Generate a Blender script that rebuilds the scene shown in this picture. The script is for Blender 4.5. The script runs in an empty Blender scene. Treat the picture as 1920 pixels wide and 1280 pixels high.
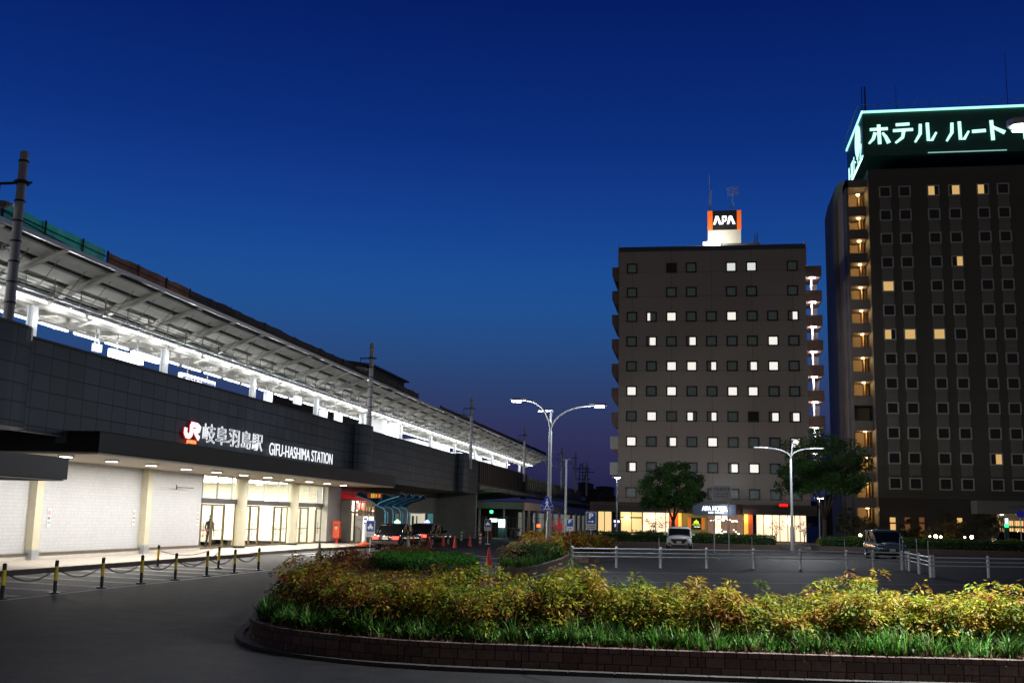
import bpy, math, random
import numpy as np
from mathutils import Vector, Matrix
random.seed(7); rng = np.random.default_rng(11)
sc = bpy.context.scene; C = sc.collection
R = math.radians

# ---------------------------------------------------------------- camera
FPX, PITCH, ROLL, YAW, EYE = 2006.2, 0.163026, 0.022548, -0.173466, 2.0
_f = Vector((math.sin(YAW)*math.cos(PITCH), math.cos(YAW)*math.cos(PITCH), math.sin(PITCH)))
_r0 = Vector((math.cos(YAW), -math.sin(YAW), 0)); _u0 = _r0.cross(_f)
_r = _r0*math.cos(ROLL) + _u0*math.sin(ROLL); _u = -_r0*math.sin(ROLL) + _u0*math.cos(ROLL)
cd = bpy.data.cameras.new("camera"); cam = bpy.data.objects.new("camera", cd); C.objects.link(cam)
cd.sensor_width = 36; cd.lens = FPX/1920*36; cd.clip_end = 5000; cd.clip_start = 0.1
M = Matrix((( _r.x, _u.x, -_f.x, 0), (_r.y, _u.y, -_f.y, 0), (_r.z, _u.z, -_f.z, EYE), (0, 0, 0, 1)))
cam.matrix_world = M; sc.camera = cam
# survey helpers: where a sight line of the photograph meets the ground / a wall plane
def ray(x, y): return _f + _r*((x-960)/FPX) - _u*((y-640)/FPX)
def G(x, y, z=0.0):
    d = ray(x, y); t = (z-EYE)/d.z; return Vector((d.x*t, d.y*t, z))
def onX(x, y, X):
    d = ray(x, y); t = X/d.x; return Vector((X, d.y*t, EYE+d.z*t))
def onY(x, y, Y):
    d = ray(x, y); t = Y/d.y; return Vector((d.x*t, Y, EYE+d.z*t))

# ---------------------------------------------------------------- view, world (dusk sky)
sc.view_settings.view_transform = 'Standard'; sc.view_settings.look = 'None'
sc.view_settings.exposure = 0.0; sc.view_settings.gamma = 1.0
sc.cycles.max_bounces = 6; sc.cycles.diffuse_bounces = 3; sc.cycles.transparent_max_bounces = 12
sc.cycles.sample_clamp_indirect = 3.0; sc.cycles.sample_clamp_direct = 0.0
sc.cycles.caustics_reflective = False; sc.cycles.caustics_refractive = False
w = bpy.data.worlds.new("World"); sc.world = w; w.use_nodes = True
nt = w.node_tree; N = nt.nodes; L = nt.links
bg = N['Background']
tc = N.new('ShaderNodeTexCoord'); sx = N.new('ShaderNodeSeparateXYZ'); L.new(tc.outputs['Generated'], sx.inputs[0])
def wramp(stops):
    r = N.new('ShaderNodeValToRGB'); e = r.color_ramp.elements
    e[0].position, e[0].color = stops[0][0], (*stops[0][1], 1)
    e[1].position, e[1].color = stops[-1][0], (*stops[-1][1], 1)
    for p, c in stops[1:-1]:
        k = e.new(p); k.color = (*c, 1)
    r.color_ramp.interpolation = 'B_SPLINE'
    return r
west = wramp([(0.0, (.010, .013, .050)), (.03, (.017, .018, .068)), (.06, (.030, .027, .092)), (.095, (.030, .040, .118)), (.14, (.022, .062, .185)),
              (.20, (.0135, .088, .310)), (.26, (.0080, .056, .285)), (.34, (.0038, .027, .205)), (.47, (.0009, .0095, .112)), (1.0, (.0008, .005, .05))])
east_glow = wramp([(0.0, (.105, .094, .084)), (.15, (.092, .082, .076)), (.45, (.040, .038, .044)), (1.0, (.006, .010, .036))])  # unseen sky behind the camera: warm low glow added to light the facades
L.new(sx.outputs['Z'], west.inputs[0]); L.new(sx.outputs['Z'], east_glow.inputs[0])
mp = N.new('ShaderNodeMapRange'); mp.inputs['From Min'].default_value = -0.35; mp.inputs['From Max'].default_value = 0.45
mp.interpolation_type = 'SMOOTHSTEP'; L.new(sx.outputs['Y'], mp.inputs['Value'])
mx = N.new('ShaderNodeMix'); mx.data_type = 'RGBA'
L.new(mp.outputs[0], mx.inputs['Factor']); L.new(east_glow.outputs[0], mx.inputs[6]); L.new(west.outputs[0], mx.inputs[7])
# slightly darker towards the north (right of the picture)
mr = N.new('ShaderNodeMapRange'); mr.inputs['From Min'].default_value = -0.35; mr.inputs['From Max'].default_value = 0.45
mr.inputs['To Min'].default_value = 1.0; mr.inputs['To Max'].default_value = 0.9; L.new(sx.outputs['X'], mr.inputs['Value'])
vm = N.new('ShaderNodeVectorMath'); vm.operation = 'SCALE'
L.new(mx.outputs[2], vm.inputs[0]); L.new(mr.outputs[0], vm.inputs['Scale'])
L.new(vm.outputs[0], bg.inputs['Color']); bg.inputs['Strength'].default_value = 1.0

# ---------------------------------------------------------------- materials
def mat(name, col, rough=.7, metal=0.0, var=0.0, vscale=3.0, bump=0.0, bscale=20.0, emit=0.0, ecol=None, coat=0.0, attr=None, trans=0.0, spec=None):
    m = bpy.data.materials.new(name); m.use_nodes = True
    t = m.node_tree; n = t.nodes; l = t.links; b = n['Principled BSDF']
    b.inputs['Base Color'].default_value = (*col, 1); b.inputs['Roughness'].default_value = rough
    b.inputs['Metallic'].default_value = metal
    if spec is not None: b.inputs['Specular IOR Level'].default_value = spec
    if coat: b.inputs['Coat Weight'].default_value = coat; b.inputs['Coat Roughness'].default_value = .08
    if emit:
        b.inputs['Emission Color'].default_value = (*(ecol or col), 1); b.inputs['Emission Strength'].default_value = emit
    src = None
    if attr:
        a = n.new('ShaderNodeAttribute'); a.attribute_name = attr; src = a.outputs['Color']; l.new(src, b.inputs['Base Color'])
    if var or bump:
        tx = n.new('ShaderNodeTexCoord')
    if var:
        no = n.new('ShaderNodeTexNoise'); no.inputs['Scale'].default_value = vscale; no.inputs['Detail'].default_value = 6
        no.inputs['Roughness'].default_value = .65
        l.new(tx.outputs['Object'], no.inputs['Vector'])
        r = n.new('ShaderNodeMapRange'); r.inputs['From Min'].default_value = .3; r.inputs['From Max'].default_value = .7
        r.inputs['To Min'].default_value = 1-var; r.inputs['To Max'].default_value = 1+var
        l.new(no.outputs[0], r.inputs['Value'])
        s = n.new('ShaderNodeVectorMath'); s.operation = 'SCALE'
        if src: l.new(src, s.inputs[0])
        else: s.inputs[0].default_value = col
        l.new(r.outputs[0], s.inputs['Scale']); l.new(s.outputs[0], b.inputs['Base Color'])
    if bump:
        nb = n.new('ShaderNodeTexNoise'); nb.inputs['Scale'].default_value = bscale; nb.inputs['Detail'].default_value = 8
        l.new(tx.outputs['Object'], nb.inputs['Vector'])
        bp = n.new('ShaderNodeBump'); bp.inputs['Strength'].default_value = bump; bp.inputs['Distance'].default_value = .02
        l.new(nb.outputs[0], bp.inputs['Height']); l.new(bp.outputs[0], b.inputs['Normal'])
    if trans:
        b.inputs['Transmission Weight'].default_value = trans
    return m

def leafmat(name):
    m = bpy.data.materials.new(name); m.use_nodes = True
    t = m.node_tree; n = t.nodes; l = t.links; b = n['Principled BSDF']; o = n['Material Output']
    a = n.new('ShaderNodeAttribute'); a.attribute_name = 'Col'
    l.new(a.outputs['Color'], b.inputs['Base Color']); b.inputs['Roughness'].default_value = .55; b.inputs['Specular IOR Level'].default_value = .3
    tr = n.new('ShaderNodeBsdfTranslucent'); l.new(a.outputs['Color'], tr.inputs[0])
    mm = n.new('ShaderNodeMixShader'); mm.inputs[0].default_value = .3
    l.new(b.outputs[0], mm.inputs[1]); l.new(tr.outputs[0], mm.inputs[2]); l.new(mm.outputs[0], o.inputs['Surface'])
    return m

def glassmat(name, tint=(1, 1, 1), refl=.12):
    m = bpy.data.materials.new(name); m.use_nodes = True
    t = m.node_tree; n = t.nodes; l = t.links; n.remove(n['Principled BSDF']); o = n['Material Output']
    tr = n.new('ShaderNodeBsdfTransparent'); tr.inputs[0].default_value = (*tint, 1)
    gl = n.new('ShaderNodeBsdfGlossy'); gl.inputs['Roughness'].default_value = .02
    lw = n.new('ShaderNodeLayerWeight'); lw.inputs[0].default_value = .5
    pw = n.new('ShaderNodeMath'); pw.operation = 'POWER'; pw.inputs[1].default_value = 4.0; l.new(lw.outputs['Facing'], pw.inputs[0])
    mt = n.new('ShaderNodeMath'); mt.operation = 'ADD'; mt.inputs[1].default_value = refl*.3; l.new(pw.outputs[0], mt.inputs[0])
    mm = n.new('ShaderNodeMixShader'); l.new(mt.outputs[0], mm.inputs[0]); l.new(tr.outputs[0], mm.inputs[1]); l.new(gl.outputs[0], mm.inputs[2])
    l.new(mm.outputs[0], o.inputs['Surface']); return m

def gridmat(name, col, line, sy, sz, lw, rough=.6, axis='YZ', var=.12, bumpd=.01, off=(0, 0), stagger=0.0, vs=.6, spec=.5):
    """panels or tiles: joint lines every sy metres across and sz up, in object space"""
    m = bpy.data.materials.new(name); m.use_nodes = True
    t = m.node_tree; n = t.nodes; l = t.links; b = n['Principled BSDF']; b.inputs['Roughness'].default_value = rough; b.inputs['Specular IOR Level'].default_value = spec
    tx = n.new('ShaderNodeTexCoord'); s = n.new('ShaderNodeSeparateXYZ'); l.new(tx.outputs['Object'], s.inputs[0])
    def M2(op, a, bb=None):
        k = n.new('ShaderNodeMath'); k.operation = op
        for i, v in enumerate((a, bb)):
            if v is None: continue
            if isinstance(v, (int, float)): k.inputs[i].default_value = v
            else: l.new(v, k.inputs[i])
        return k.outputs[0]
    H = s.outputs['Y' if axis[0] == 'Y' else 'X']; V = s.outputs['Z' if axis[1] == 'Z' else 'Y']
    v = M2('DIVIDE', M2('ADD', V, 500*sz+off[1]), sz); fv = M2('FRACT', v); row = M2('FLOOR', v)
    h = M2('DIVIDE', M2('ADD', H, 500*sy+off[0]), sy)
    if stagger: h = M2('ADD', h, M2('MULTIPLY', row, stagger))
    fh = M2('FRACT', h); colid = M2('FLOOR', h)
    d1 = M2('MULTIPLY', M2('MINIMUM', fv, M2('SUBTRACT', 1.0, fv)), sz); d2 = M2('MULTIPLY', M2('MINIMUM', fh, M2('SUBTRACT', 1.0, fh)), sy)
    j = M2('LESS_THAN', M2('MINIMUM', d1, d2), lw)
    wn = n.new('ShaderNodeTexWhiteNoise'); wn.noise_dimensions = '2D'; cb = n.new('ShaderNodeCombineXYZ')
    l.new(colid, cb.inputs[0]); l.new(row, cb.inputs[1]); l.new(cb.outputs[0], wn.inputs['Vector'])
    no = n.new('ShaderNodeTexNoise'); no.inputs['Scale'].default_value = vs; no.inputs['Detail'].default_value = 5; l.new(tx.outputs['Object'], no.inputs['Vector'])
    f = M2('ADD', M2('MULTIPLY', wn.outputs['Value'], var), M2('MULTIPLY', no.outputs[0], var)); f = M2('ADD', f, 1-var)
    sc2 = n.new('ShaderNodeVectorMath'); sc2.operation = 'SCALE'; sc2.inputs[0].default_value = col; l.new(f, sc2.inputs['Scale'])
    mm = n.new('ShaderNodeMix'); mm.data_type = 'RGBA'; l.new(j, mm.inputs['Factor']); l.new(sc2.outputs[0], mm.inputs[6]); mm.inputs[7].default_value = (*line, 1)
    l.new(mm.outputs[2], b.inputs['Base Color'])
    bp = n.new('ShaderNodeBump'); bp.invert = True; bp.inputs['Distance'].default_value = bumpd; bp.inputs['Strength'].default_value = .6
    l.new(j, bp.inputs['Height']); l.new(bp.outputs[0], b.inputs['Normal'])
    return m

def curtainmat(name, col, e, fold=9.0, amp=.25):
    m = bpy.data.materials.new(name); m.use_nodes = True
    t = m.node_tree; n = t.nodes; l = t.links; b = n['Principled BSDF']
    b.inputs['Base Color'].default_value = (*[c*.35 for c in col], 1); b.inputs['Roughness'].default_value = .25
    tx = n.new('ShaderNodeTexCoord'); wv = n.new('ShaderNodeTexWave'); wv.inputs['Scale'].default_value = fold; wv.inputs['Distortion'].default_value = 2.5
    wv.inputs['Detail'].default_value = 2; mp_ = n.new('ShaderNodeMapping'); mp_.inputs['Scale'].default_value = (1, 1, .12)
    l.new(tx.outputs['Object'], mp_.inputs[0]); l.new(mp_.outputs[0], wv.inputs['Vector'])
    r = n.new('ShaderNodeMapRange'); r.inputs['To Min'].default_value = e*(1-amp); r.inputs['To Max'].default_value = e*(1+amp); l.new(wv.outputs[1], r.inputs['Value'])
    b.inputs['Emission Color'].default_value = (*col, 1); l.new(r.outputs[0], b.inputs['Emission Strength']); return m

# ---------------------------------------------------------------- mesh helpers
class MB:
    def __init__(s): s.v = []; s.f = []; s.m = []; s.sm = False
    def add(s, vs, fs, mi=0):
        o = len(s.v); s.v += [tuple(p) for p in vs]; s.f += [tuple(i+o for i in f) for f in fs]; s.m += [mi]*len(fs); return s
    def box(s, x0, x1, y0, y1, z0, z1, mi=0):
        if x0 > x1: x0, x1 = x1, x0
        if y0 > y1: y0, y1 = y1, y0
        if z0 > z1: z0, z1 = z1, z0
        return s.add([(x0,y0,z0),(x1,y0,z0),(x1,y1,z0),(x0,y1,z0),(x0,y0,z1),(x1,y0,z1),(x1,y1,z1),(x0,y1,z1)],
              [(0,3,2,1),(4,5,6,7),(0,1,5,4),(1,2,6,5),(2,3,7,6),(3,0,4,7)], mi)
    def cyl(s, p0, p1, r0, r1=None, n=10, mi=0, cap=True):
        r1 = r0 if r1 is None else r1
        a = Vector(p0); b = Vector(p1); d = (b-a).normalized(); q = d.orthogonal().normalized(); e = d.cross(q)
        vs = []
        for p, rr in ((a, r0), (b, r1)):
            for i in range(n):
                t = 2*math.pi*i/n; vs.append(p+q*(rr*math.cos(t))+e*(rr*math.sin(t)))
        fs = [(i, (i+1) % n, n+(i+1) % n, n+i) for i in range(n)]
        if cap: fs += [tuple(range(n-1, -1, -1)), tuple(range(n, 2*n))]
        return s.add(vs, fs, mi)
    def tube(s, pts, r, n=8, mi=0):
        pts = [Vector(p) for p in pts]; K = len(pts); rs = r if isinstance(r, (list, tuple)) else [r]*K
        vs = []; q = None
        for k, p in enumerate(pts):
            d = (pts[min(k+1, K-1)]-pts[max(k-1, 0)]).normalized()
            q = d.orthogonal().normalized() if q is None else (q-d*q.dot(d)).normalized()
            e = d.cross(q)
            for i in range(n):
                t = 2*math.pi*i/n; vs.append(p+q*(rs[k]*math.cos(t))+e*(rs[k]*math.sin(t)))
        fs = [(k*n+i, k*n+(i+1) % n, (k+1)*n+(i+1) % n, (k+1)*n+i) for k in range(K-1) for i in range(n)]
        fs += [tuple(range(n-1, -1, -1)), tuple(range((K-1)*n, K*n))]
        return s.add(vs, fs, mi)
    def prism(s, pts, vec, mi=0):
        """polygon (list of 3-D points) extruded along vec"""
        n = len(pts); v = Vector(vec); P = [Vector(p) for p in pts]
        return s.add(P+[p+v for p in P], [tuple(range(n-1, -1, -1)), tuple(range(n, 2*n))]+[(i, (i+1) % n, n+(i+1) % n, n+i) for i in range(n)], mi)
    def quad(s, a, b, c, d, mi=0): return s.add([a, b, c, d], [(0, 1, 2, 3)], mi)
    def lathe(s, c, prof, n=20, mi=0):
        vs = [(c[0]+r*math.cos(2*math.pi*i/n), c[1]+r*math.sin(2*math.pi*i/n), c[2]+z) for r, z in prof for i in range(n)]
        K = len(prof)
        fs = [(k*n+i, k*n+(i+1) % n, (k+1)*n+(i+1) % n, (k+1)*n+i) for k in range(K-1) for i in range(n)]
        fs += [tuple(range(n-1, -1, -1)), tuple(range((K-1)*n, K*n))]
        return s.add(vs, fs, mi)
    def build(s, name, mats, parent=None, org=None, bevel=0.0, smooth=False):
        o = Vector((0, 0, 0))
        if parent is not None:
            o = wloc(parent)
        elif org is not None: o = Vector(org)
        me = bpy.data.meshes.new(name)
        me.from_pydata([(p[0]-o.x, p[1]-o.y, p[2]-o.z) for p in s.v], [], s.f)
        if not isinstance(mats, (list, tuple)): mats = [mats]
        for m in mats: me.materials.append(m)
        if len(mats) > 1: me.polygons.foreach_set('material_index', s.m)
        if smooth or s.sm:
            me.polygons.foreach_set('use_smooth', [True]*len(me.polygons)); 
        me.update()
        ob = bpy.data.objects.new(name, me); C.objects.link(ob)
        if parent is not None: ob.parent = parent
        else: ob.location = o
        if bevel:
            md = ob.modifiers.new('edge', 'BEVEL'); md.width = bevel; md.segments = 2; md.limit_method = 'ANGLE'; md.angle_limit = R(35)
        return ob
def wloc(o):
    p = Vector((0, 0, 0))
    while o is not None: p = p+o.location; o = o.parent
    return p
def tag(o, label=None, cat=None, group=None, kind=None):
    if label: o['label'] = label
    if cat: o['category'] = cat
    if group: o['group'] = group
    if kind: o['kind'] = kind
    return o
def thing(name, loc, label, cat, group=None, rz=0):
    o = bpy.data.objects.new(name, None); C.objects.link(o); o.location = loc; o.rotation_euler = (0, 0, rz); o.empty_display_size = .2
    return tag(o, label, cat, group)
def kids(o): return [c for c in bpy.data.objects if c.parent == o]
def dup(o, loc=None, rz=None, parent=None, label=None):
    c = o.copy(); C.objects.link(c); c.parent = parent
    if loc is not None: c.location = loc
    if rz is not None: c.rotation_euler = (0, 0, rz)
    if label: c['label'] = label
    for k in kids(o):
        if k is not c: dup(k, parent=c)
    return c
ONES = 'zeroth first second third fourth fifth sixth seventh eighth ninth tenth eleventh twelfth thirteenth fourteenth fifteenth sixteenth seventeenth eighteenth nineteenth'.split()
TENS = {20: 'twent', 30: 'thirt', 40: 'fort', 50: 'fift', 60: 'sixt'}
def nth(k):
    if k < 20: return ONES[k]
    return TENS[k//10*10]+('ieth' if k % 10 == 0 else 'y-'+ONES[k % 10])
def lamp(name, loc, power, col, parent, kind='POINT', size=.15, spot=None, aim=None):
    ld = bpy.data.lights.new(name, kind); ld.energy = power; ld.color = col
    if kind in ('POINT', 'SPOT'): ld.shadow_soft_size = size
    if kind == 'SPOT': ld.spot_size = R(spot or 150); ld.spot_blend = .6
    if kind == 'AREA': ld.shape = 'DISK'; ld.size = size
    o = bpy.data.objects.new(name, ld); C.objects.link(o); o.parent = parent; o.location = Vector(loc)-wloc(parent)
    if aim is not None: o.rotation_euler = Vector(aim).to_track_quat('-Z', 'Y').to_euler()
    return o

def text(s, name, m, parent, origin, ax, ay, wd=None, ht=None, depth=.03, outline=0.0, bold=0.0):
    """letters as solid mesh; origin = lower left corner, ax/ay = unit reading and up directions"""
    cu = bpy.data.curves.new('letters', 'FONT'); cu.body = s; cu.size = 1
    if outline: cu.fill_mode = 'NONE'; cu.bevel_depth = outline; cu.bevel_resolution = 1
    else: cu.extrude = .02; cu.offset = bold
    to = bpy.data.objects.new('letters', cu); C.objects.link(to)
    bpy.context.view_layer.update()
    dg = bpy.context.evaluated_depsgraph_get(); me = bpy.data.meshes.new_from_object(to.evaluated_get(dg))
    bpy.data.objects.remove(to); bpy.data.curves.remove(cu)
    n = len(me.vertices); co = np.empty(n*3); me.vertices.foreach_get('co', co); co = co.reshape(-1, 3)
    lo = co.min(0); hi = co.max(0); e = hi-lo
    sx_ = wd/e[0] if wd else None; sy_ = ht/e[1] if ht else None
    if sx_ is None: sx_ = sy_
    if sy_ is None: sy_ = sx_
    ax = np.array(ax, float); ay = np.array(ay, float); az = np.cross(ax, ay)
    zz = (co[:, 2:3]-lo[2])/max(e[2], 1e-6)*depth
    p = np.array(origin)+(co[:, 0:1]-lo[0])*sx_*ax+(co[:, 1:2]-lo[1])*sy_*ay+zz*az
    p -= np.array(wloc(parent)); me.vertices.foreach_set('co', p.ravel()); me.materials.clear(); me.materials.append(m); me.name = name
    me.update(); ob = bpy.data.objects.new(name, me); C.objects.link(ob); ob.parent = parent; return ob
FX = dict(ax=(0, 1, 0), ay=(0, 0, 1))       # lettering on walls that face +X
FY = dict(ax=(1, 0, 0), ay=(0, 0, 1))       # lettering on walls that face the camera side

def leaves(name, P, D, U, Ln, Wd, col, m, parent=None, org=None):
    """many leaf faces: P base, D direction, U side vector, folded diamond of 4 verts"""
    n = len(P); Ln = np.asarray(Ln).reshape(-1, 1); Wd = np.asarray(Wd).reshape(-1, 1)
    D = D/np.linalg.norm(D, axis=1, keepdims=True); S = np.cross(D, U); S /= np.linalg.norm(S, axis=1, keepdims=True)+1e-9
    Nn = np.cross(S, D)
    o = np.zeros(3) if org is None else np.array(org)
    if parent is not None: o = np.array(wloc(parent))
    V = np.stack([P, P+D*Ln*.45+S*Wd*.5+Nn*Wd*.12, P+D*Ln, P+D*Ln*.45-S*Wd*.5+Nn*Wd*.12], 1).reshape(-1, 3)-o
    me = bpy.data.meshes.new(name); me.vertices.add(4*n); me.vertices.foreach_set('co', V.ravel())
    me.loops.add(4*n); me.loops.foreach_set('vertex_index', np.arange(4*n)); me.polygons.add(n)
    me.polygons.foreach_set('loop_start', np.arange(n)*4); me.polygons.foreach_set('loop_total', np.full(n, 4))
    me.update(calc_edges=True)
    ca = me.color_attributes.new('Col', 'FLOAT_COLOR', 'CORNER')
    cc = np.repeat(np.concatenate([np.clip(col, 0, 1), np.ones((n, 1))], 1), 4, axis=0); ca.data.foreach_set('color', cc.ravel())
    me.materials.append(m); ob = bpy.data.objects.new(name, me); C.objects.link(ob)
    if parent is not None: ob.parent = parent
    else: ob.location = tuple(o)
    return ob
def runit(n):
    v = rng.normal(size=(n, 3)); return v/np.linalg.norm(v, axis=1, keepdims=True)

# common materials
white_paint = mat('white_paint', (.72, .72, .70), .45, var=.08, vscale=8)
galv = mat('galvanised_steel', (.50, .52, .53), .4, .6, var=.12, vscale=6)
dark_metal = mat('dark_metal', (.04, .04, .045), .5, .3, var=.2)
black = mat('black_plastic', (.015, .015, .017), .5)
rubber = mat('rubber', (.012, .012, .012), .8)
chrome = mat('chrome', (.6, .6, .62), .15, 1.0)
orange_plastic = mat('orange_plastic', (.62, .10, .03), .45, var=.15, vscale=5)
red_plastic = mat('red_plastic', (.55, .03, .02), .45, var=.15, vscale=5)
concrete = mat('concrete', (.28, .27, .26), .85, var=.2, vscale=1.5, bump=.3)
leaf = leafmat('leaf')
wood = mat('bark', (.09, .065, .045), .9, var=.3, vscale=9, bump=.8, bscale=25)
tube_white = mat('tube_light', (1, 1, 1), emit=3.5, ecol=(.93, .97, 1.0))
lens_white = mat('lamp_lens_white', (1, 1, 1), emit=30, ecol=(.92, .97, 1.0))
LCOL = (.90, .96, 1.0)

# ================================================================= ground, pavement, markings
def asphaltmat():
    m = bpy.data.materials.new('asphalt'); m.use_nodes = True
    t = m.node_tree; n = t.nodes; l = t.links; b = n['Principled BSDF']
    tx = n.new('ShaderNodeTexCoord')
    def noise(s, d=6, r=.6):
        k = n.new('ShaderNodeTexNoise'); k.inputs['Scale'].default_value = s; k.inputs['Detail'].default_value = d; k.inputs['Roughness'].default_value = r
        l.new(tx.outputs['Object'], k.inputs['Vector']); return k.outputs[0]
    a = noise(.18); c = noise(2.2, 8, .7); f = noise(32, 3, .85)
    def mr_(src, lo, hi, f0=.3, f1=.7):
        k = n.new('ShaderNodeMapRange'); k.inputs['From Min'].default_value = f0; k.inputs['From Max'].default_value = f1
        k.inputs['To Min'].default_value = lo; k.inputs['To Max'].default_value = hi; l.new(src, k.inputs['Value']); return k.outputs[0]
    def mul(x, y):
        k = n.new('ShaderNodeMath'); k.operation = 'MULTIPLY'; l.new(x, k.inputs[0]); l.new(y, k.inputs[1]); return k.outputs[0]
    v = mul(mul(mr_(a, .75, 1.25), mr_(c, .8, 1.25)), mr_(f, .35, 1.9, .35, .72))
    # cracks
    vo = n.new('ShaderNodeTexVoronoi'); vo.feature = 'DISTANCE_TO_EDGE'; vo.inputs['Scale'].default_value = .12
    wq = n.new('ShaderNodeTexNoise'); wq.inputs['Scale'].default_value = 1.1; wq.inputs['Detail'].default_value = 6; l.new(tx.outputs['Object'], wq.inputs['Vector'])
    ad = n.new('ShaderNodeMix'); ad.data_type = 'VECTOR'; ad.inputs['Factor'].default_value = .35; l.new(tx.outputs['Object'], ad.inputs[4]); l.new(wq.outputs['Color'], ad.inputs[5])
    l.new(ad.outputs[1], vo.inputs['Vector'])
    v = mul(v, mr_(vo.outputs['Distance'], .45, 1.0, 0, .006))
    s = n.new('ShaderNodeVectorMath'); s.operation = 'SCALE'; s.inputs[0].default_value = (.031, .0290, .0285); l.new(v, s.inputs['Scale']); l.new(s.outputs[0], b.inputs['Base Color'])
    b.inputs['Roughness'].default_value = .62; b.inputs['Specular IOR Level'].default_value = .22
    l.new(mr_(c, .62, .80), b.inputs['Roughness'])
    bp = n.new('ShaderNodeBump'); bp.inputs['Strength'].default_value = .5; bp.inputs['Distance'].default_value = .012; l.new(f, bp.inputs['Height']); l.new(bp.outputs[0], b.inputs['Normal'])
    return m
asphalt = asphaltmat()
tag(MB().quad((-1500, -300, 0), (1500, -300, 0), (1500, 2500, 0), (-1500, 2500, 0)).build('ground', asphalt),
    'dark asphalt of the station forecourt and roads', 'ground', kind='structure')
paving = gridmat('pavement_tiles', (.42, .37, .32), (.2, .18, .16), .4, .4, .006, .6, axis='XY', var=.1)
kerbm = mat('kerb_stone', (.10, .075, .06), .8, var=.25, vscale=2, bump=.4)
stn_kerb_x = -19.85
pm = MB()
pm.prism([(-40, 8, 0), (stn_kerb_x-.18, 8, 0), (stn_kerb_x-.18, 46.6, 0), (stn_kerb_x-.6, 48.2, 0), (stn_kerb_x-.6, 56.5, 0), (stn_kerb_x-.18, 58, 0), (stn_kerb_x-.18, 70, 0), (-40, 70, 0)], (0, 0, .14))
tag(pm.build('pavement', paving), 'pale paved footpath in front of the station wall', 'pavement', kind='structure')
km = MB()
def kerbrun(mb, pts, wdt=.18, h=.15, seg=.9):
    pts = [Vector((*p, 0)) for p in pts]
    for a, b in zip(pts[:-1], pts[1:]):
        d = b-a; Ld = d.length; k = max(1, round(Ld/seg)); d.normalize(); nn = Vector((-d.y, d.x, 0))
        for i in range(k):
            p = a+d*(Ld*i/k+.004); q = a+d*(Ld*(i+1)/k-.004)
            mb.prism([p, q, q+nn*wdt, p+nn*wdt], (0, 0, h))
kerbrun(km, [(stn_kerb_x, 8), (stn_kerb_x, 46.6), (stn_kerb_x-.42, 48.2)]); kerbrun(km, [(stn_kerb_x-.42, 56.5), (stn_kerb_x, 58), (stn_kerb_x, 70)])
tag(km.build('kerb', kerbm), 'dark kerb stones along the station footpath', 'kerb', kind='structure')
linem = mat('road_paint', (.34, .34, .33), .7, var=.5, vscale=5)
lm = MB(); Zp = .004
def strip(p, q, wdt, mb=lm, z=Zp):
    a = Vector((p[0], p[1], z)); b = Vector((q[0], q[1], z)); d = (b-a).normalized(); nn = Vector((-d.y, d.x, 0))*wdt/2
    mb.quad(a-nn, b-nn, b+nn, a+nn)
for i in range(12):                                     # hatching between kerb and chain posts
    y = 17.5+i*1.75; strip((-19.6, y+.9), (-15.15, y-.2), .32)
strip((-14.78, 14), (-14.78, 36.5), .13)
for i in range(7): strip((-19.3+i*.95, 49.2), (-19.3+i*.95, 53.6), .45)        # crossing in front of the doors
for k, (a, b) in enumerate([((853, 1041), (893, 1041)), ((884, 1043), (922, 1043)), ((905, 1047), (940, 1047)), ((862, 1037), (880, 1037))]):
    p = G(*a); q = G(*b); strip(p, (q.x, p.y+1.2), .5)
p = G(876, 1052); q = G(940, 1056); strip(p, q, .22); p = G(888, 1068); q = G(917, 1061); strip(p, q, .14)
p = G(560, 1049); q = G(700, 1036); strip(p, q, .15)
for a, b in (((1100, 1072), (1600, 1078)), ((1090, 1090), (1900, 1096))): p = G(*a); q = G(*b); strip(p, q, .09)
for k in range(6): strip((-5+k*3.1, 60), (-5.4+k*3.1, 65), .1)
tag(lm.build('road_markings', linem), 'worn white painted road markings and hatching', 'road markings', kind='structure')

# ================================================================= station building
panelm = gridmat('dark_wall_panels', (.058, .074, .094), (.008, .009, .011), .95, .56, .022, .5, var=.34, bumpd=.02, vs=.35, spec=.12)
panel_d = mat('canopy_fascia_metal', (.015, .015, .016), .5, 0, var=.2, vscale=.7, spec=.1)
tilem = gridmat('small_square_tiles', (.58, .59, .61), (.50, .50, .51), .125, .125, .010, .35, var=.10, bumpd=.004, vs=1.2)
cream = mat('cream_paint', (.62, .57, .42), .5, var=.06, vscale=4)
soffit_m = mat('soffit_board', (.56, .50, .40), .5, var=.05, vscale=2)
frame_m = mat('bronze_door_frame', (.16, .13, .08), .35, .5)
inner_wall = mat('hall_wall', (.80, .76, .62), .6, var=.05)
glass = glassmat('clear_glass')
hall_panel = mat('hall_light_panel', (1, 1, 1), emit=30.0, ecol=(1.0, .95, .78))
XW, XC, XP = -23.6, -19.25, -20.4
S = thing('station_building', (XW, 50, 0), 'long dark panelled station building with a lit glass entrance and tiled wall', 'station building')
MB().box(XP-.35, XP, 32.1, 99.4, 4.1, 7.16).box(XP-.35, XP, 16, 32.1, 4.30, 7.16).build('panel_wall', panelm, S)
mb = MB().box(XP-.5, XP+.07, 16, 99.4, 7.16, 7.24); mb.build('wall_coping', mat('coping', (.03, .032, .035), .6, 0, spec=.2), S)
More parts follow.
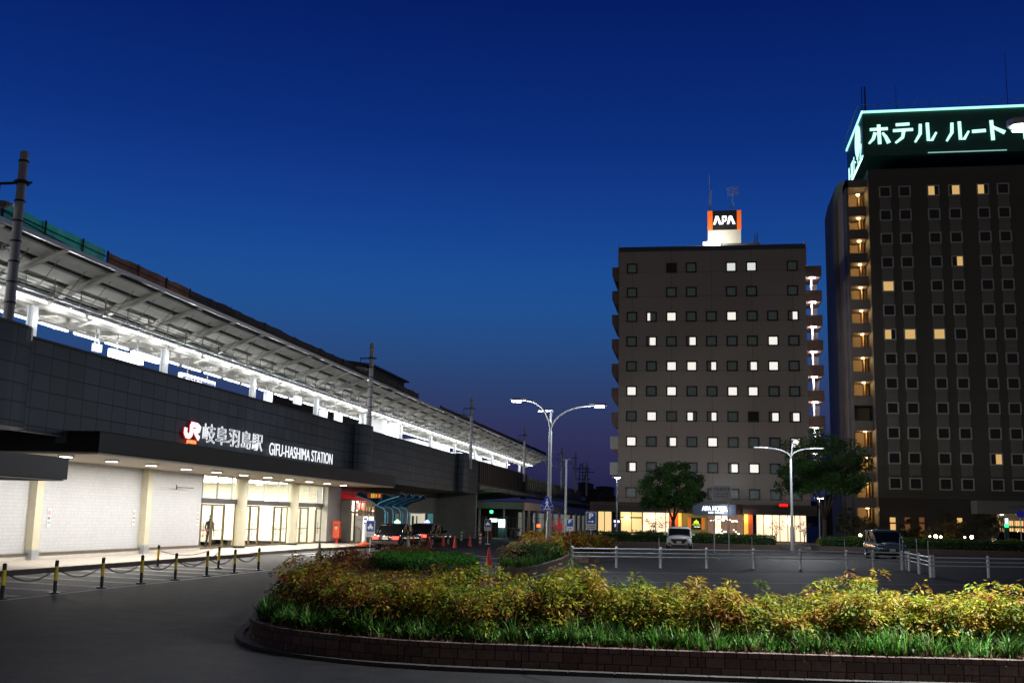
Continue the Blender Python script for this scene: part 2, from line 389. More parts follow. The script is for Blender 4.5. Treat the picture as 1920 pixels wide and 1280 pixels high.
for yc in (27.9, 62.9, 91.4):                                     # rounded bays around the mast feet
    b = MB(); prof = []
    for i in range(13):
        t = math.pi*(i/12-.5); prof.append((XP-.02+.72*math.cos(t), yc+1.55*math.copysign(abs(math.sin(t))**.6, math.sin(t)), 4.30 if yc < 30 else 4.52 if yc < 66 else 4.1))
    b.prism([Vector(q) for q in prof], (0, 0, (7.36-4.30) if yc < 30 else (7.36-4.52) if yc < 66 else 3.26)); b.sm = False
    b.build('rounded_bay', panelm, S)
MB().box(-24.2, XC, 32.2, 67.4, 3.80, 4.5).build('entrance_canopy', panel_d, S, bevel=.03)
MB().box(-33, -24.2, 32.2, 40, 3.80, 4.5).build('side_canopy', panel_d, S)
MB().box(-24.2, XC+.05-.12, 32.28, 67.3, 3.74, 3.80).build('soffit', soffit_m, S)
MB().box(XW-.4, XW, 26, 48.9, .14, 3.74).build('tiled_wall', tilem, S)
MB().box(XW, XW+.10, 26, 48.85, .14, .30).build('plinth', mat('plinth_stone', (.55, .52, .48), .5, var=.1), S)
MB().box(XW+.012, XW+.14, 26, 48.85, .305, .375).build('handrail', mat('handrail_bronze', (.22, .17, .11), .3, .7), S)
for y0 in (35.25, 43.15):
    b = MB().box(XW, XW+.28, y0, y0+.42, .50, 3.74, 0).box(XW, XW+.30, y0-.01, y0+.43, .14, .5, 1)
    b.build('wall_pillar', [cream, galv], S)
# round pillars of the entrance
for y0 in (53.2, 60.6):
    b = MB().cyl((XW+.12, y0, .14), (XW+.12, y0, 3.74), .33, n=24, mi=0).cyl((XW+.12, y0, .14), (XW+.12, y0, .26), .35, n=24, mi=1)
    b.build('round_pillar', [cream, dark_metal], S, smooth=False)
MB().box(XW-.5, XW+.35, 66.0, 68.5, .26, 3.74, 0).box(XW-.52, XW+.37, 65.98, 68.52, .14, .26, 1).build('entrance_pier', [mat('pier_render', (.50, .49, .46), .7, var=.06), dark_metal], S)
# hall behind the glass
b = MB(); b.box(-36, XW-.4, 48.5, 68, .10, .14, 0); b.box(-36.2, -36, 48.5, 68, .14, 3.9, 1); b.box(-36, XW-.4, 48.3, 48.5, .14, 3.9, 1); b.box(-36, XW-.5, 68, 68.2, .14, 3.9, 1); b.box(-36, XW-.4, 48.5, 68, 3.9, 4.0, 1)
b.build('hall_interior', [mat('hall_floor', (.55, .52, .42), .3), inner_wall], S)
b = MB()
for yy in (50.5, 53.5, 56.5, 59.5, 62.5, 65.5):
    b.box(-34.5, XW-1.0, yy-.5, yy+.5, 3.84, 3.88)
b.build('hall_ceiling_light', hall_panel, S)
b = MB()                                                      # counters and ticket gates glimpsed inside
for yy in (50.2, 52.4, 57.0, 62.2): b.box(-32, -29.5, yy, yy+.5, .14, 1.1)
b.box(-35.9, -34, 50, 66, .14, 1.0); b.build('hall_counter', mat('counter', (.45, .42, .36), .4), S)
b = MB().box(-27.5, -27.3, 49.6, 50.5, 1.55, 1.95, 0).box(-27.5, -27.3, 50.8, 51.5, 1.6, 2.0, 0).box(-27.4, -27.2, 49.4, 50.1, .5, 1.35, 1).box(-27.4, -27.2, 50.3, 51.3, .55, 1.2, 1).box(-27.45, -27.25, 49.5, 51.6, 2.2, 2.7, 2)
b.build('hall_poster', [mat('yellow_poster', (.7, .55, .05), .5), mat('blue_poster', (.08, .35, .6), .5), mat('dark_poster', (.1, .1, .1), .5)], S)
MB().box(XW-.12, XW+.06, 48.9, 66.0, 2.36, 2.62).build('door_header', mat('header_metal', (.10, .10, .13), .3, .6), S)
b = MB()
for yy in (48.95, 50.6, 52.3, 54.3, 56.4, 58.5, 60.0, 61.6, 63.4, 64.9, 65.95): b.box(XW-.05, XW+.03, yy-.035, yy+.035, 2.62, 3.74)
b.box(XW-.05, XW+.03, 48.9, 66, 3.68, 3.74); b.build('transom_frame', galv, S)
MB().box(XW-.02, XW-.012, 48.92, 65.98, 2.62, 3.68).build('transom_glass', glass, S)
for (a, c) in ((48.95, 50.15), (50.15, 51.5), (53.9, 54.75), (54.75, 55.9), (58.1, 59.2), (59.2, 60.1), (61.2, 62.2), (62.2, 63.5), (64.9, 65.9)):
    d = MB(); fw_ = .07
    d.box(XW-.04, XW+.03, a, a+fw_, .16, 2.34).box(XW-.04, XW+.03, c-fw_-.012, c-.012, .16, 2.34).box(XW-.04, XW+.03, a+fw_, c-fw_-.012, 2.26, 2.34).box(XW-.04, XW+.03, a+fw_, c-fw_-.012, .16, .26).box(XW-.03, XW+.02, a+fw_, c-fw_-.012, 1.06, 1.10)
    dd = d.build('door', frame_m, S)
    MB().box(XW-.012, XW-.004, a+fw_, c-fw_-.012, .26, 2.26).build('pane', glass, dd)
    MB().cyl((XW+.08, a+.17, .75), (XW+.08, a+.17, 1.45), .018, n=8).box(XW+.03, XW+.08, a+.16, a+.18, .78, .8).box(XW+.03, XW+.08, a+.16, a+.18, 1.40, 1.42).build('door_handle', chrome, dd)
for (a, c) in ((51.55, 52.85), (55.95, 58.05), (63.55, 64.85)):
    d = MB(); d.box(XW-.04, XW+.02, a, a+.04, .16, 2.34).box(XW-.04, XW+.02, c-.04, c, .16, 2.34).box(XW-.04, XW+.02, a+.04, c-.04, .16, .22)
    d.build('fixed_light_frame', frame_m, S); MB().box(XW-.012, XW-.004, a+.04, c-.04, .22, 2.34).build('fixed_pane', glass, S)
# concrete wall and openings further along, under the panel wall
gray_r = mat('grey_render', (.27, .26, .24), .85, var=.18, vscale=.8, bump=.2)
MB().box(-24.6, -24.0, 68.5, 99.5, 0, 4.1).box(-24.0, XP-.02, 98.9, 99.5, 0, 4.1).build('lower_wall', gray_r, S)
MB().box(-24.0, XP-.35, 67.45, 99.4, 4.1, 4.2).build('overhang_soffit', gray_r, S)
for yy, ww, z0, z1, lit in ((84.2, 1.0, .1, 2.2, 0), (88.4, 1.2, .8, 2.0, 0), (91.0, 1.6, .8, 2.1, 0), (94.6, 2.2, .15, 2.3, 1)):
    f = MB().box(-23.99, -23.93, yy, yy+ww, z0, z1).build('window', dark_metal, S)
    MB().box(-23.93, -23.92, yy+.08, yy+ww-.08, z0+.08, z1-.08).build('pane', curtainmat('office_pane', (.10, .35, .33) if lit else (.02, .03, .03), .5 if lit else .05), f)
for k in range(11):
    y = 33.1+k*2.9
    o = thing('downlight', (-20.95, y, 3.74), f'{nth(k+1)} round downlight from the left in the entrance ceiling', 'ceiling light', 'downlights in the entrance ceiling')
    MB().cyl((-20.95, y, 3.735), (-20.95, y, 3.68), .25, .27, n=20).build('rim', white_paint, o)
    MB().cyl((-20.95, y, 3.685), (-20.95, y, 3.672), .2, n=20).build('lens', mat('downlight_lens', (1, 1, 1), emit=18, ecol=(1, .93, .82)) if k == 0 else bpy.data.materials['downlight_lens'], o)
    lamp('bulb', (-20.95, y, 3.66), 165, (1.0, .955, .88), o, 'AREA', .36)
# station name in lit letters
neon = mat('neon_white', (1, 1, 1), emit=1.25, ecol=(.95, .97, 1.0)); neon_r = mat('neon_red', (1, .1, .02), emit=3.0, ecol=(1, .16, .04)); halo_r = mat('logo_red_edge', (.5, .01, .01), emit=.6, ecol=(.9, .02, .03))
SG = thing('station_name_sign', (XP, 45, 4.6), 'white lit station name letters with red edged logo on the dark panel wall', 'sign')
XS = XP+.12
a, c = onX(381, 793, XS), onX(381, 831, XS); e = onX(493, 815, XS)
text('岐阜羽島駅', 'name_letters', neon, SG, (XS, a.y, c.z+.05), wd=e.y-a.y, ht=(a.z-c.z)*.97, depth=.02, outline=.008, **FX)
a, c = onX(505.5, 829, XS), onX(505.5, 852, XS); e = onX(623.5, 850, XS)
text('GIFU-HASHIMA STATION', 'name_letters', neon, SG, (XS, a.y, c.z), wd=e.y-a.y, ht=a.z-c.z, depth=.015, bold=-.006, **FX)
a, c = onX(344.5, 789, XS), onX(344.5, 817, XS); e = onX(375, 805, XS)
def stroke2(mb, pts, wdt, org, sw, sh, x0, dx):
    """thick polyline with mitred joints in the plane facing +X"""
    P = [Vector((p[0]*sw, p[1]*sh)) for p in pts]; Lf, Rt = [], []
    for i, p in enumerate(P):
        d1 = (P[i]-P[i-1]).normalized() if i else None; d2 = (P[i+1]-P[i]).normalized() if i < len(P)-1 else None
        d = ((d1 or d2)+(d2 or d1)).normalized(); n_ = Vector((-d.y, d.x)); k = 1/max(.5, n_.dot(Vector((-(d1 or d2).y, (d1 or d2).x))))
        Lf.append(p+n_*wdt/2*k); Rt.append(p-n_*wdt/2*k)
    for i in range(len(P)-1):
        mb.prism([(x0, org[0]+q.x, org[1]+q.y) for q in (Rt[i], Rt[i+1], Lf[i+1], Lf[i])], (dx, 0, 0))
J = [(.13, .62), (.12, .30), (.20, .10), (.36, .08), (.45, .22), (.46, .92)]
Rr = [(.44, .92), (.80, .90), (.93, .76), (.90, .58), (.74, .50), (.62, .50), (.94, .02)]
for (nm, mt_, wd_, x0, dx) in (('logo_edge', halo_r, .26, XS-.03, .03), ('logo', neon, .19, XS+.002, .04)):
    b = MB(); k = e.y-a.y; hgt = a.z-c.z
    for pts in (J, Rr): stroke2(b, pts, wd_, (a.y, c.z-.02), k, hgt, x0, dx)
    b.build(nm, mt_, SG)
q = onX(349, 830, XS); q2 = onX(367, 826, XS); text('JR東海', 'logo_caption', neon_r, SG, (XS, q.y, q.z-.02), wd=q2.y-q.y, ht=.17, depth=.03, bold=.02, **FX)
# no-smoking plates on the tiled wall and door edge
plate_w = mat('sign_white', (.75, .75, .73), .5); ink = mat('sign_ink', (.03, .03, .03), .6); red_ink = mat('sign_red', (.5, .03, .03), .5); sign_blue = mat('sign_blue', (.02, .09, .42), .4)
for i, (px, where) in enumerate(((91.5, 'left part of the tiled wall'), (250.5, 'middle of the tiled wall'), (370.5, 'wall end next to the glass door'))):
    p = onX(px, 970 if i < 2 else 972, XW+.01); hh = .34
    o = thing('no_smoking_plate', (XW, p.y, p.z), f'small white no smoking plate on the {where}', 'notice', 'no smoking plates on the station wall')
    MB().box(XW+.002, XW+.02, p.y-.11, p.y+.11, p.z-hh, p.z+hh).build('plate', plate_w, o)
    b = MB(); 
    for k in range(20):
        t0, t1 = 2*math.pi*k/20, 2*math.pi*(k+1)/20
        b.prism([(XW+.021, p.y+.075*math.cos(t0), p.z+.18+.075*math.sin(t0)), (XW+.021, p.y+.075*math.cos(t1), p.z+.18+.075*math.sin(t1)), (XW+.021, p.y+.058*math.cos(t1), p.z+.18+.058*math.sin(t1)), (XW+.021, p.y+.058*math.cos(t0), p.z+.18+.058*math.sin(t0))], (.003, 0, 0))
    b.prism([(XW+.021, p.y-.05, p.z+.22), (XW+.021, p.y-.04, p.z+.23), (XW+.021, p.y+.05, p.z+.14), (XW+.021, p.y+.04, p.z+.13)], (.003, 0, 0))
    b.build('ring', red_ink, o); text('禁煙', 'lettering', ink, o, (XW+.021, p.y-.08, p.z-.06), wd=.16, ht=.09, depth=.003, **FX); text('全面禁煙', 'lettering', ink, o, (XW+.021, p.y-.08, p.z-.2), wd=.16, ht=.04, depth=.003, **FX)
p = onX(332, 913, XW+.3)
MB().cyl((XW+.28, p.y, p.z), (XW+.34, p.y+1.55, p.z+.01), .018).cyl((XW+.28, p.y, p.z-.1), (XW+.28, p.y, p.z+.1), .03).build('flag_holder', dark_metal, S)

# red awning shop beyond the entrance
SH = thing('corner_shop', (-22.6, 74, 0), 'small lit shop with red awning beyond the entrance pier', 'shop')
b = MB(); b.box(-23.99, -22.9, 69.2, 74.8, .02, .2, 0); b.box(-23.98, -22.7, 74.6, 74.8, .2, 3.0, 0); b.box(-23.99, -22.7, 69.0, 69.2, .2, 3.0, 0); b.box(-23.99, -22.7, 69.2, 74.6, 2.9, 3.0, 0); b.build('shell', gray_r, SH)
b = MB()
for yy in (69.25, 70.1, 71.0, 71.5, 72.4, 73.0, 73.7, 74.5): b.box(-22.8, -22.7, yy-.05, yy+.05, .2, 2.9)
b.box(-22.8, -22.7, 69.2, 74.6, 2.05, 2.2); b.build('shop_front_frame', mat('shop_frame', (.10, .08, .05), .4, .3), SH)
MB().box(-22.76, -22.75, 69.3, 74.6, .2, 2.9).build('shop_glass', glass, SH)
MB().box(-23.97, -23.9, 69.3, 74.6, .2, 2.88).build('shop_lit_wall', mat('shop_interior', (.8, .75, .6), .6, emit=1.3, ecol=(1, .93, .68)), SH)
b = MB().prism([(-23.9, 69.0, 3.45), (-21.4, 69.0, 2.95), (-21.4, 69.0, 2.85), (-23.9, 69.0, 3.0)], (0, 3.2, 0)); b.prism([(-23.9, 72.3, 3.45), (-21.6, 72.3, 2.95), (-21.6, 72.3, 2.85), (-23.9, 72.3, 3.0)], (0, 3.0, 0)); b.build('awning', mat('awning_red', (.60, .02, .03), .5, emit=.16, ecol=(.9, .03, .04)), SH)
for yy in (70.2, 71.15): MB().box(-22.69, -22.64, yy, yy+.65, 2.3, 2.78).build('banner', mat('banner_red', (.6, .05, .03), .5, emit=.3, ecol=(.9, .06, .04)), SH)
lamp('shop_light', (-22.2, 71.8, 2.7), 90, (1, .9, .7), SH, size=.4)

# ================================================================= elevated platform, roof, tube lamps
roof_u = mat('roof_underside_panel', (.70, .67, .61), .8, spec=.15, var=.10, vscale=1.5)
rib_m = mat('roof_rib_paint', (.62, .59, .53), .75, spec=.2, var=.10, vscale=3)
slot_m = mat('dark_corrugation', (.030, .028, .024), .8, var=.3, vscale=30)
XE, ZE, XL, ZL = -20.75, 10.55, -23.75, 9.62          # outer edge and low inner edge of the roof
Y0, Y1 = 21.0, 152.0
PF = thing('platform_roof', (-24, 80, 7.1), 'long pale platform roof with sloping ribs above the dark wall', 'platform roof')
sl = (ZE-ZL)/(XE-XL)
def zr(x): return ZE+(x-XE)*sl
b = MB(); b.prism([(XL, Y0, ZL+.06), (XE, Y0, ZE+.06), (XE, Y0, ZE+.12), (XL, Y0, ZL+.12)], (0, Y1-Y0, 0)); b.build('roof_sheet', slot_m, PF)
b = MB()                                                # pale ceiling boards leave dark corrugated gaps between them
xs = [XE-.12, XE-.30, XE-.98, XE-1.16, XE-1.84, XE-2.02, XE-2.62, XE-2.76, XL]
for x0, x1 in ((XE-.36, XE-.92), (XE-1.20, XE-1.76), (XE-2.04, XE-2.50), (XE-2.76, XL)):
    b.prism([(x1, Y0, zr(x1)-.02), (x0, Y0, zr(x0)-.02), (x0, Y0, zr(x0)+.058), (x1, Y0, zr(x1)+.058)], (0, Y1-Y0, 0))
b.build('ceiling_boards', roof_u, PF)
ys = [21.7+10/3*k for k in range(40)]; ys = [y for y in ys if y < Y1]
for y in ys:
    b = MB(); hb = .34
    b.prism([(XE+.02, y, zr(XE)-.10), (XL-.5, y, zr(XL)-.16-hb), (XL-.5, y, zr(XL)-.03), (XE+.02, y, zr(XE)-.03)], (0, .05, 0))
    b.prism([(XE+.02, y-.10, zr(XE)-.13), (XL-.5, y-.10, zr(XL)-.19-hb), (XL-.5, y-.10, zr(XL)-.16-hb), (XE+.02, y-.10, zr(XE)-.10)], (0, .25, 0))
    b.build('rib', rib_m, PF)
MB().box(XE, XE+.10, Y0, Y1, ZE-.08, ZE+.07).build('edge_gutter', mat('edge_trim', (.62, .62, .60), .35, .3), PF)
MB().box(XL-.32, XL-.05, Y0, Y1, ZL-.34, ZL-.05).build('gutter_beam', rib_m, PF)
b = MB()                                                # cable ladder above the lamps, faint emission standing in for tube light on it
for xx in (-23.42, -23.06): b.box(xx-.02, xx+.02, Y0, Y1, 9.50, 9.58)
k = Y0
while k < Y1: b.box(-23.42, -23.06, k, k+.12, 9.52, 9.55); k += .55
b.build('cable_ladder', mat('ladder_zinc', (.72, .76, .78), .35, .4, emit=.02, ecol=(.8, .95, 1)), PF)
b = MB(); b.box(-28.3, XL-.35, Y0, Y1, 9.98, 10.04)
b.build('inner_roof', roof_u, PF)
b = MB(); k = Y0
while k < Y1: b.box(-28.2, XL-.4, k, k+.12, 9.78, 9.98); k += 10/6
for xx in (-27.6, -26.9, -25.6, -24.7): b.box(xx-.05, xx+.05, Y0, Y1, 9.86, 9.97)
b.build('inner_joists', rib_m, PF)
MB().box(-28.42, -28.3, Y0, Y1, 9.99, 10.65).build('far_fascia_board', mat('fascia_white', (.66, .66, .64), .5, var=.06), PF)
colm = mat('column_white', (.70, .72, .73), .4, .1, var=.05)
for y in [25+10*k for k in range(13)]:
    b = MB(); b.box(-24.13, -24.07, y-.15, y+.15, 7.0, 9.75).box(-23.93, -23.87, y-.15, y+.15, 7.0, 9.75).box(-24.07, -23.93, y-.03, y+.03, 7.0, 9.75)
    b.build('column', colm, PF)
    MB().prism([(-24.0, y-.05, 9.1), (-24.0, y-.05, 9.35), (-25.6, y-.05, 9.9), (-25.6, y-.05, 9.78)], (0, .1, 0)).build('bracket', rib_m, PF)
b = MB()                                                # wires and pipes slung under the roof
for xx, zz, rr in ((-22.9, 9.36, .03), (-22.7, 9.42, .02), (-22.45, 9.55, .025), (-21.9, 9.62, .012), (-22.1, 9.45, .012)):
    b.cyl((xx, Y0, zz), (xx, Y1, zz), rr, n=6)
k = Y0+1.2
while k < Y1:
    b.cyl((-22.45, k, 9.3), (-22.45, k, zr(-22.45)), .02, n=5); b.cyl((-22.45, k, 9.36), (-23.2, k+.4, 9.36), .018, n=5); b.cyl((-21.4, k+.2, zr(-21.4)), (-22.7, k+.9, 9.4), .012, n=5); k += 5/3
b.build('service_pipes', mat('pipe_grey', (.22, .22, .21), .5, .4), PF)
deckm = mat('platform_concrete', (.30, .30, .30), .8, var=.15)
tag(MB().box(-29.0, XP-.6, 20, 205, 5.4, 6.2).box(-28, -22.4, 20, 155, 6.2, 7.1).build('viaduct_deck', deckm, None, (-24, 60, 0)), 'concrete viaduct deck carrying the tracks and platform', 'viaduct')
housing = mat('lamp_housing', (.35, .35, .35), .4)
def tube(x, y, z, ln, rowname, k, pw=0):
    o = thing('tube_lamp', (x, y, z), f'{nth(k)} tube lamp from the left in the {rowname}', 'tube lamp', 'tube lamps in the '+rowname)
    MB().box(x-.07, x+.07, y+.02, y+ln-.02, z+.05, z+.13).build('housing', housing, o)
    MB().cyl((x, y, z), (x, y+ln, z), .045, n=8).build('tube', tube_white, o)
    if pw: lamp('glow', (x+.02, y+ln/2, z-.38), pw*.75, (.93, .97, 1.0), o, size=.12)
k = 1; y = 22.3
while y < 150:
    for j in range(4):
        yy = y+j*2.44+.35
        if yy < 151: tube(-23.3, yy, 9.33, 2.08, 'near row under the platform roof', k, 62); k += 1
    y += 10
k = 1; y = 24.0
while y < 150: tube(-26.4, y, 9.40, 2.0, 'far row under the platform roof', k, 110 if k % 2 else 0); k += 1; y += 2.5
# rail masts with bands, brackets and wires
pole_m = mat('mast_concrete', (.50, .50, .51), .7, var=.12, vscale=2); insul = mat('insulator', (.45, .42, .38), .3)
masts = [(27.5, 'tall'), (62.9, 'second'), (91.5, 'third'), (120.0, 'fourth'), (152.0, 'fifth'), (178.0, 'sixth'), (205, 'seventh')]
mp_pts = []
for i, (y, nm) in enumerate(masts):
    p = [onX(31, 440, -19.98), onX(694, 740, -19.98), onX(883, 820, -19.98), onX(983, 860, -19.98), onX(1053, 880, -19.98), onX(1079, 880, -19.98), onX(1100, 880, -19.98)][i]
    x, yy = -19.98, p.y
    ztop = [onX(48, 286, x), onX(698.5, 643, x), onX(884, 745, x), onX(983, 800, x), onX(1053, 839, x), onX(1079, 847, x), onX(1093, 862, x)][i].z
    lab = ['near concrete rail mast with dark bands at the left edge', 'banded rail mast rising from the rounded bay beside the lit platform', 'banded rail mast at the far end of the panel wall', 'rail mast above the slatted viaduct fence', 'pale rail mast just right of the double arm street lamp', 'thin dark rail mast further down the line, before the farthest one', 'farthest thin rail mast over the dark roofs'][i]
    o = thing('rail_mast', (x, yy, 6.2), lab, 'rail mast', 'masts along the railway')
    MB().cyl((x, yy, 6.2), (x, yy, ztop), .165, .125, n=16).build('pole', pole_m, o)
    z = 7.9
    while z < ztop-.3: MB().cyl((x, yy, z), (x, yy, z+.05), .172-.0045*(z-7.9), n=14).build('band', dark_metal, o); z += .62
    MB().cyl((x, yy, ztop-1.0), (x, yy, ztop-.93), .23, n=12).box(x+.15, x+.34, yy-.02, yy+.02, ztop-1.0, ztop-.94).build('band', dark_metal, o)
    b = MB(); b.box(x-.75, x-.1, yy-.03, yy+.03, ztop-1.0, ztop-.93); b.cyl((x-.72, yy, ztop-1.0), (x-.72, yy, ztop-1.5), .02); b.build('top_bracket', dark_metal, o)
    b = MB(); b.lathe((x-.72, yy, ztop-1.75), [(.02, 0), (.1, .02), (.03, .06), (.11, .1), (.03, .14), (.09, .18), (.02, .22)], 10); b.build('insulator', insul, o)
    if i < 5:
        b = MB(); b.cyl((x-.2, yy, 10.9), (x-2.9, yy, 11.35), .05); b.cyl((x-.2, yy, 9.6), (x-2.6, yy, 9.9), .045); b.cyl((x-2.4, yy, 9.88), (x-2.5, yy, 11.3), .03); b.cyl((x-1.2, yy, 9.7), (x-2.3, yy, 11.2), .03); b.build('catenary_arm', galv, o)
        b = MB()
        for q in range(7): b.cyl((x-.35-q*.09, yy, 10.92+q*.015), (x-.39-q*.09, yy, 10.925+q*.015), .11, n=10)
        b.build('arm_insulator', insul, o); b = MB()
        for q in range(7): b.cyl((x-.35-q*.09, yy, 9.62+q*.012), (x-.39-q*.09, yy, 9.625+q*.012), .11, n=10)
        b.build('arm_insulator', insul, o)
    mp_pts.append(Vector((x-.72, yy, ztop-1.72)))
wire_m = mat('wire', (.015, .015, .02), .5)
def wirepts(a, c, sag, n=14): return [a.lerp(c, t/n)-Vector((0, 0, sag*4*(t/n)*(1-t/n))) for t in range(n+1)]
b = MB(); a0 = mp_pts[0]+Vector((0, -24, 1.2))
for p, q in zip([a0]+mp_pts[:-1], mp_pts): b.tube(wirepts(p, q, .55), .026, 5)
tag(b.build('overhead_wire', wire_m, None, a0), 'thin dark wire strung between the tops of the rail masts', 'wire')
# band of netting and rusty sheets on the roof edge
green = mat('green_netting', (.03, .80, .60), .5, var=.35, vscale=1.2, emit=.0); rust = mat('rusty_sheet', (.22, .10, .06), .8, var=.5, vscale=1.2); dk = mat('dark_sheet', (.035, .028, .03), .8, var=.5, vscale=1.0)
def band(name, y0, y1, h0, h1, m_, label, cat, posts):
    o = thing(name, (XE-.25, y0, ZE+.12), label, cat)
    b = MB(); nseg = max(2, int((y1-y0)/.5)); top = []
    for i in range(nseg+1):
        t = i/nseg; yy = y0+(y1-y0)*t; top.append((yy, ZE+.12+h0+(h1-h0)*t+random.uniform(-.035, .035), XE-.25+random.uniform(-.03, .03)))
    for (ya, za, xa), (yb, zb, xb) in zip(top[:-1], top[1:]):
        b.add([(xa, ya, ZE+.12), (xb, yb, ZE+.12), (xb, yb, zb), (xa, ya, za), (xa-.02, ya, ZE+.12), (xb-.02, yb, ZE+.12), (xb-.02, yb, zb), (xa-.02, ya, za)], [(0, 1, 2, 3), (7, 6, 5, 4), (3, 2, 6, 7)])
    b.build('sheet', m_, o); b = MB(); yy = y0
    while yy <= y1: b.cyl((XE-.2, yy, ZE+.1), (XE-.2, yy, ZE+.14+h0+(h1-h0)*(yy-y0)/(y1-y0)), .03, n=6); yy += posts
    b.cyl((XE-.2, y0, ZE+.12+h0*.55), (XE-.2, y1, ZE+.12+h1*.55), .02, n=5); b.build('rail_frame', dark_metal, o)
band('safety_netting', 22, 34.5, .62, .52, green, 'green construction netting along the platform roof edge', 'netting', 2.2)
band('sheet_fence', 34.6, 41, .50, .50, rust, 'rusty brown sheet fence on the roof edge after the netting', 'sheet fence', 2.2)
band('sheet_fence', 41.05, 79, .50, .52, dk, 'long dark sheet fence on the middle of the platform roof edge', 'sheet fence', 4)
band('sheet_fence', 86, 150, .36, .45, dk, 'far low dark sheet fence at the end of the roof edge', 'sheet fence', 6)
# platform furniture
sign_lit = mat('platform_sign_lit', (1, 1, 1), emit=2.6, ecol=(.93, .97, 1))
def board(px0, px1, py0, py1, X, label, m_=sign_lit, thick=.18, name='platform_sign'):
    a = onX(px0, py0, X); c = onX(px1, py1, X)
    o = thing(name, (X, (a.y+c.y)/2, a.z), label, 'platform sign')
    z0 = min(onX(px0, py1, X).z, c.z); z1 = a.z
    MB().box(X-thick, X, a.y, c.y, z0, z1).build('case', m_, o)
    b = MB()
    for t in (.2, .8): yy = a.y+(c.y-a.y)*t; MB().cyl((X-thick/2, yy, z1), (X-thick/2, yy, 9.95), .03, n=6).build('hanger', galv, o)
    return o, a, c, z0, z1
board(210, 270, 653, 668, -24.6, 'bright lit hanging platform sign left of the second platform column')
board(252, 300, 657, 668, -25.4, 'bright lit hanging platform sign overlapping its left neighbour')
o, a, c, z0, z1 = board(341, 404, 698, 712, -24.4, 'white and blue hanging departure board above the station name', sign_lit)
MB().box(-24.39, -24.36, a.y+.1, c.y-.1, z0-.35, z0+.22).build('blue_board', mat('board_blue', (.02, .03, .12), .4, emit=.25, ecol=(.15, .15, .6)), o)
for k, s_ in enumerate(('のりかえ 出口', '新幹線 Tracks')): text(s_, 'lettering', tube_white, o, (-24.35, a.y+.3+k*.2, z0+.02-k*.26), wd=1.7, ht=.13, depth=.01, **FX)
for px, py, lab in ((505, 745, 'small white panel hanging below the fourth platform column gap'), (185, 652, 'small pale panel hanging left of the bright platform signs'), (608, 776, 'small white panel beside the platform column over the station name'), (560, 750, 'small lit box in the far lamp row'), (636, 783, 'lit white box hanging by the second rail mast')):
    board(px-5, px+6, py-9, py+6, -24.8, lab, mat('pale_panel', (.75, .78, .8), .4, emit=.5, ecol=(.9, .95, 1)) if px == 505 else bpy.data.materials['pale_panel'])
o = thing('stair_enclosure', (-25.2, 72, 7.1), 'bright white stair enclosure on the platform behind the second mast', 'stair enclosure')
a = onX(697, 780, -25.0); c = onX(722, 790, -25.0)
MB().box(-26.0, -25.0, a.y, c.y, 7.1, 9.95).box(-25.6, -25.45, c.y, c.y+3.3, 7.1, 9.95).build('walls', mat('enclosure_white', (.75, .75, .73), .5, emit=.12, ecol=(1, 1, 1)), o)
MB().box(-24.98, -24.5, c.y+.1, c.y+2.4, 7.3, 9.6).build('lit_panel', sign_lit, o)
for k, (y, ww, zt) in enumerate(((94, 5.5, 8.75), (101, 7, 8.9), (112, 4, 8.7), (122, 3, 9.0), (129, 5, 8.8), (139, 3, 9.1))):
    o = thing('waiting_room', (-25.5, y, 7.1), f'{nth(k+1)} low white glazed box on the far half of the platform from the left', 'waiting room', 'white boxes on the platform')
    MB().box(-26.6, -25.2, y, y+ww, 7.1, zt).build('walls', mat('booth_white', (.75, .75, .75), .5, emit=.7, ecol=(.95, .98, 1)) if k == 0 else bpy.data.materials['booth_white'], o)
    MB().box(-26.7, -25.1, y-.1, y+ww+.1, zt, zt+.08).build('roof', galv, o)
# dark building behind the roof
DB = thing('rooftop_building', (-33, 88, 0), 'dark gabled building top behind the platform roof', 'building')
a = onX(700, 700, -30); c = onX(758, 720, -30)
b = MB().box(-40, -30, a.y-1, c.y, 0, onX(757, 716, -30).z); b.build('wall', mat('dark_cladding', (.05, .05, .06), .7), DB)
z = onX(757, 716, -30).z; b = MB().prism([(-40.3, a.y-1.4, z), (-29.6, a.y-1.4, z), (-29.6, a.y-1.4, z+.15), (-35, a.y-1.4, z+.9), (-40.3, a.y-1.4, z+.15)], (0, c.y-a.y+1.9, 0)); b.build('roof', mat('dark_roof', (.04, .04, .045), .5), DB)

# ================================================================= hotel with brown facade and roof sign (middle)
YA = 125.0
apa_w = gridmat('beige_brown_facade_panels', (.44, .38, .335), (.27, .235, .21), 4.62, 2.935, .03, .7, axis='XZ', var=.06, bumpd=.02, off=(.3, 1.2), vs=.25)
apa_bal = mat('balcony_brown', (.30, .20, .17), .7, var=.08, vscale=1)
win_fr = mat('black_window_frame', (.012, .012, .013), .35)
pane_on = curtainmat('pane_lit', (1.0, .96, .88), .92, 6, .28)
pane_on2 = curtainmat('pane_lit_blind', (.93, .95, .95), .75, 6, .06)
pane_off = curtainmat('pane_dim_curtain', (.22, .27, .26), .06, 7, .6)
pane_blk = mat('pane_dark', (.01, .01, .012), .1)
HA = thing('brown_hotel', (2, YA, 0), 'brown hotel block with gridded square windows and orange black rooftop sign', 'hotel')
XA0, XA1 = -9.1, 12.45
MB().box(XA0, XA1, YA, YA+13, 4.05, 33.6).build('wall', apa_w, HA)
b = MB(); prof = [(YA, 33.6), (YA+13, 33.6), (YA+13, 34.45), (YA+.9, 34.45), (YA+.3, 34.25), (YA-.05, 33.75)]
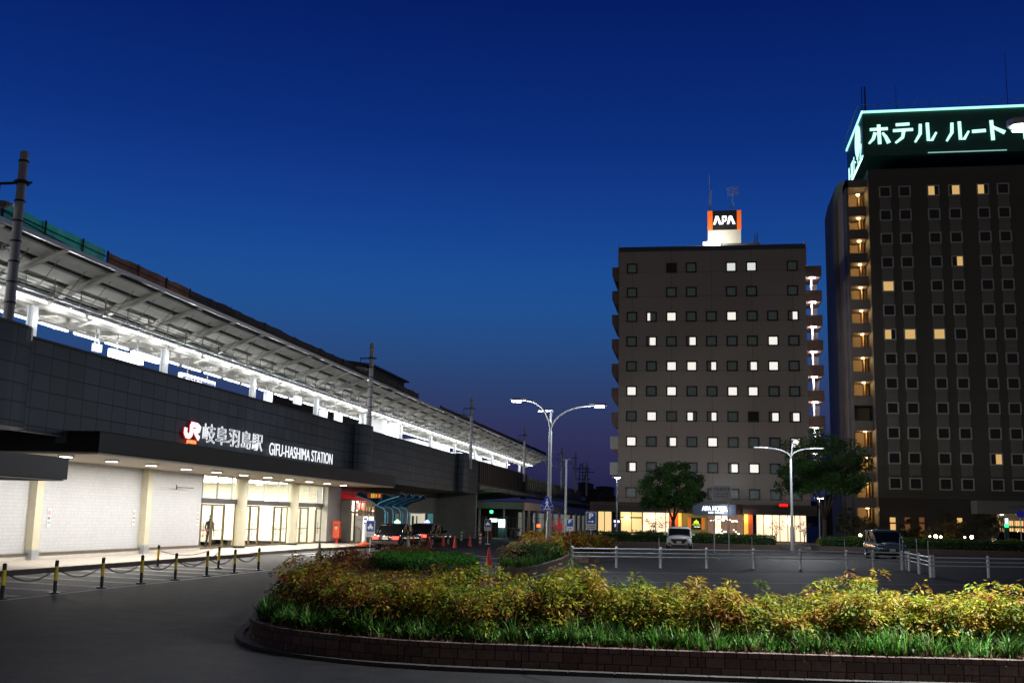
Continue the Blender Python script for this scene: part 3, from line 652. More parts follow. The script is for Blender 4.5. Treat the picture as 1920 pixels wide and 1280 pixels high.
b.prism([(XA0, y, z) for y, z in prof], (XA1-XA0, 0, 0)); b.build('roof_band', mat('slate_roof_band', (.10, .11, .12), .6, var=.1), HA)
for x in (XA0-.12, XA1):
    b = MB(); pr = [(YA+2.4, 31.4), (YA+2.4, 34.5), (YA+1.3, 34.8), (YA+.3, 34.5), (YA-.15, 33.7), (YA-.15, 31.6)]
    b.prism([(x, y, z) for y, z in pr], (.12, 0, 0)); b.build('roof_fin', apa_w, HA)
xcol = [-7.57+2.316*i for i in range(9)]; zrow = [31.58-2.934*i for i in range(10)]
lit = {0: {5: 'b', 6: 'b', 2: 'k'}, 1: {}, 2: {1: 'l', 2: 'f', 5: 'f', 8: 'r'}, 3: {1: 'R', 3: 'R', 7: 'f'}, 4: {2: 'f', 3: 'f', 4: 'r', 6: 'R', 7: 'f'},
       5: {0: 'f', 2: 'f', 5: 'f', 6: 'f'}, 6: {1: 'f', 3: 'L', 4: 'r', 6: 'k', 7: 'R', 8: 'R'}, 7: {0: 'f', 2: 'R', 4: 'f', 8: 'f'}, 8: {0: 'R', 5: 'R', 6: 'f'}, 9: {}}
def window(parent, x, z, y, w_, h_, fr, mode, on, off, frw=.16, face=-1):
    b = MB(); x0, x1, z0, z1 = x-w_/2, x+w_/2, z-h_/2, z+h_/2; d0, d1 = y-.05, y+.02
    b.box(x0, x1, d0, d1, z0, z0+frw).box(x0, x1, d0, d1, z1-frw, z1).box(x0, x0+frw, d0, d1, z0+frw, z1-frw).box(x1-frw, x1, d0, d1, z0+frw, z1-frw)
    f = b.build('window', fr, parent)
    X0, X1, Z0, Z1 = x0+frw, x1-frw, z0+frw, z1-frw; q = y-.012; s = {'f': (0, 1), 'r': (.45, 1), 'R': (.28, 1), 'l': (0, .33), 'L': (0, .62)}.get(mode)
    b = MB()
    if s is None: b.quad((X0, q, Z0), (X1, q, Z0), (X1, q, Z1), (X0, q, Z1), 0); ms = [{'k': pane_blk, 'b': pane_on2}.get(mode, off)]
    else:
        a, c = X0+(X1-X0)*s[0], X0+(X1-X0)*s[1]; ms = [off, on]
        if s[0] > 0: b.quad((X0, q, Z0), (a, q, Z0), (a, q, Z1), (X0, q, Z1), 0)
        b.quad((a, q, Z0), (c, q, Z0), (c, q, Z1), (a, q, Z1), 1)
        if s[1] < 1: b.quad((c, q, Z0), (X1, q, Z0), (X1, q, Z1), (c, q, Z1), 0)
    b.build('pane', ms, f)
for r_ in range(10):
    for c_ in range(9):
        if r_ < 2 and c_ in (1, 4, 7): continue
        window(HA, xcol[c_]+random.uniform(-.02, .02), zrow[r_], YA, 1.25, 1.22, win_fr, lit[r_].get(c_, 'd'), pane_on, pane_off)
# rounded balconies on the left flank
for r_ in range(9):
    z = [32.0, 29.1, 26.2, 23.25, 20.3, 17.4, 14.5, 11.5, 8.5][r_]
    b = MB(); pr = [(XA0-.9, z), (XA0-.01, z), (XA0-.01, z-1.75), (XA0-.35, z-1.72), (XA0-.72, z-1.45), (XA0-.9, z-1.0)]
    b.prism([(x, YA+1.0, zz) for x, zz in pr], (0, 7, 0)); b.build('side_balcony', apa_bal, HA)
for za_ in (10.2, 7.2): MB().box(XA0-1.0, XA0-.01, YA+.8, YA+1.0, za_, za_+1.45).build('side_screen', white_paint, HA)
# open stair landings with bright lamps on the right flank
stair_w = mat('stair_inner_white', (.55, .50, .52), .6)
lamp_stair = mat('stair_lamp', (1, 1, 1), emit=22, ecol=(.95, .94, 1.0))
for r_ in range(9):
    z = 31.9-2.935*r_
    b = MB(); b.box(XA1+.01, XA1+1.95, YA+1.5, YA+1.65, z-1.25, z).box(XA1+1.8, XA1+1.95, YA+1.65, YA+6, z-1.25, z).box(XA1+.01, XA1+1.8, YA+1.65, YA+6, z-1.3, z-1.15)
    b.build('landing', apa_bal, HA)
    if r_ < 8:
        b = MB(); b.prism([(XA1+1.0, YA+5.9, z-1.3), (XA1+1.9, YA+5.9, z-1.3), (XA1+1.78, YA+5.9, z-2.94), (XA1+1.0, YA+5.9, z-2.94)], (0, .1, 0)); b.box(XA1+.02, XA1+1.0, YA+5.9, YA+6, z-2.94, z-2.6); b.build('landing_back_wall', stair_w, HA)
        b = MB(); b.box(XA1+.78, XA1+.98, YA+2.6, YA+2.8, z-2.94, z-1.42); b.build('landing_post', mat('post_white', (.75, .72, .78), .5) if r_ == 0 else bpy.data.materials['post_white'], HA)
        b = MB(); b.box(XA1+.6, XA1+1.25, YA+1.75, YA+2.0, z-1.40, z-1.31); lo = b.build('landing_lamp', lamp_stair, HA)
        lamp('bulb', (XA1+.9, YA+2.0, z-1.5), 130, (.93, .92, 1.0), HA, size=.1)
# podium: brown lintel, canopy and lit lobby glazing
pod = mat('podium_brown', (.10, .065, .055), .6, var=.15); dkc = mat('podium_canopy', (.03, .025, .03), .5)
MB().box(-12.2, 13.0, YA-1.2, YA+12, 2.95, 4.05).build('podium', pod, HA)
MB().box(-11.2, -1.6, YA-2.2, YA-1.2, 2.95, 3.65).box(4.9, 12.7, YA-2.2, YA-1.2, 2.95, 3.6).build('lobby_canopy', dkc, HA)
lob = curtainmat('lobby_curtain', (1.0, .70, .30), .95, 3.0, .22); lob2 = curtainmat('lobby_curtain_right', (1.0, .76, .52), 1.25, 3.0, .12); lob3 = mat('orange_glow', (.6, .12, .02), .5, emit=.45, ecol=(1, .25, .03))
def lobpx(x): return onY(x, 985, YA-1.25).x
for (a, c, m_) in ((1121, 1147, lob), (1163, 1204, lob), (1204, 1255, lob2), (1418, 1448, lob2), (1448, 1477, lob2), (1477, 1512, lob2)):
    b = MB().box(lobpx(a)+.04, lobpx(c)-.04, YA-1.25, YA-1.2, .1, 2.93); b.build('lobby_glazing', m_, HA)
b = MB()
for a in (1121, 1133.5, 1147, 1163, 1184, 1205, 1229, 1248, 1255, 1418, 1432, 1448, 1462, 1477, 1490, 1500): x = lobpx(a); b.box(x-.04, x+.04, YA-1.32, YA-1.26, .1, 2.94)
b.box(lobpx(1163), lobpx(1205), YA-1.32, YA-1.26, 2.25, 2.4); b.build('lobby_mullions', frame_m, HA)
# entrance bay
ocm = [mat('orange_panel', (.45, .07, .02), .5, emit=.25, ecol=(1, .2, .03)), mat('amber_panel', (.8, .4, .05), .5, emit=.9, ecol=(1, .5, .08))]
MB().box(lobpx(1256), lobpx(1272), YA-1.7, YA-1.2, .1, 2.93, 0).box(lobpx(1272)+.003, lobpx(1278), YA-1.75, YA-1.2, .1, 2.93, 1).build('orange_column', ocm, HA); MB().box(lobpx(1395), lobpx(1402)-.003, YA-2.2, YA-1.2, .1, 2.93, 1).box(lobpx(1402), lobpx(1411), YA-2.25, YA-1.2, .1, 2.93, 0).build('orange_column', ocm, HA)
MB().box(lobpx(1278), lobpx(1325), YA-1.6, YA-1.2, .1, 2.93).build('olive_wall', mat('olive_wall', (.30, .25, .06), .6, emit=.06, ecol=(1, .8, .2)), HA)
b = MB().box(lobpx(1325), lobpx(1396), YA+2.8, YA+3, .1, 2.93, 0).box(lobpx(1341), lobpx(1352), YA-1.1, YA-1.0, .1, 2.3, 1).box(lobpx(1341), lobpx(1364), YA-1.15, YA-1.12, 2.3, 2.9, 2)
b.build('vestibule', [mat('vestibule_dark', (.25, .15, .10), .5, emit=.18, ecol=(1, .6, .4)), lob2, mat('vestibule_bright', (1, .8, .6), .5, emit=1.4, ecol=(1, .78, .6))], HA)
b = MB()
for k in range(26):
    x = random.uniform(lobpx(1327), lobpx(1392)); z = random.choice([2.15, 2.2, 2.3, 1.2, .8, 1.0, 2.5]); s_ = random.uniform(.04, .1); b.box(x-s_*1.5, x+s_*1.5, YA-1.32, YA-1.28, z-s_, z+s_)
b.build('glass_glints', mat('glint', (1, 1, 1), emit=2.0, ecol=(1, .85, .75)), HA)
b = MB()
for a in (1326, 1340, 1353, 1365, 1380, 1394): x = lobpx(a); b.box(x-.04, x+.04, YA-1.26, YA-1.2, .1, 2.93)
b.box(lobpx(1326), lobpx(1394), YA-1.27, YA-1.21, 2.28, 2.36); b.build('entrance_frame', frame_m, HA)
for px in (1258, 1265, 1398): lamp('lobby_light', (lobpx(px), YA-2.6, 2.6), 60, (1, .55, .2), HA, size=.2)
for px in (1175, 1225, 1440, 1480): lamp('lobby_light', (lobpx(px), YA-1.8, 2.3), 110, (1, .75, .45), HA, size=.3)
# lettering over the entrance, wall plate, red sign
es = thing('entrance_sign', (2, YA-2.4, 3.0), 'glowing white letters above the hotel entrance', 'sign')
a = onY(1316, 946, YA-2.6); c = onY(1364, 958, YA-2.6)
MB().box(a.x-1.0, c.x+.9, YA-2.5, YA-1.2, 2.75, 4.0).build('sign_beam', mat('sign_beam_blue', (.05, .06, .09), .4, emit=.04, ecol=(.4, .6, 1)), es)
glow_l = mat('sign_letters', (1, 1, 1), emit=3.0, ecol=(.85, .92, 1)); text('APA HOTEL', 'lettering', glow_l, es, (a.x, YA-2.52, 3.25), wd=c.x-a.x, ht=.52, depth=.05, bold=.03, **FY)
text('GIFU-HASHIMA', 'lettering', glow_l, es, (a.x+.7, YA-2.52, 2.98), wd=1.7, ht=.16, depth=.05, bold=.03, **FY)
lamp('sign_light', (3.0, YA-3.6, 3.3), 160, (.8, .9, 1), es, size=.4)
ws = thing('wall_sign', (0, YA-1.7, 1.0), 'black wall sign with yellow green lettering and orange sides', 'sign')
a = onY(1296, 970, YA-1.7); c = onY(1315, 992, YA-1.7)
MB().box(a.x, c.x, YA-1.72, YA-1.62, c.z, a.z).build('plate', black, ws); MB().box(a.x-.38, a.x-.02, YA-1.7, YA-1.62, c.z, a.z).build('side_panel', lob3, ws); MB().box(c.x+.02, c.x+.38, YA-1.7, YA-1.62, c.z, a.z).build('side_panel', lob3, ws)
yg = mat('yellow_green_letters', (.5, .7, .02), emit=1.2, ecol=(.65, .9, .03))
m0 = (a.x+c.x)/2; b = MB().prism([(m0-.3, YA-1.73, a.z-.62), (m0+.3, YA-1.73, a.z-.62), (m0+.24, YA-1.73, a.z-.38), (m0+.1, YA-1.73, a.z-.34), (m0, YA-1.73, a.z-.15), (m0-.1, YA-1.73, a.z-.34), (m0-.24, YA-1.73, a.z-.38)], (0, .01, 0)); b.build('crest', yg, ws)
text('APA HOTEL', 'lettering', yg, ws, (a.x+.1, YA-1.73, a.z-.82), wd=c.x-a.x-.2, ht=.14, depth=.01, bold=.02, **FY); text('HOTEL & RESORTS', 'lettering', glow_l, ws, (a.x+.3, YA-1.73, a.z-1.05), wd=.7, ht=.1, depth=.01, **FY)
a = onY(1461, 943, YA-2.3); rs = thing('red_shop_sign', (a.x, YA-2.3, a.z), 'small red lit sign over the right lobby windows', 'sign')
b = MB()
for k in range(3): b.box(a.x+k*.33, a.x+k*.33+.27, YA-2.35, YA-2.22, a.z-.36, a.z-.02)
b.build('letters', mat('red_letter_light', (1, 0, 0), emit=1.0, ecol=(1, .02, .02)), rs); MB().box(a.x-.1, a.x+1.1, YA-2.21, YA-2.15, a.z-.42, a.z+.05).build('backing', dkc, rs)
pm2 = thing('vending_machine', (-7.5, YA-3, 0), 'dark purple vending box with lit top beside the lobby curtain', 'vending machine')
a = onY(1150, 960, YA-3); MB().box(a.x, a.x+.9, YA-3.6, YA-3, 0, 2.1).build('case', mat('purple_case', (.05, .03, .12), .4), pm2, bevel=.03); MB().box(a.x+.12, a.x+.75, YA-3.64, YA-3.6, 1.75, 1.98).build('lit_top', mat('lilac_light', (1, 1, 1), emit=2.2, ecol=(.75, .65, 1)), pm2); MB().box(a.x+.2, a.x+.4, YA-3.64, YA-3.6, 1.25, 1.6).build('lit_panel', mat('pale_blue_light', (1, 1, 1), emit=.9, ecol=(.6, .75, 1)), pm2)
# roof sign box, aerials
RS = thing('rooftop_sign', (3.3, YA+5, 33.9), 'cubic rooftop sign with white letters on black and orange edges', 'sign')
YS = YA+4
pa, pb = onY(1326.5, 396, YS), onY(1390, 430, YS); xm0, xm1 = onY(1336, 410, YS).x, onY(1381.5, 410, YS).x; zb = onY(1350, 451, YS).z
MB().box(pa.x+.03, pb.x-.03, YS+.02, YS+3.6, 33.6, pa.z-.03).build('box_base', mat('sign_base_white', (.72, .68, .60), .6, var=.06), RS)
orp = mat('orange_edge', (.8, .13, .02), .5, emit=.55, ecol=(1, .17, .02))
MB().box(pa.x, xm0, YS-.08, YS+.02, pb.z, pa.z).build('side_panel', orp, RS); MB().box(xm1, pb.x, YS-.08, YS+.02, pb.z, pa.z).build('side_panel', orp, RS)
MB().box(xm0, xm1, YS-.1, YS+.02, pb.z-.02, pa.z).build('black_panel', black, RS)
# letters: A without crossbar, P, A without crossbar, drawn as blocks
Lm = mat('roof_letters', (1, 1, 1), emit=1.6, ecol=(1, 1, 1)); gx0 = onY(1337.5, 410, YS).x; gx1 = onY(1378, 410, YS).x; gz0 = onY(1358, 421, YS).z; gz1 = onY(1358, 405.5, YS).z
def glyph(polys, x0, wd):
    b = MB()
    for P in polys: b.prism([(x0+u*wd, YS-.1, gz0+v*(gz1-gz0)) for u, v in P], (0, -.07, 0))
    b.build('letter', Lm, RS)
Ag = [[(0, 0), (.26, 0), (.50, .70), (.40, 1.0), (.28, 1.0)], [(.72, 0), (1.04, 0), (.62, 1.0), (.40, 1.0), (.50, .72)]]
Pg = [[(.0, 0), (.25, 0), (.25, 1), (.0, 1)], [(.26, .78), (.72, .78), (.92, 1), (.26, 1)], [(.72, .78), (.95, .55), (1.0, .72), (.92, 1)], [(.26, .30), (.72, .30), (.95, .55), (.72, .50), (.26, .50)], [(.72, .50), (.95, .55), (.72, .78)]]
W_ = gx1-gx0; glyph(Ag, gx0, W_*.37); glyph(Pg, gx0+W_*.40, W_*.23); glyph(Ag, gx0+W_*.62, W_*.38)
lamp('sign_flood', ((pa.x+pb.x)/2-1.2, YS-2.6, 35.4), 700, (1, .96, .85), RS, size=.3)
MB().box(pa.x-.6, pa.x+1.5, YS-1.7, YS-.1, 34.4, 35.3).build('lit_plinth', mat('plinth_white', (.75, .73, .65), .6), RS)
aa = onY(1352, 452, YA+2); ab = onY(1426, 452, YA+2)
b = MB().box(aa.x, ab.x, YA+2.6, YA+6, 34.3, 35.1); b.build('parapet_box', mat('parapet_green', (.10, .13, .10), .7), HA)
AN = thing('roof_aerials', (1.5, YS+1, 37), 'white aerial masts and television antenna above the rooftop sign', 'antenna')
alum = mat('aluminium', (.6, .62, .62), .35, .6)
b = MB(); q = onY(1329.5, 325, YS+.5); b.cyl((q.x, YS+.5, pa.z-.4), (q.x, YS+.5, q.z), .06, .025, n=6); q2 = onY(1334.5, 353, YS+.5); b.tube([(q2.x-.25, YS+.5, pa.z), (q2.x-.12, YS+.5, pa.z+1.5), (q2.x-.12, YS+.5, q2.z-.4), (q2.x+.12, YS+.5, q2.z)], .05, 6); b.build('whip_mast', alum, AN)
q = onY(1373, 352, YS+.6); q1 = onY(1373, 379, YS+.6); b = MB(); b.cyl((q.x, YS+.6, q1.z), (q.x+.1, YS+.6, q.z), .05, n=6)
for k in range(6): b.cyl((q.x-.75+k*.03, YS+.6-.2+k*.12, q.z-.1-k*.16), (q.x+.75+k*.03, YS+.6-.2+k*.12, q.z+.08-k*.16), .03, n=5)
b.tube([(q.x+.05, YS+.6, q1.z), (q.x+.1, YS+.6, q1.z-.4), (q.x, YS+.6, q1.z-.8), (q.x-.25, YS+.6, q1.z-.75), (q.x-.32, YS+.6, q1.z-.5)], .07, 6); b.cyl((q.x, YS+.6, pa.z-.2), (q.x, YS+.6, q1.z-.7), .05, n=6); b.build('television_antenna', alum, AN)
b = MB()
for px in (1414.5, 1419): q = onY(px, 437, YA+3); b.cyl((q.x, YA+3, 34.7), (q.x+.05, YA+3, q.z), .1, .04, n=6)
b.build('roof_vent', dark_metal, HA)

# ================================================================= dark hotel with green sign (right)
YH = 128.0
h2w = gridmat('dark_brown_facade', (.110, .105, .090), (.075, .07, .06), 3.0, 2.853, .02, .75, axis='XZ', var=.06, vs=.25)
h2s = gridmat('grey_brown_pilaster', (.225, .22, .20), (.15, .145, .13), 50, 2.853, .02, .75, axis='XZ', var=.05, vs=.3)
HB = thing('dark_hotel', (30, YH, 0), 'tall dark brown hotel tower with green lit letters on top', 'hotel')
XH0, XH1 = 20.2, 52.0; ZB = 43.9
MB().box(XH0, XH1, YH, YH+16, 0, ZB).build('wall', h2w, HB)
MB().box(XH0-.01, XH1, YH-.12, YH-.01, 5.15, 5.45).build('string_course', h2w, HB)
cx = [onY(v, 906, YH).x for v in (1678.7, 1717, 1773.2, 1814.6, 1870.5, 1910.3)]; cx += [cx[5]+3.7, cx[5]+6.2]
zt, zbm = onY(1657.5, 360.3, YH).z, onY(1678.7, 905.7, YH).z
zr2 = [zt+(zbm-zt)*i/12 for i in range(13)]
warm_on = curtainmat('pane_warm', (1.0, .62, .22), .62, 5, .45); dkp = mat('pane_night_blue', (.006, .010, .016), .12, spec=.6); h2fr = mat('pale_window_surround', (.55, .54, .52), .6)
lit2 = {0: {2: 'L', 3: 'R', 4: 'L'}, 3: {3: 'r'}, 4: {0: 'f'}, 6: {0: 'L', 1: 'f', 2: 'f'}, 11: {4: 'r'}}
for x in cx:
    MB().box(x-.62, x+.62, YH-.055, YH-.002, zr2[12]+.9, zr2[0]-.6).build('pilaster', h2s, HB)
for r_ in range(13):
    for c_, x in enumerate(cx[:7]):
        f = lit2.get(r_, {}).get(c_)
        window(HB, x, zr2[r_], YH-.07, 1.38, 1.36, h2fr, f or 'd', warm_on, dkp, .14)
# lit warm details in the three top windows
# green sign box
gbox = mat('green_sign_panel', (.025, .14, .12), .4, var=.1, vscale=.4)
ga = onY(1616.6, 211, YH-.6); gb = onY(1625, 293, YH-.6)
SB = thing('green_rooftop_sign', (XH0, YH, ZB), 'dark green rooftop sign box with pale cyan katakana letters', 'sign')
MB().box(ga.x, XH1+.5, YH-.6, YH+13, gb.z, ga.z+.1).build('sign_box', gbox, SB)
cy = mat('cyan_letters', (1, 1, 1), emit=1.45, ecol=(.50, 1.0, .86)); cyr = mat('green_edge_neon', (1, 1, 1), emit=1.35, ecol=(.40, 1.0, .82))
z0 = onY(1630, 271, YH-.7).z; z1 = onY(1650, 234, YH-.7).z
def gly(strokes, pxa, pxb, name='letter'):
    """brush-like katakana strokes: list of (points, widths) in a unit cell"""
    xa = onY(pxa, 250, YH-.7).x; xb = onY(pxb, 250, YH-.7).x; Wc, Hc = xb-xa, z1-z0; b = MB(); eb = MB()
    for pts, wds in strokes:
        for grow, mb, dy, y0 in ((0, b, -.10, YH-.66), (.16, eb, -.04, YH-.60)):
            Lf, Rt = [], []
            for i, (u, v) in enumerate(pts):
                p = Vector((xa+u*Wc, z0+v*Hc)); a_ = Vector((xa+pts[max(i-1, 0)][0]*Wc, z0+pts[max(i-1, 0)][1]*Hc)); c_ = Vector((xa+pts[min(i+1, len(pts)-1)][0]*Wc, z0+pts[min(i+1, len(pts)-1)][1]*Hc))
                d = (c_-a_).normalized(); nn = Vector((-d.y, d.x)); hw = wds[i]/2+grow
                if grow: p = p+(-d*grow if i == 0 else d*grow if i == len(pts)-1 else Vector((0, 0)))
                Lf.append(p+nn*hw); Rt.append(p-nn*hw)
            for i in range(len(pts)-1): mb.prism([(q.x, y0, q.y) for q in (Rt[i], Rt[i+1], Lf[i+1], Lf[i])], (0, dy, 0))
    eb.build('letter_edge', mat('letter_edge_green', (.02, .10, .085), .4) if 'letter_edge_green' not in bpy.data.materials else bpy.data.materials['letter_edge_green'], SB); b.build(name, cy, SB)
ww = .33
ho = [([(.10, .76), (.90, .78)], [ww, ww]), ([(.50, 1.0), (.52, 0)], [ww*1.2, ww*1.2]), ([(.34, .60), (.24, .28), (.04, .04)], [ww*1.3, ww*1.1, ww*.6]), ([(.66, .58), (.80, .36), (.93, .04)], [ww*.7, ww*1.1, ww*1.4])]
te = [([(.18, .96), (.82, .98)], [ww, ww]), ([(.04, .66), (.98, .69)], [ww, ww]), ([(.54, .64), (.48, .30), (.14, .03)], [ww*1.2, ww*1.1, ww*.7])]
ru = [([(.30, .95), (.28, .45), (.05, .03)], [ww*1.0, ww*1.1, ww*.7]), ([(.60, 1.0), (.62, .10), (.78, .12), (.97, .50)], [ww*1.1, ww*1.1, ww*1.0, ww*.7])]
da = [([(.03, .47), (.95, .50)], [ww*1.1, ww*1.1])]
to = [([(.25, 1.0), (.30, 0)], [ww*1.2, ww*1.2]), ([(.32, .66), (.95, .36)], [ww*.9, ww*1.4])]
ii = [([(.95, 1.0), (.55, .62), (.02, .40)], [ww, ww, ww*.7]), ([(.66, .70), (.68, 0)], [ww*1.2, ww*1.2])]
nn_ = [([(.1, .9), (.35, .68)], [ww, ww*1.2]), ([(.95, .75), (.6, .2), (.1, .08)], [ww, ww*1.1, ww])]
for g, a, c in ((ho, 1627, 1669), (te, 1673, 1713), (ru, 1713, 1757), (ru, 1772, 1818), (da, 1822, 1850), (to, 1851, 1886), (ii, 1896, 1935), (nn_, 1940, 1975)): gly(g, a, c)
b = MB().box(ga.x-.05, XH1+.5, YH-.78, YH-.6, ga.z-.12, ga.z+.12); b.box(ga.x-.15, ga.x, YH-.78, YH+13, ga.z-.12, ga.z+.12); b.build('edge_neon', cyr, SB)
zl = onY(1625, 291.5, YH-.6).z; b = MB().box(onY(1740, 290, YH-.6).x, onY(1888, 289, YH-.6).x, YH-.7, YH-.6, zl+.02, zl+.10); b.box(ga.x-.15, ga.x, YH+.2, YH+12.5, zl-.1, zl+.08); b.build('edge_neon', mat('green_edge_dim', (1, 1, 1), emit=.6, ecol=(.45, .9, .8)), SB)
b = MB().box(ga.x-.16, ga.x, YH-.4, YH+12.6, zl-.10, zl+.12); b.build('edge_neon', cyr, SB)
b = MB(); zc = (z0+z1)/2+.6; 
b.prism([(ga.x-.02, YH+3.2+1.9*math.cos(t*math.pi/12), zc+1.9*math.sin(t*math.pi/12)) for t in range(24)], (-.12, 0, 0)); b.build('round_mark', cy, SB)
for k, s_ in enumerate('ルートイン'): text(s_, 'letter', cy, SB, (ga.x-.02, YH+11.9-k*2.45, zl+.45), wd=1.5, ht=1.9, depth=.06, bold=0, ax=(0, -1, 0), ay=(0, 0, 1))
b = MB()
for k in range(13): b.cyl((ga.x-.5, YH-.9+k*1.1, ga.z+.1), (ga.x-.5, YH-.9+k*1.1, ga.z+.9), .025, n=4)
for k in range(28): b.cyl((ga.x-.5+k*1.15, YH-.95, ga.z+.1), (ga.x-.5+k*1.15, YH-.95, ga.z+.75), .025, n=4)
b.cyl((ga.x-.5, YH-.95, ga.z+.8), (ga.x+31, YH-.95, ga.z+.8), .03, n=4); b.cyl((ga.x-.5, YH-.95, ga.z+.85), (ga.x-.5, YH+13, ga.z+.85), .03, n=4); b.build('maintenance_rail', mat('rail_green', (.15, .3, .27), .5), SB)
for px, pt, dd_ in ((1621, 163, .14), (1615, 163, .08), (1679, 160, .04), (1884, 100, .05)):
    q = onY(px, pt, YH+5); q0 = ga.z; nm = {1621: 'thick dark mast at the left corner of the green rooftop sign', 1615: 'slim dark rod just left of the thick corner mast', 1679: 'hair thin rod above the green rooftop sign', 1884: 'tall thin lightning rod above the last katakana letters'}[px]
    o = thing('roof_mast', (q.x, YH+5, q0), nm, 'mast', 'rods on the dark hotel roof'); b = MB().cyl((q.x, YH+5, q0), (q.x, YH+5, q.z), dd_, dd_*.6, n=8)
    o2 = b.build('rod', dark_metal, o)
# left wing of the dark hotel: warm lit landings
YW = YH+1.2; wx0 = onY(1593, 400, YW).x; wx1 = XH0-.02
wing = mat('wing_render', (.17, .155, .14), .75, var=.08, vscale=.5)
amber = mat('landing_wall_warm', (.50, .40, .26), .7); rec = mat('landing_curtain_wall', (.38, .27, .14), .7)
al = mat('amber_lamp', (1, .7, .3), emit=9, ecol=(1, .66, .30))
zw = [onY(1610, v, YW).z for v in (382, 425, 470, 513, 557, 601, 645, 690, 737, 783, 828, 877, 925, 968)]
zfl = [onY(1610, v, YW).z for v in (349, 393, 436, 480, 523.5, 567, 611, 656, 702, 747, 794, 843, 890, 938, 986)]
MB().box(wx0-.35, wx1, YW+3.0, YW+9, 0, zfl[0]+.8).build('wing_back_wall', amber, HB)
MB().box(wx0-.35, wx0-.1, YW, YW+3.0, 0, zfl[0]+.8).build('wing_side_wall', wing, HB)
MB().box(wx0-.35, wx1, YW, YW+3.0, zfl[0]-.15, zfl[0]+.8).build('wing_top', wing, HB)
for k in range(14):
    zt_ = zfl[k+1]+.35; 
    b = MB().box(wx0-.1, wx1-.12, YW-.05, YW+.1, zt_-1.15, zt_, 0).box(wx0-.1, wx1-.1, YW+.1, YW+3.0, zt_-1.15, zt_-1.0, 0)
    b.build('landing_parapet', wing, HB)
    ztop = zfl[k]-.72
    if k == 9: continue
    b = MB().cyl((wx0+1.15, YW+1.0, ztop-.02), (wx0+1.15, YW+1.0, ztop-.16), .24, .16, n=12); b.build('landing_lamp', al, HB)
    lamp('bulb', (wx0+1.15, YW+1.0, ztop-.3), 60, (1, .62, .26), HB, size=.12)
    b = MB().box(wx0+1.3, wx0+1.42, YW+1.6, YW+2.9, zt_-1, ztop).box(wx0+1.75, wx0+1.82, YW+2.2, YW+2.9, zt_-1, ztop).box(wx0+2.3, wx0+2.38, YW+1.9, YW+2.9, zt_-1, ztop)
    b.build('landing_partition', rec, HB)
# further wing with stepped dark balconies
YV = YH+9; vx0 = onY(1564, 400, YV).x; vx1 = onY(1597, 400, YV).x
b = MB(); zt2 = onY(1575, 340, YV).z; pr = [(vx0, 0), (vx1+3, 0), (vx1+3, zt2), (vx0+1.0, zt2), (vx0+.4, zt2-.5), (vx0, zt2-2.2)]
b.prism([(x, YV, z) for x, z in pr], (0, 10, 0)); b.build('far_wing', mat('far_wing_render', (.20, .19, .20), .75, var=.1, vscale=.4), HB)
for k in range(13):
    z = zfl[k+1]+.2; b = MB().box(vx1-1.35, vx1-.3, YV-3.4, YV-.02, z-1.4, z); b.build('dark_balcony', mat('balcony_dark', (.06, .055, .05), .8) if 'balcony_dark' not in bpy.data.materials else bpy.data.materials['balcony_dark'], HB)
    if k % 1 == 0: b = MB().box(vx1-.28, vx1-.1, YV-2.3, YV-2.1, z+.2, z+.45); b.build('small_amber_lamp', mat('small_amber', (1, .6, .2), emit=2.5, ecol=(1, .55, .15)) if 'small_amber' not in bpy.data.materials else bpy.data.materials['small_amber'], HB)
    b = MB().cyl((vx0+.8, YV-.02, z+.5), (vx0+.8, YV-.06, z+.5), .12, n=8); b.build('drain_hole', black, HB)
# ground floor of the dark hotel
gfm = mat('polished_dark_stone', (.055, .048, .045), .18, var=.15, vscale=1)
gx = lambda px: onY(px, 985, YH-.4).x
MB().box(XH0, gx(1832), YH-.4, YH-.02, 0, 5.15).build('stone_base', gfm, HB)
MB().box(gx(1822), XH1, YH-3.0, YH-.02, 3.55, 5.0).build('porch_canopy', mat('porch_grey', (.24, .23, .22), .6), HB)
text('HOTEL ROUTE INN', 'porch_lettering', mat('porch_letters', (.10, .10, .10), .5), HB, (gx(1880), YH-3.01, 4.2), wd=6.0, ht=.3, depth=.02, **FY)
for px in (1869, 1900):
    MB().cyl((gx(px), YH-2.6, 3.55), (gx(px), YH-2.6, 3.46), .16, n=10).build('porch_lamp', mat('porch_light', (1, 1, 1), emit=9, ecol=(1, .85, .6)) if 'porch_light' not in bpy.data.materials else bpy.data.materials['porch_light'], HB)
    lamp('bulb', (gx(px), YH-2.6, 3.35), 60, (1, .8, .5), HB, size=.1)
MB().box(gx(1860), gx(1863.5), YH-2.6, YH-.1, 0, 3.55).build('porch_column', mat('porch_column', (.35, .28, .2), .6), HB)
b = MB().box(gx(1863.5), XH1, YH-.1, YH-.06, .1, 2.1).box(gx(1863.5), XH1, YH-.1, YH-.06, 2.35, 2.9); b.build('porch_glazing', curtainmat('porch_lit', (1, .62, .25), .75, 1.5, .6), HB)
b = MB()
for k in range(9): b.box(gx(1864)+k*1.05, gx(1864)+k*1.05+.09, YH-.2, YH-.11, .1, 2.9)
b.box(gx(1863.5), XH1, YH-.2, YH-.11, 2.1, 2.35); b.build('porch_frame', frame_m, HB)
wlit = curtainmat('window_amber', (1, .58, .2), .8, 2, .15); wdim = mat('window_brown', (.2, .09, .05), .4, emit=.12, ecol=(1, .4, .15))
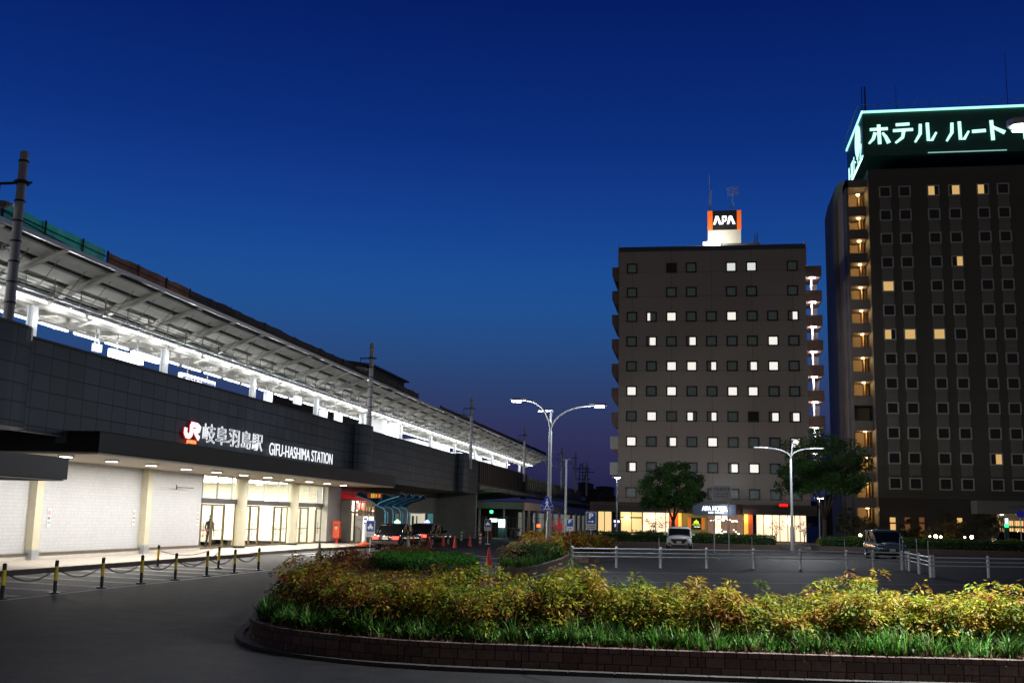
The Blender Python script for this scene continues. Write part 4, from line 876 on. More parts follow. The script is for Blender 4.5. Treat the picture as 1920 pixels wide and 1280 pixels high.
for px0, px1, t0, t1, m_ in ((1667, 1681, 968, 998, wlit), (1695, 1708, 968, 998, wdim), (1722, 1735, 968, 1008, wdim), (1793, 1806, 969, 988, wlit)):
    za, zc = onY(px0, t0, YH-.4).z, max(.35, onY(px0, t1, YH-.4).z); xa, xc = gx(px0), gx(px1)
    f = MB().box(xa, xc, YH-.46, YH-.405, zc, za).build('ground_window', mat('window_red_frame', (.08, .015, .012), .5) if 'window_red_frame' not in bpy.data.materials else bpy.data.materials['window_red_frame'], HB)
    zm = za-.72; MB().box(xa+.1, xc-.1, YH-.475, YH-.46, zm+.1, za-.08).box(xa+.12, xc-.1, YH-.475, YH-.46, zc+.06, zm-.06).build('pane', m_, f)

# ================================================================= viaduct fence, bicycle shelter, far things
VF = thing('viaduct_fence', (XP, 120, 4.5), 'dark vertical slat fence along the viaduct past the panel wall', 'fence')
slm = mat('slat_brown', (.055, .045, .035), .7, var=.3, vscale=2); sly = mat('slat_olive', (.14, .12, .06), .7, var=.3, vscale=2)
b = MB(); k = 100.2
while k < 126: b.box(XP-.1, XP+.05, k, k+.55, 5.2, 7.25); k += .95
b.box(XP-.14, XP-.1, 99.5, 126, 5.0, 7.2); b.build('slat_panel', slm, VF)
b = MB(); k = 127.5
while k < 190: b.box(XP-.1, XP+.05, k, k+.7, 4.9, 6.9); k += 1.6
b.box(XP-.1, XP+.02, 127, 190, 6.5, 6.6).box(XP-.1, XP+.02, 127, 190, 5.0, 5.1); b.build('open_slats', sly, VF)
MB().box(XP-.3, XP+.3, 126, 127.2, 4.2, 7.2).build('fence_post', slm, VF)
MB().box(XP-.2, XP+.25, 99.6, 215, 4.55, 4.95).build('ledge', mat('ledge_concrete', (.26, .24, .17), .8, var=.2), VF)
b = MB()
for k in range(9): y = 101+k*3.4; b.prism([(-27, y, 3.9), (-27, y, 4.1), (XP+1.2, y, 4.75), (XP+1.2, y, 4.62)], (0, .28, 0))
b.build('bracket_beam', mat('beam_pale_green', (.30, .38, .36), .5, .2), VF)
BS = thing('bicycle_shelter', (-18.3, 112, 0), 'low grey flat roofed shelter under the viaduct with lit panels', 'shelter')
ca = onY(868, 950, 108); cb_ = onY(983, 950, 108); xS = cb_.x
fas = mat('shelter_fascia', (.20, .19, .17), .7, var=.15); fas2 = mat('shelter_fascia_pale', (.42, .40, .33), .7, var=.1)
ztS = onY(983, 941, 108).z; zbS = onY(983, 954, 108).z
MB().box(ca.x, xS, 108, 150, zbS, ztS).build('front_fascia', fas, BS); MB().box(xS-.05, xS+.02, 108.02, 189, zbS-.1, ztS+.02).build('side_fascia', fas2, BS); MB().box(ca.x-.1, xS-.06, 107.9, 150, ztS+.003, ztS+.05).build('roof_sheet', mat('roof_felt', (.015, .015, .015), 1.0, spec=0), BS)
b = MB()
pp = mat('post_pale', (.45, .47, .46), .5, .2)
for px in (900, 946, 983): x = onY(px, 980, 108.5).x; MB().box(x-.16, x+.02, 108.4, 108.6, 0, zbS).build('post', pp, BS)
for k in range(12): MB().box(xS-.25, xS-.05, 112+k*6.3, 112.25+k*6.3, 0, zbS-.1).build('post', pp, BS)
b = MB().box(ca.x-2, xS-.3, 116, 116.2, 0, zbS, 0)
for k in range(6): x0 = xS-.5-k*1.4; b.box(x0-.9, x0, 115.9, 116.0, .1, 2.2, 1)
b.build('back_wall', [mat('shelter_wall_dim', (.06, .08, .08), .7), mat('shelter_opening', (.03, .04, .045), .5)], BS)
cpm = curtainmat('corrugated_pale', (.7, .72, .62), .22, 1.2, .5)
for k in range(10): MB().box(xS-1.6, xS-1.5, 114+k*7.2, 118.5+k*7.2, .1, 2.6).build('corrugated_wall', cpm, BS)
teal = mat('teal_light', (1, 1, 1), emit=4, ecol=(.55, 1, .9)); sgreen = mat('signal_green', (0, 1, .3), emit=6, ecol=(.03, 1, .30)); sred = mat('signal_red', (1, .1, .05), emit=4, ecol=(1, .10, .03))
def litbox(name, px0, px1, py0, py1, Y, m_, label, cat, thick=.5, ground=False, pw=None):
    a = onY(px0, py0, Y); c = onY(px1, py1, Y); o = thing(name, ((a.x+c.x)/2, Y, 0 if ground else c.z), label, cat)
    if ground: MB().box(a.x-.06, c.x+.06, Y+.02, Y+thick, 0, a.z+.08).build('case', mat('case_dark_teal', (.03, .07, .07), .4) if 'case_dark_teal' not in bpy.data.materials else bpy.data.materials['case_dark_teal'], o)
    else: MB().box(a.x-.04, c.x+.04, Y+.02, Y+.15, c.z-.04, a.z+.04).cyl(((a.x+c.x)/2, Y+.1, 0 if a.z < 2.6 and False else c.z-.04), ((a.x+c.x)/2, Y+.1, a.z+.3), .03, n=5).build('case', dark_metal, o)
    MB().box(a.x, c.x, Y-.02, Y+.02, c.z, a.z).build('lit_face', m_, o)
    if pw: lamp('glow', ((a.x+c.x)/2, Y-.4, (a.z+c.z)/2), pw[0], pw[1], o, size=.2)
    return o
litbox('vending_machine', 935, 946.5, 973, 989, 107, mat('vending_front', (1, 1, 1), emit=1.6, ecol=(.80, 1, 1)), 'vending machine with bright white front under the shelter', 'vending machine', .7, True, (40, (.7, 1, .95)))
litbox('light_panel', 918.5, 932, 971.5, 978, 107, mat('panel_white_light', (1, 1, 1), emit=2.5, ecol=(.9, 1, 1)), 'wide white light panel left of the vending machine', 'light panel')
litbox('green_signal', 919, 924, 956.5, 961.5, 106.5, sgreen, 'small bright green signal light under the shelter roof edge', 'signal light', pw=(12, (.05, 1, .35)))
litbox('green_shop_sign', 846, 866, 955, 963, 103, mat('dim_green_sign', (0, .4, .25), emit=.35, ecol=(.05, .8, .5)), 'dim green lettered sign beside the white lit pillar', 'sign')
litbox('lit_pillar', 866.5, 871, 955, 997, 102, mat('pillar_light', (1, 1, 1), emit=1.2, ecol=(.85, 1, .97)), 'tall narrow white lit pillar at the end of the station wall', 'lit pillar', .4, True)
litbox('skylight_box', 873, 888, 923, 928, 101, mat('white_box_light', (1, 1, 1), emit=2.0, ecol=(.85, 1, .97)), 'white lit box just under the end of the panel wall', 'light box')
litbox('doorway_light', 849, 861, 970, 977, 103, mat('blue_white_light', (1, 1, 1), emit=1.0, ecol=(.6, .9, 1)), 'pale lit window behind bars at the station wall end', 'light panel')
litbox('red_lantern', 1006.5, 1013, 982, 988, 110, sred, 'glowing red lantern behind the wire fence', 'lantern', pw=(25, (1, .1, .05)))
litbox('inner_white_panel', 988, 1000, 964, 980, 118, mat('soft_white_light', (1, 1, 1), emit=.9, ecol=(.9, 1, 1)), 'soft white lit opening behind the corner of the shelter', 'light panel')
for k, (px, hh) in enumerate(((1034, 20), (1043, 12), (1048.5, 26), (1052, 14))):
    p = onY(px, 992, 116); o = thing('red_banner', (p.x, 116, 0), ['wide', 'lowest', 'tallest', 'last'][k]+' red banner behind the wire fence near the crossing sign pole', 'banner', 'red banners behind the fence')
    MB().box(p.x-.13, p.x+.13, 116, 116.03, .7, .7+hh*.055).build('cloth', mat('banner_red_dim', (.5, .03, .04), .6, emit=.22, ecol=(1, .05, .08)) if 'banner_red_dim' not in bpy.data.materials else bpy.data.materials['banner_red_dim'], o); MB().cyl((p.x-.15, 116.02, 0), (p.x-.15, 116.02, .9+hh*.055), .02, n=5).build('pole', galv, o)
WF = thing('wire_fence', (-20, 100, 0), 'tall grey wire mesh fence in front of the bicycle shelter', 'fence')
b = MB(); yF = 101.0; xf0, xf1 = onY(872, 990, yF).x, onY(1112, 990, yF).x
n_ = int((xf1-xf0)/.33)
for k in range(n_): x = xf0+k*.33; b.box(x-.012, x+.012, yF, yF+.02, .15, 2.0)
for z in (.15, 1.05, 2.0): b.box(xf0, xf1, yF-.02, yF+.03, z-.02, z+.02)
b.build('mesh_panel', mat('fence_grey', (.25, .26, .25), .5, .4), WF)
b = MB()
for k in range(int((xf1-xf0)/2)+1): x = xf0+k*2; b.cyl((x, yF, 0), (x, yF, 2.1), .035, n=6)
b.build('posts', galv, WF)
rng2 = random.Random(5)
for k, (px, lab) in enumerate(((872, 'leftmost'), (881, 'second'), (890, 'third'), (959, 'first darker'), (968, 'last'))):  # parked bicycles by the shelter
    p = onY(px, 995, 99.6); o = thing('bicycle', (p.x, 99.6, 0), f'{lab} parked bicycle in front of the wire fence', 'bicycle', 'bicycles parked at the wire fence', rz=R(80+rng2.uniform(-8, 8)))
    bl = MB(); 
    for cx_ in (-.52, .52):
        bl2 = MB(); bl2.tube([(cx_+.33*math.cos(t*math.pi/8), 0, .34+.33*math.sin(t*math.pi/8)) for t in range(17)], .022, 5); w_ = bl2.build('wheel', rubber); w_.parent = o
    bl.tube([(-.52, 0, .34), (-.12, 0, .30), (-.2, 0, .85), (-.52, 0, .34)], .02, 5).tube([(-.12, 0, .30), (.38, 0, .82), (.52, 0, .34)], .02, 5).tube([(-.2, 0, .80), (.38, 0, .78)], .02, 5).tube([(.38, 0, .8), (.34, 0, 1.02), (.28, .25, 1.03)], .016, 5).tube([(.34, 0, 1.02), (.28, -.25, 1.03)], .016, 5)
    f = bl.build('frame', galv); f.parent = o; s_ = MB().box(-.34, -.1, -.08, .08, .86, .92).build('saddle', black); s_.parent = o; s_ = MB().box(.42, .75, -.16, .16, .74, .98).build('basket', dark_metal); s_.parent = o
# far skyline: dark hills, low houses and treetops beyond the tracks
b = MB(); prof = []
for i in range(61):
    x = -900+i*30; prof.append((x, 1500, 14+16*math.sin(i*.21)+9*math.sin(i*.53+1)+5*math.sin(i*1.7)))
vs = [(x, 1500, -2) for x, y, z in prof]+[(x, 1560, z) for x, y, z in prof]+[(x, 1900, -2) for x, y, z in prof]; n_ = len(prof)
b.add(vs, [(i, i+1, n_+i+1, n_+i) for i in range(n_-1)]+[(n_+i, n_+i+1, 2*n_+i+1, 2*n_+i) for i in range(n_-1)])
tag(b.build('hills', mat('far_hills', (.012, .014, .02), .9), None, (0, 1500, 0)), 'low dark hills on the horizon', 'hills', kind='structure')
fb = mat('far_building', (.035, .038, .05), .8, var=.3, vscale=.2)
for k, (px0, px1, py, Y, lab) in enumerate(((1084, 1104, 905, 260, 'narrow dark far tower left of the brown hotel'), (1104, 1122, 918, 240, 'low dark far house beside the brown hotel'), (1118, 1146, 912, 300, 'dark flat roofed far house left of the hotel flank'), (1060, 1088, 925, 230, 'dark low shed beyond the slatted fence'), (1125, 1165, 930, 210, 'dim house directly left of the hotel podium'), (1546, 1566, 930, 240, 'dim grey far block between the two hotels'))):
    a = onY(px0, py, Y); c = onY(px1, py, Y); o = thing('distant_building', ((a.x+c.x)/2, Y, 0), lab, 'building', 'dark buildings far beyond the station')
    MB().box(a.x, c.x, Y, Y+12, 0, a.z).build('wall', fb, o); MB().prism([(a.x-.4, Y-.4, a.z), (c.x+.4, Y-.4, a.z), ((a.x+c.x)/2, Y-.4, a.z+(c.x-a.x)*(.18 if k % 2 else .05))], (0, 12.8, 0)).build('roof', black, o)
for k, (px, pt, Y) in enumerate(((1090, 868, 240), (1100, 876, 280), (1094.5, 890, 320))):
    p = onY(px, pt, Y); o = thing('distant_pylon', (p.x, Y, 0), ['taller', 'slim', 'shortest'][k]+' dark pylon silhouette in the gap beside the brown hotel', 'pylon', 'far pylons'); b = MB()
    for s_ in (-1, 1): b.cyl((p.x+s_*.9, Y, 0), (p.x+s_*.25, Y, p.z), .12, n=4)
    z = 2
    while z < p.z-1: b.cyl((p.x-.8, Y, z), (p.x+.7, Y, z+1.6), .05, n=4); z += 2.2
    b.box(p.x-2, p.x+2, Y-.06, Y+.06, p.z-1.3, p.z-1.1); b.build('lattice', dark_metal, o)

# ================================================================= street lamps
steel_l = mat('lamp_post_steel', (.42, .44, .46), .35, .6, var=.06)
def arm(b, base, tip, z0, z1, r=.045):
    pts = []
    for t in range(11):
        s_ = t/10; x = base[0]+(tip[0]-base[0])*(1-math.cos(s_*math.pi/2)); y = base[1]+(tip[1]-base[1])*(1-math.cos(s_*math.pi/2)); pts.append((x, y, z0+(z1-z0)*math.sin(s_*math.pi/2)))
    b.tube(pts, r, 8)
def head(o, p, d, on, power, ln=.6, nm='lamp_head', kind='POINT'):
    d = Vector(d).normalized(); s_ = Vector((-d.y, d.x, 0)); P = Vector(p)
    b = MB(); q = [P-d*.05-s_*.06, P+d*.15-s_*.15, P+d*ln-s_*.12, P+d*(ln+.06)-s_*.04, P+d*(ln+.06)+s_*.04, P+d*ln+s_*.12, P+d*.15+s_*.15, P-d*.05+s_*.06]
    b.prism([v+Vector((0, 0, -.02)) for v in q], (0, 0, .10)); h = b.build(nm, galv, o, bevel=.015)
    if on:
        b = MB(); q = [P+d*.18-s_*.10, P+d*(ln-.04)-s_*.09, P+d*(ln-.04)+s_*.09, P+d*.18+s_*.10]; b.prism([v+Vector((0, 0, -.075)) for v in q], (0, 0, .055)); b.build('lens', lens_white, h)
        lamp('bulb', P+d*ln*.55+Vector((0, 0, -.16)), power, LCOL, o, kind, .1 if kind == 'POINT' else .35)
YL = 45.0; p0 = onY(1029, 990, YL); zf = onY(1031, 800, YL).z
L1 = thing('street_lamp', (p0.x, YL, 0), 'tall double arm street lamp with crossing sign on its pole', 'street lamp', 'street lamps')
MB().cyl((p0.x, YL, 0), (p0.x, YL, zf-.2), .10, .07, n=14).cyl((p0.x, YL, 0), (p0.x, YL, 1.9), .13, .12, n=14).build('pole', steel_l, L1, smooth=False)
tl = onY(985, 750, YL); tr = onY(1108, 760, YL); tm = onY(1014, 765, YL)
b = MB(); arm(b, (p0.x, YL), (tl.x, YL), zf-.2, tl.z); arm(b, (p0.x, YL), (tr.x, YL), zf-.2, tr.z); arm(b, (p0.x, YL), (tm.x+.25, YL+1.6), zf-.2, tm.z); b.build('arms', steel_l, L1)
head(L1, (tl.x, YL, tl.z), (-1, 0, 0), True, 560); head(L1, (tr.x, YL, tr.z), (1, 0, 0), True, 760); head(L1, (tm.x+.25, YL+1.6, tm.z), (-1, .3, 0), False, 0)
YL2 = 80.6; p0 = onY(1486, 1026, YL2); zf = onY(1483, 856, YL2).z
L2 = thing('street_lamp', (p0.x, YL2, 0), 'double arm street lamp standing in front of the larger tree', 'street lamp', 'street lamps')
MB().cyl((p0.x, YL2, 0), (p0.x, YL2, zf-.1), .12, .08, n=12).cyl((p0.x, YL2, 0), (p0.x, YL2, 1.8), .16, .14, n=12).build('pole', steel_l, L2)
tl = onY(1438, 839.5, YL2); tr = onY(1520, 841, YL2)
b = MB(); arm(b, (p0.x, YL2), (tl.x, YL2), zf-.1, tl.z, .05); arm(b, (p0.x, YL2), (tr.x, YL2), zf-.1, tr.z, .05); b.build('arms', steel_l, L2)
head(L2, (tl.x, YL2, tl.z), (-1, 0, 0), False, 0, .9); head(L2, (tr.x, YL2, tr.z), (1, 0, 0), False, 0, .9)
tq = onY(1491, 829, YL2-3.2); b = MB(); b.tube([(p0.x, YL2, zf-.3), (p0.x+.1, YL2-.6, tq.z+.15), (tq.x, YL2-3.1, tq.z+.08)], .05, 8); b.build('front_arm', steel_l, L2); head(L2, (tq.x, YL2-3.0, tq.z+.08), (0, -1, 0), True, 2400, .9)
YL3 = 104.0; p0 = onY(1156, 985, YL3); q = onY(1155, 896, YL3)
L3 = thing('street_lamp', (p0.x, YL3, 0), 'slim lamp post with one small bright head left of the lobby', 'street lamp', 'street lamps')
MB().cyl((p0.x, YL3, 0), (p0.x, YL3, q.z), .09, .06, n=10).build('pole', steel_l, L3); head(L3, (p0.x-.35, YL3, q.z+.08), (1, 0, 0), True, 1100, .7)
YL4 = 103.0; p0 = onY(1537, 985, YL4); q = onY(1537, 934, YL4)
L4 = thing('street_lamp', (p0.x, YL4, 0), 'short bright lamp seen through the larger tree crown', 'street lamp', 'street lamps')
MB().cyl((p0.x, YL4, 0), (p0.x, YL4, q.z), .08, .05, n=10).build('pole', steel_l, L4); head(L4, (p0.x-.4, YL4, q.z+.05), (1, 0, 0), True, 700, .8)
# near lamp whose head just enters the picture at the right edge
YL5 = 15.6; q = onY(1897, 243, YL5); px5 = q.x+1.7
L5 = thing('street_lamp', (px5, YL5+.3, 0), 'near street lamp whose bright head enters at the right edge', 'street lamp', 'street lamps')
MB().cyl((px5, YL5+.3, 0), (px5, YL5+.3, q.z-1.2), .11, .07, n=14).build('pole', steel_l, L5)
b = MB(); arm(b, (px5, YL5+.3), (q.x+.55, YL5), q.z-1.3, q.z+.06, .04); b.build('arms', steel_l, L5); head(L5, (q.x+.62, YL5, q.z+.06), (-1, 0, 0), True, 2500, .62, kind='AREA')
# plain white pole, slim rods
YP = 57.0; p0 = onY(1060, 1000, YP); q = onY(1059.5, 861, YP)
o = thing('flag_pole', (p0.x, YP, 0), 'plain thin white pole between the lamp and the parking signs', 'pole'); MB().cyl((p0.x, YP, 0), (p0.x, YP, q.z), .07, .05, n=10).build('shaft', white_paint, o); MB().cyl((p0.x-.25, YP, q.z), (p0.x+.25, YP, q.z), .03, n=6).build('top_bar', galv, o)
# crossing sign on lamp pole: blue house shape with walking figure
cs = thing('crossing_sign', (L1.location.x, YL-.2, 2.8), 'blue pentagonal pedestrian crossing sign on the double arm lamp pole', 'traffic sign')
xa, xb = onY(1014, 950, YL-.2).x, onY(1037, 950, YL-.2).x; za, zb2, zc2 = onY(1026, 929, YL-.2).z, onY(1026, 951, YL-.2).z, onY(1026, 957, YL-.2).z; xm = (xa+xb)/2
def house(s_, y, th): 
    c0 = Vector((xm, 0, (za+zc2)/2)); pts = [(xa, zc2), (xb, zc2), (xb+.01, zb2), (xm+.05, za), (xm-.05, za), (xa-.01, zb2)]
    return [((xm+(x-xm)*s_), y, c0.z+(z-c0.z)*s_) for x, z in pts]
MB().prism(house(1, YL-.18, 0), (0, .03, 0)).build('plate_back', white_paint, cs); MB().prism(house(.93, YL-.186, 0), (0, .005, 0)).build('plate', mat('sign_blue_bright', (.015, .05, .55), .4, emit=.10, ecol=(.02, .06, .8)), cs)
fig = mat('sign_figure_white', (.8, .8, .8), .4, emit=.15, ecol=(1, 1, 1)); hh = za-zc2; b = MB()
def seg(p, q, w0, w1=None):
    w1 = w1 or w0; a = Vector((xm+p[0]*hh, zc2+p[1]*hh)); c = Vector((xm+q[0]*hh, zc2+q[1]*hh)); d = (c-a).normalized(); n2 = Vector((-d.y, d.x)); w0 *= hh/2; w1 *= hh/2
    b.prism([(v.x, YL-.188, v.y) for v in (a-n2*w0, c-n2*w1, c+n2*w1, a+n2*w0)], (0, -.006, 0))
seg((0, .72), (0, .82), .09); seg((0, .68), (.0, .42), .10, .09); seg((0, .45), (-.14, .16), .09, .06); seg((.01, .45), (.15, .18), .09, .06); seg((0, .66), (-.13, .48), .05); seg((0, .66), (.13, .50), .05); seg((-.28, .12), (.28, .12), .05); seg((-.32, .30), (-.22, .30), .04); seg((.22, .30), (.32, .30), .04)
b.build('figure', fig, cs)
# parking signs
def psign(px0, px1, py0, py1, Y, label, big):
    a = onY(px0, py0, Y); c = onY(px1, py1, Y); o = thing('parking_sign', ((a.x+c.x)/2, Y, 0), label, 'traffic sign')
    W_ = c.x-a.x; H_ = a.z-c.z; MB().cyl(((a.x+c.x)/2, Y+.05, 0), ((a.x+c.x)/2, Y+.05, a.z), .035, n=8).build('post', galv, o)
    MB().box(a.x, c.x, Y-.01, Y+.02, c.z, a.z).build('plate', plate_w, o)
    f_ = .68 if big else .62
    MB().box(a.x+W_*.07, c.x-W_*.07, Y-.016, Y-.011, c.z+H_*(1-f_), a.z-H_*.04).build('blue_field', sign_blue, o)
    text('P', 'lettering', fig, o, (a.x+W_*.30, Y-.017, c.z+H_*((1-f_)+f_*.42)), wd=W_*.42, ht=H_*f_*.46, depth=.006, bold=.04, **FY)
    b = MB(); zz = c.z+H_*((1-f_)+f_*.20) if big else c.z+H_*.20; m_ = fig if big else sign_blue; x0, x1 = a.x+W_*.22, a.x+W_*.78; t = H_*.022
    b.box(x0, x1-.06, Y-.022, Y-.017, zz-t, zz+t); b.prism([(x1, Y-.022, zz), (x1-H_*.10, Y-.022, zz+H_*.07), (x1-H_*.13, Y-.022, zz+H_*.05), (x1-H_*.06, Y-.022, zz), (x1-H_*.13, Y-.022, zz-H_*.05), (x1-H_*.10, Y-.022, zz-H_*.07)], (0, .005, 0)); b.build('arrow', m_, o)
    if big: text('自家用駐車場', 'lettering', ink, o, (a.x+W_*.08, Y-.014, c.z+H_*.17), wd=W_*.84, ht=H_*.08, depth=.004, bold=.02, **FY); text('20分無料', 'lettering', ink, o, (a.x+W_*.08, Y-.014, c.z+H_*.05), wd=W_*.84, ht=H_*.09, depth=.004, bold=.02, **FY)
psign(1062, 1075, 972.5, 995, 56, 'smaller white parking sign with blue P and right arrow', False)
psign(1098.5, 1118, 958.5, 993, 62, 'larger parking sign, blue P field over a white text plate', True)
# bus stop board
Y = 74; a = onY(1334.5, 909.5, Y); c = onY(1370.5, 939, Y); o = thing('bus_stop_board', ((a.x+c.x)/2, Y, 0), 'grey bus stop board on two posts in front of the hotel entrance', 'sign')
MB().box(a.x, c.x, Y, Y+.05, c.z, a.z).build('board', mat('board_grey', (.58, .58, .62), .5, var=.05), o)
for xx in (a.x+.15, c.x-.15): MB().cyl((xx, Y+.09, 0), (xx, Y+.09, a.z), .04, n=8).build('post', galv, o)
W_ = c.x-a.x; H_ = a.z-c.z; text('バスのりば', 'lettering', ink, o, (a.x+W_*.06, Y-.001, c.z+H_*.64), wd=W_*.88, ht=H_*.24, depth=.004, bold=.03, **FY)
text('大 垣 市 内 方面', 'lettering', ink, o, (a.x+W_*.1, Y-.001, c.z+H_*.42), wd=W_*.75, ht=H_*.10, depth=.004, bold=.02, **FY); text('輪之内文化会館 行', 'lettering', ink, o, (a.x+W_*.06, Y-.001, c.z+H_*.24), wd=W_*.8, ht=H_*.11, depth=.004, bold=.02, **FY); text('名阪近鉄バス', 'lettering', ink, o, (a.x+W_*.55, Y-.001, c.z+H_*.06), wd=W_*.38, ht=H_*.07, depth=.004, **FY)

# ================================================================= planters
def smooth_path(pts, n=8, closed=True):
    P = [Vector((*p, 0)) for p in pts]; out = []; K = len(P)
    for i in range(K if closed else K-1):
        p0, p1, p2, p3 = P[(i-1) % K] if closed or i else P[i], P[i], P[(i+1) % K], P[(i+2) % K] if closed or i+2 < K else P[i+1]
        for k in range(n):
            t = k/n; out.append(.5*((2*p1)+(p2-p0)*t+(2*p0-5*p1+4*p2-p3)*t*t+(3*p1-p0-3*p2+p3)*t*t*t))
    if not closed: out.append(P[-1])
    return out
def resample(path, step, closed=True):
    P = path+([path[0]] if closed else []); d = [0]
    for a, b_ in zip(P[:-1], P[1:]): d.append(d[-1]+(b_-a).length)
    L_ = d[-1]; n = max(3, int(L_/step)); out = []; j = 0
    for k in range(n if closed else n+1):
        s_ = L_*k/n
        while j < len(d)-2 and d[j+1] < s_: j += 1
        t = (s_-d[j])/max(1e-9, d[j+1]-d[j]); out.append(P[j].lerp(P[j+1], t))
    return out
def normals(path, closed=True):
    n = len(path); out = []
    for i in range(n):
        a = path[(i-1) % n] if closed or i else path[i]; c = path[(i+1) % n] if closed or i < n-1 else path[i]
        d = (c-a).normalized(); out.append(Vector((d.y, -d.x, 0)))
    return out                                           # outward for counter-clockwise outlines
brick_c = mat('brick', (.2, .1, .07), .8, var=.25, vscale=14, bump=.5, bscale=40, attr='Col')
mortar = mat('mortar', (.035, .030, .028), .95, var=.2, vscale=10)
soil = mat('soil', (.05, .035, .025), 1.0, var=.4, vscale=6, bump=.6)
def brick_wall(parent, path, h, courses, th=.14, z0=0.0, bl=.30):
    """curved wall of individual blocks; first course from the top is the small coping"""
    n = len(path); P = resample(path, .05); Nn = normals(P); n = len(P)
    b = MB()
    for i in range(n):
        j = (i+1) % n; o_, q_ = P[i]-Nn[i]*.012, P[j]-Nn[j]*.012; oi, qi = P[i]-Nn[i]*th, P[j]-Nn[j]*th
        b.add([(o_.x, o_.y, z0), (q_.x, q_.y, z0), (q_.x, q_.y, h-.008), (o_.x, o_.y, h-.008), (oi.x, oi.y, z0), (qi.x, qi.y, z0), (qi.x, qi.y, h-.008), (oi.x, oi.y, h-.008)], [(0, 1, 2, 3), (3, 2, 6, 7), (7, 6, 5, 4)])
    b.build('mortar', mortar, parent)
    V, F, Cc = [], [], []; zt_ = h
    for ci, ch in enumerate(courses):
        zb_ = zt_-ch; i = int(random.random()*4)
        while i < n:
            k = max(2, int((.16 if ci == 0 else random.choice((bl*.45, bl, bl, bl*.8)))/.05)); e = min(i+k, n); cn = np.array((.165, .105, .088))*random.uniform(.7, 1.3)+np.array((.0, .006, .006))*random.uniform(-1, 1.5)
            if e-i >= 2:
                for m in range(i, e):
                    a_, c_ = P[m], P[(m+1) % n]; na, nc = Nn[m], Nn[(m+1) % n]
                    if m == i: a_ = a_.lerp(c_, .14)
                    if m == e-1: c_ = c_.lerp(P[m], .14)
                    o = len(V); V += [(a_.x, a_.y, zb_+.006), (c_.x, c_.y, zb_+.006), (c_.x, c_.y, zt_-.004), (a_.x, a_.y, zt_-.004)]; F.append((o, o+1, o+2, o+3)); Cc.append(cn)
                    tk = th if ci == 0 else .03
                    ai, ci_ = a_-na*tk, c_-nc*tk; V += [(ai.x, ai.y, zt_-.004), (ci_.x, ci_.y, zt_-.004)]; F.append((o+3, o+2, o+5, o+4)); Cc.append(cn)
            i = e
        zt_ = zb_
    me = bpy.data.meshes.new('bricks'); o0 = wloc(parent); me.from_pydata([(x-o0.x, y-o0.y, z) for x, y, z in V], [], F)
    ca = me.color_attributes.new('Col', 'FLOAT_COLOR', 'CORNER'); arr = np.repeat(np.concatenate([np.array(Cc), np.ones((len(Cc), 1))], 1), 4, axis=0); ca.data.foreach_set('color', arr.ravel())
    me.materials.append(brick_c); ob = bpy.data.objects.new('bricks', me); C.objects.link(ob); ob.parent = parent
def fill(parent, path, z, name, m_):
    b = MB(); b.add([(p.x, p.y, z) for p in path], [tuple(range(len(path)))]); return b.build(name, m_, parent)
def inside(path):
    xs_ = np.array([p.x for p in path]); ys_ = np.array([p.y for p in path])
    def f(x, y):
        c_ = np.zeros(len(x), bool); j = len(xs_)-1
        for i in range(len(xs_)):
            m_ = ((ys_[i] > y) != (ys_[j] > y)) & (x < (xs_[j]-xs_[i])*(y-ys_[i])/(ys_[j]-ys_[i]+1e-12)+xs_[i]); c_ ^= m_; j = i
        return c_
    return f
island = [(9.5, 15.9), (4.1, 15.15), (2.2, 14.85), (0.0, 14.6), (-2.25, 14.45), (-3.4, 14.4), (-4.6, 14.6), (-6.0, 15.3), (-7.0, 16.5), (-7.75, 18.6), (-8.8, 22.5), (-9.5, 27), (-10.0, 31.5), (-9.6, 34.0), (-8.6, 34.2), (-7.5, 31.8), (-6.2, 28.6), (-5.0, 24.8), (-4.0, 20.5), (-2.5, 18.2), (0, 17.7), (4.5, 18.1), (9.5, 18.6)][::-1]
isl = smooth_path(island, 6)
# orientation check: make it counter-clockwise
def area(P): return .5*sum(P[i].x*P[(i+1) % len(P)].y-P[(i+1) % len(P)].x*P[i].y for i in range(len(P)))
if area(isl) < 0: isl = isl[::-1]
PL = thing('brick_planter', (-3, 18, 0), 'large curved reddish brick planter island in the foreground', 'planter')
WT = .34
brick_wall(PL, isl, WT, (.075, .13, .13), th=.16)
fill(PL, [p-n*.13 for p, n in zip(isl, normals(isl))], WT-.06, 'soil', soil)
ik = resample(isl, .6); nk = normals(ik); b = MB()
for i in range(len(ik)):
    j = (i+1) % len(ik); a, c = ik[i], ik[j]; t = .01
    b.prism([a+nk[i]*.08+(c-a)*t, c+nk[j]*.08-(c-a)*t, c+nk[j]*.22-(c-a)*t, a+nk[i]*.22+(c-a)*t], (0, 0, .055))
b.build('outer_kerb', mat('island_kerb', (.075, .066, .06), .85, var=.3, vscale=3, bump=.4), PL)
b = MB()
for i in range(len(ik)):
    j = (i+1) % len(ik); a, c = ik[i], ik[j]; b.quad(tuple((a-nk[i]*.05)+Vector((0, 0, .05))), tuple((a+nk[i]*.09)+Vector((0, 0, .02))), tuple((c+nk[j]*.09)+Vector((0, 0, .02))), tuple((c-nk[j]*.05)+Vector((0, 0, .05))))
b.build('apron', mat('apron_dirt', (.07, .06, .052), .9, var=.35, vscale=5, bump=.4), PL)

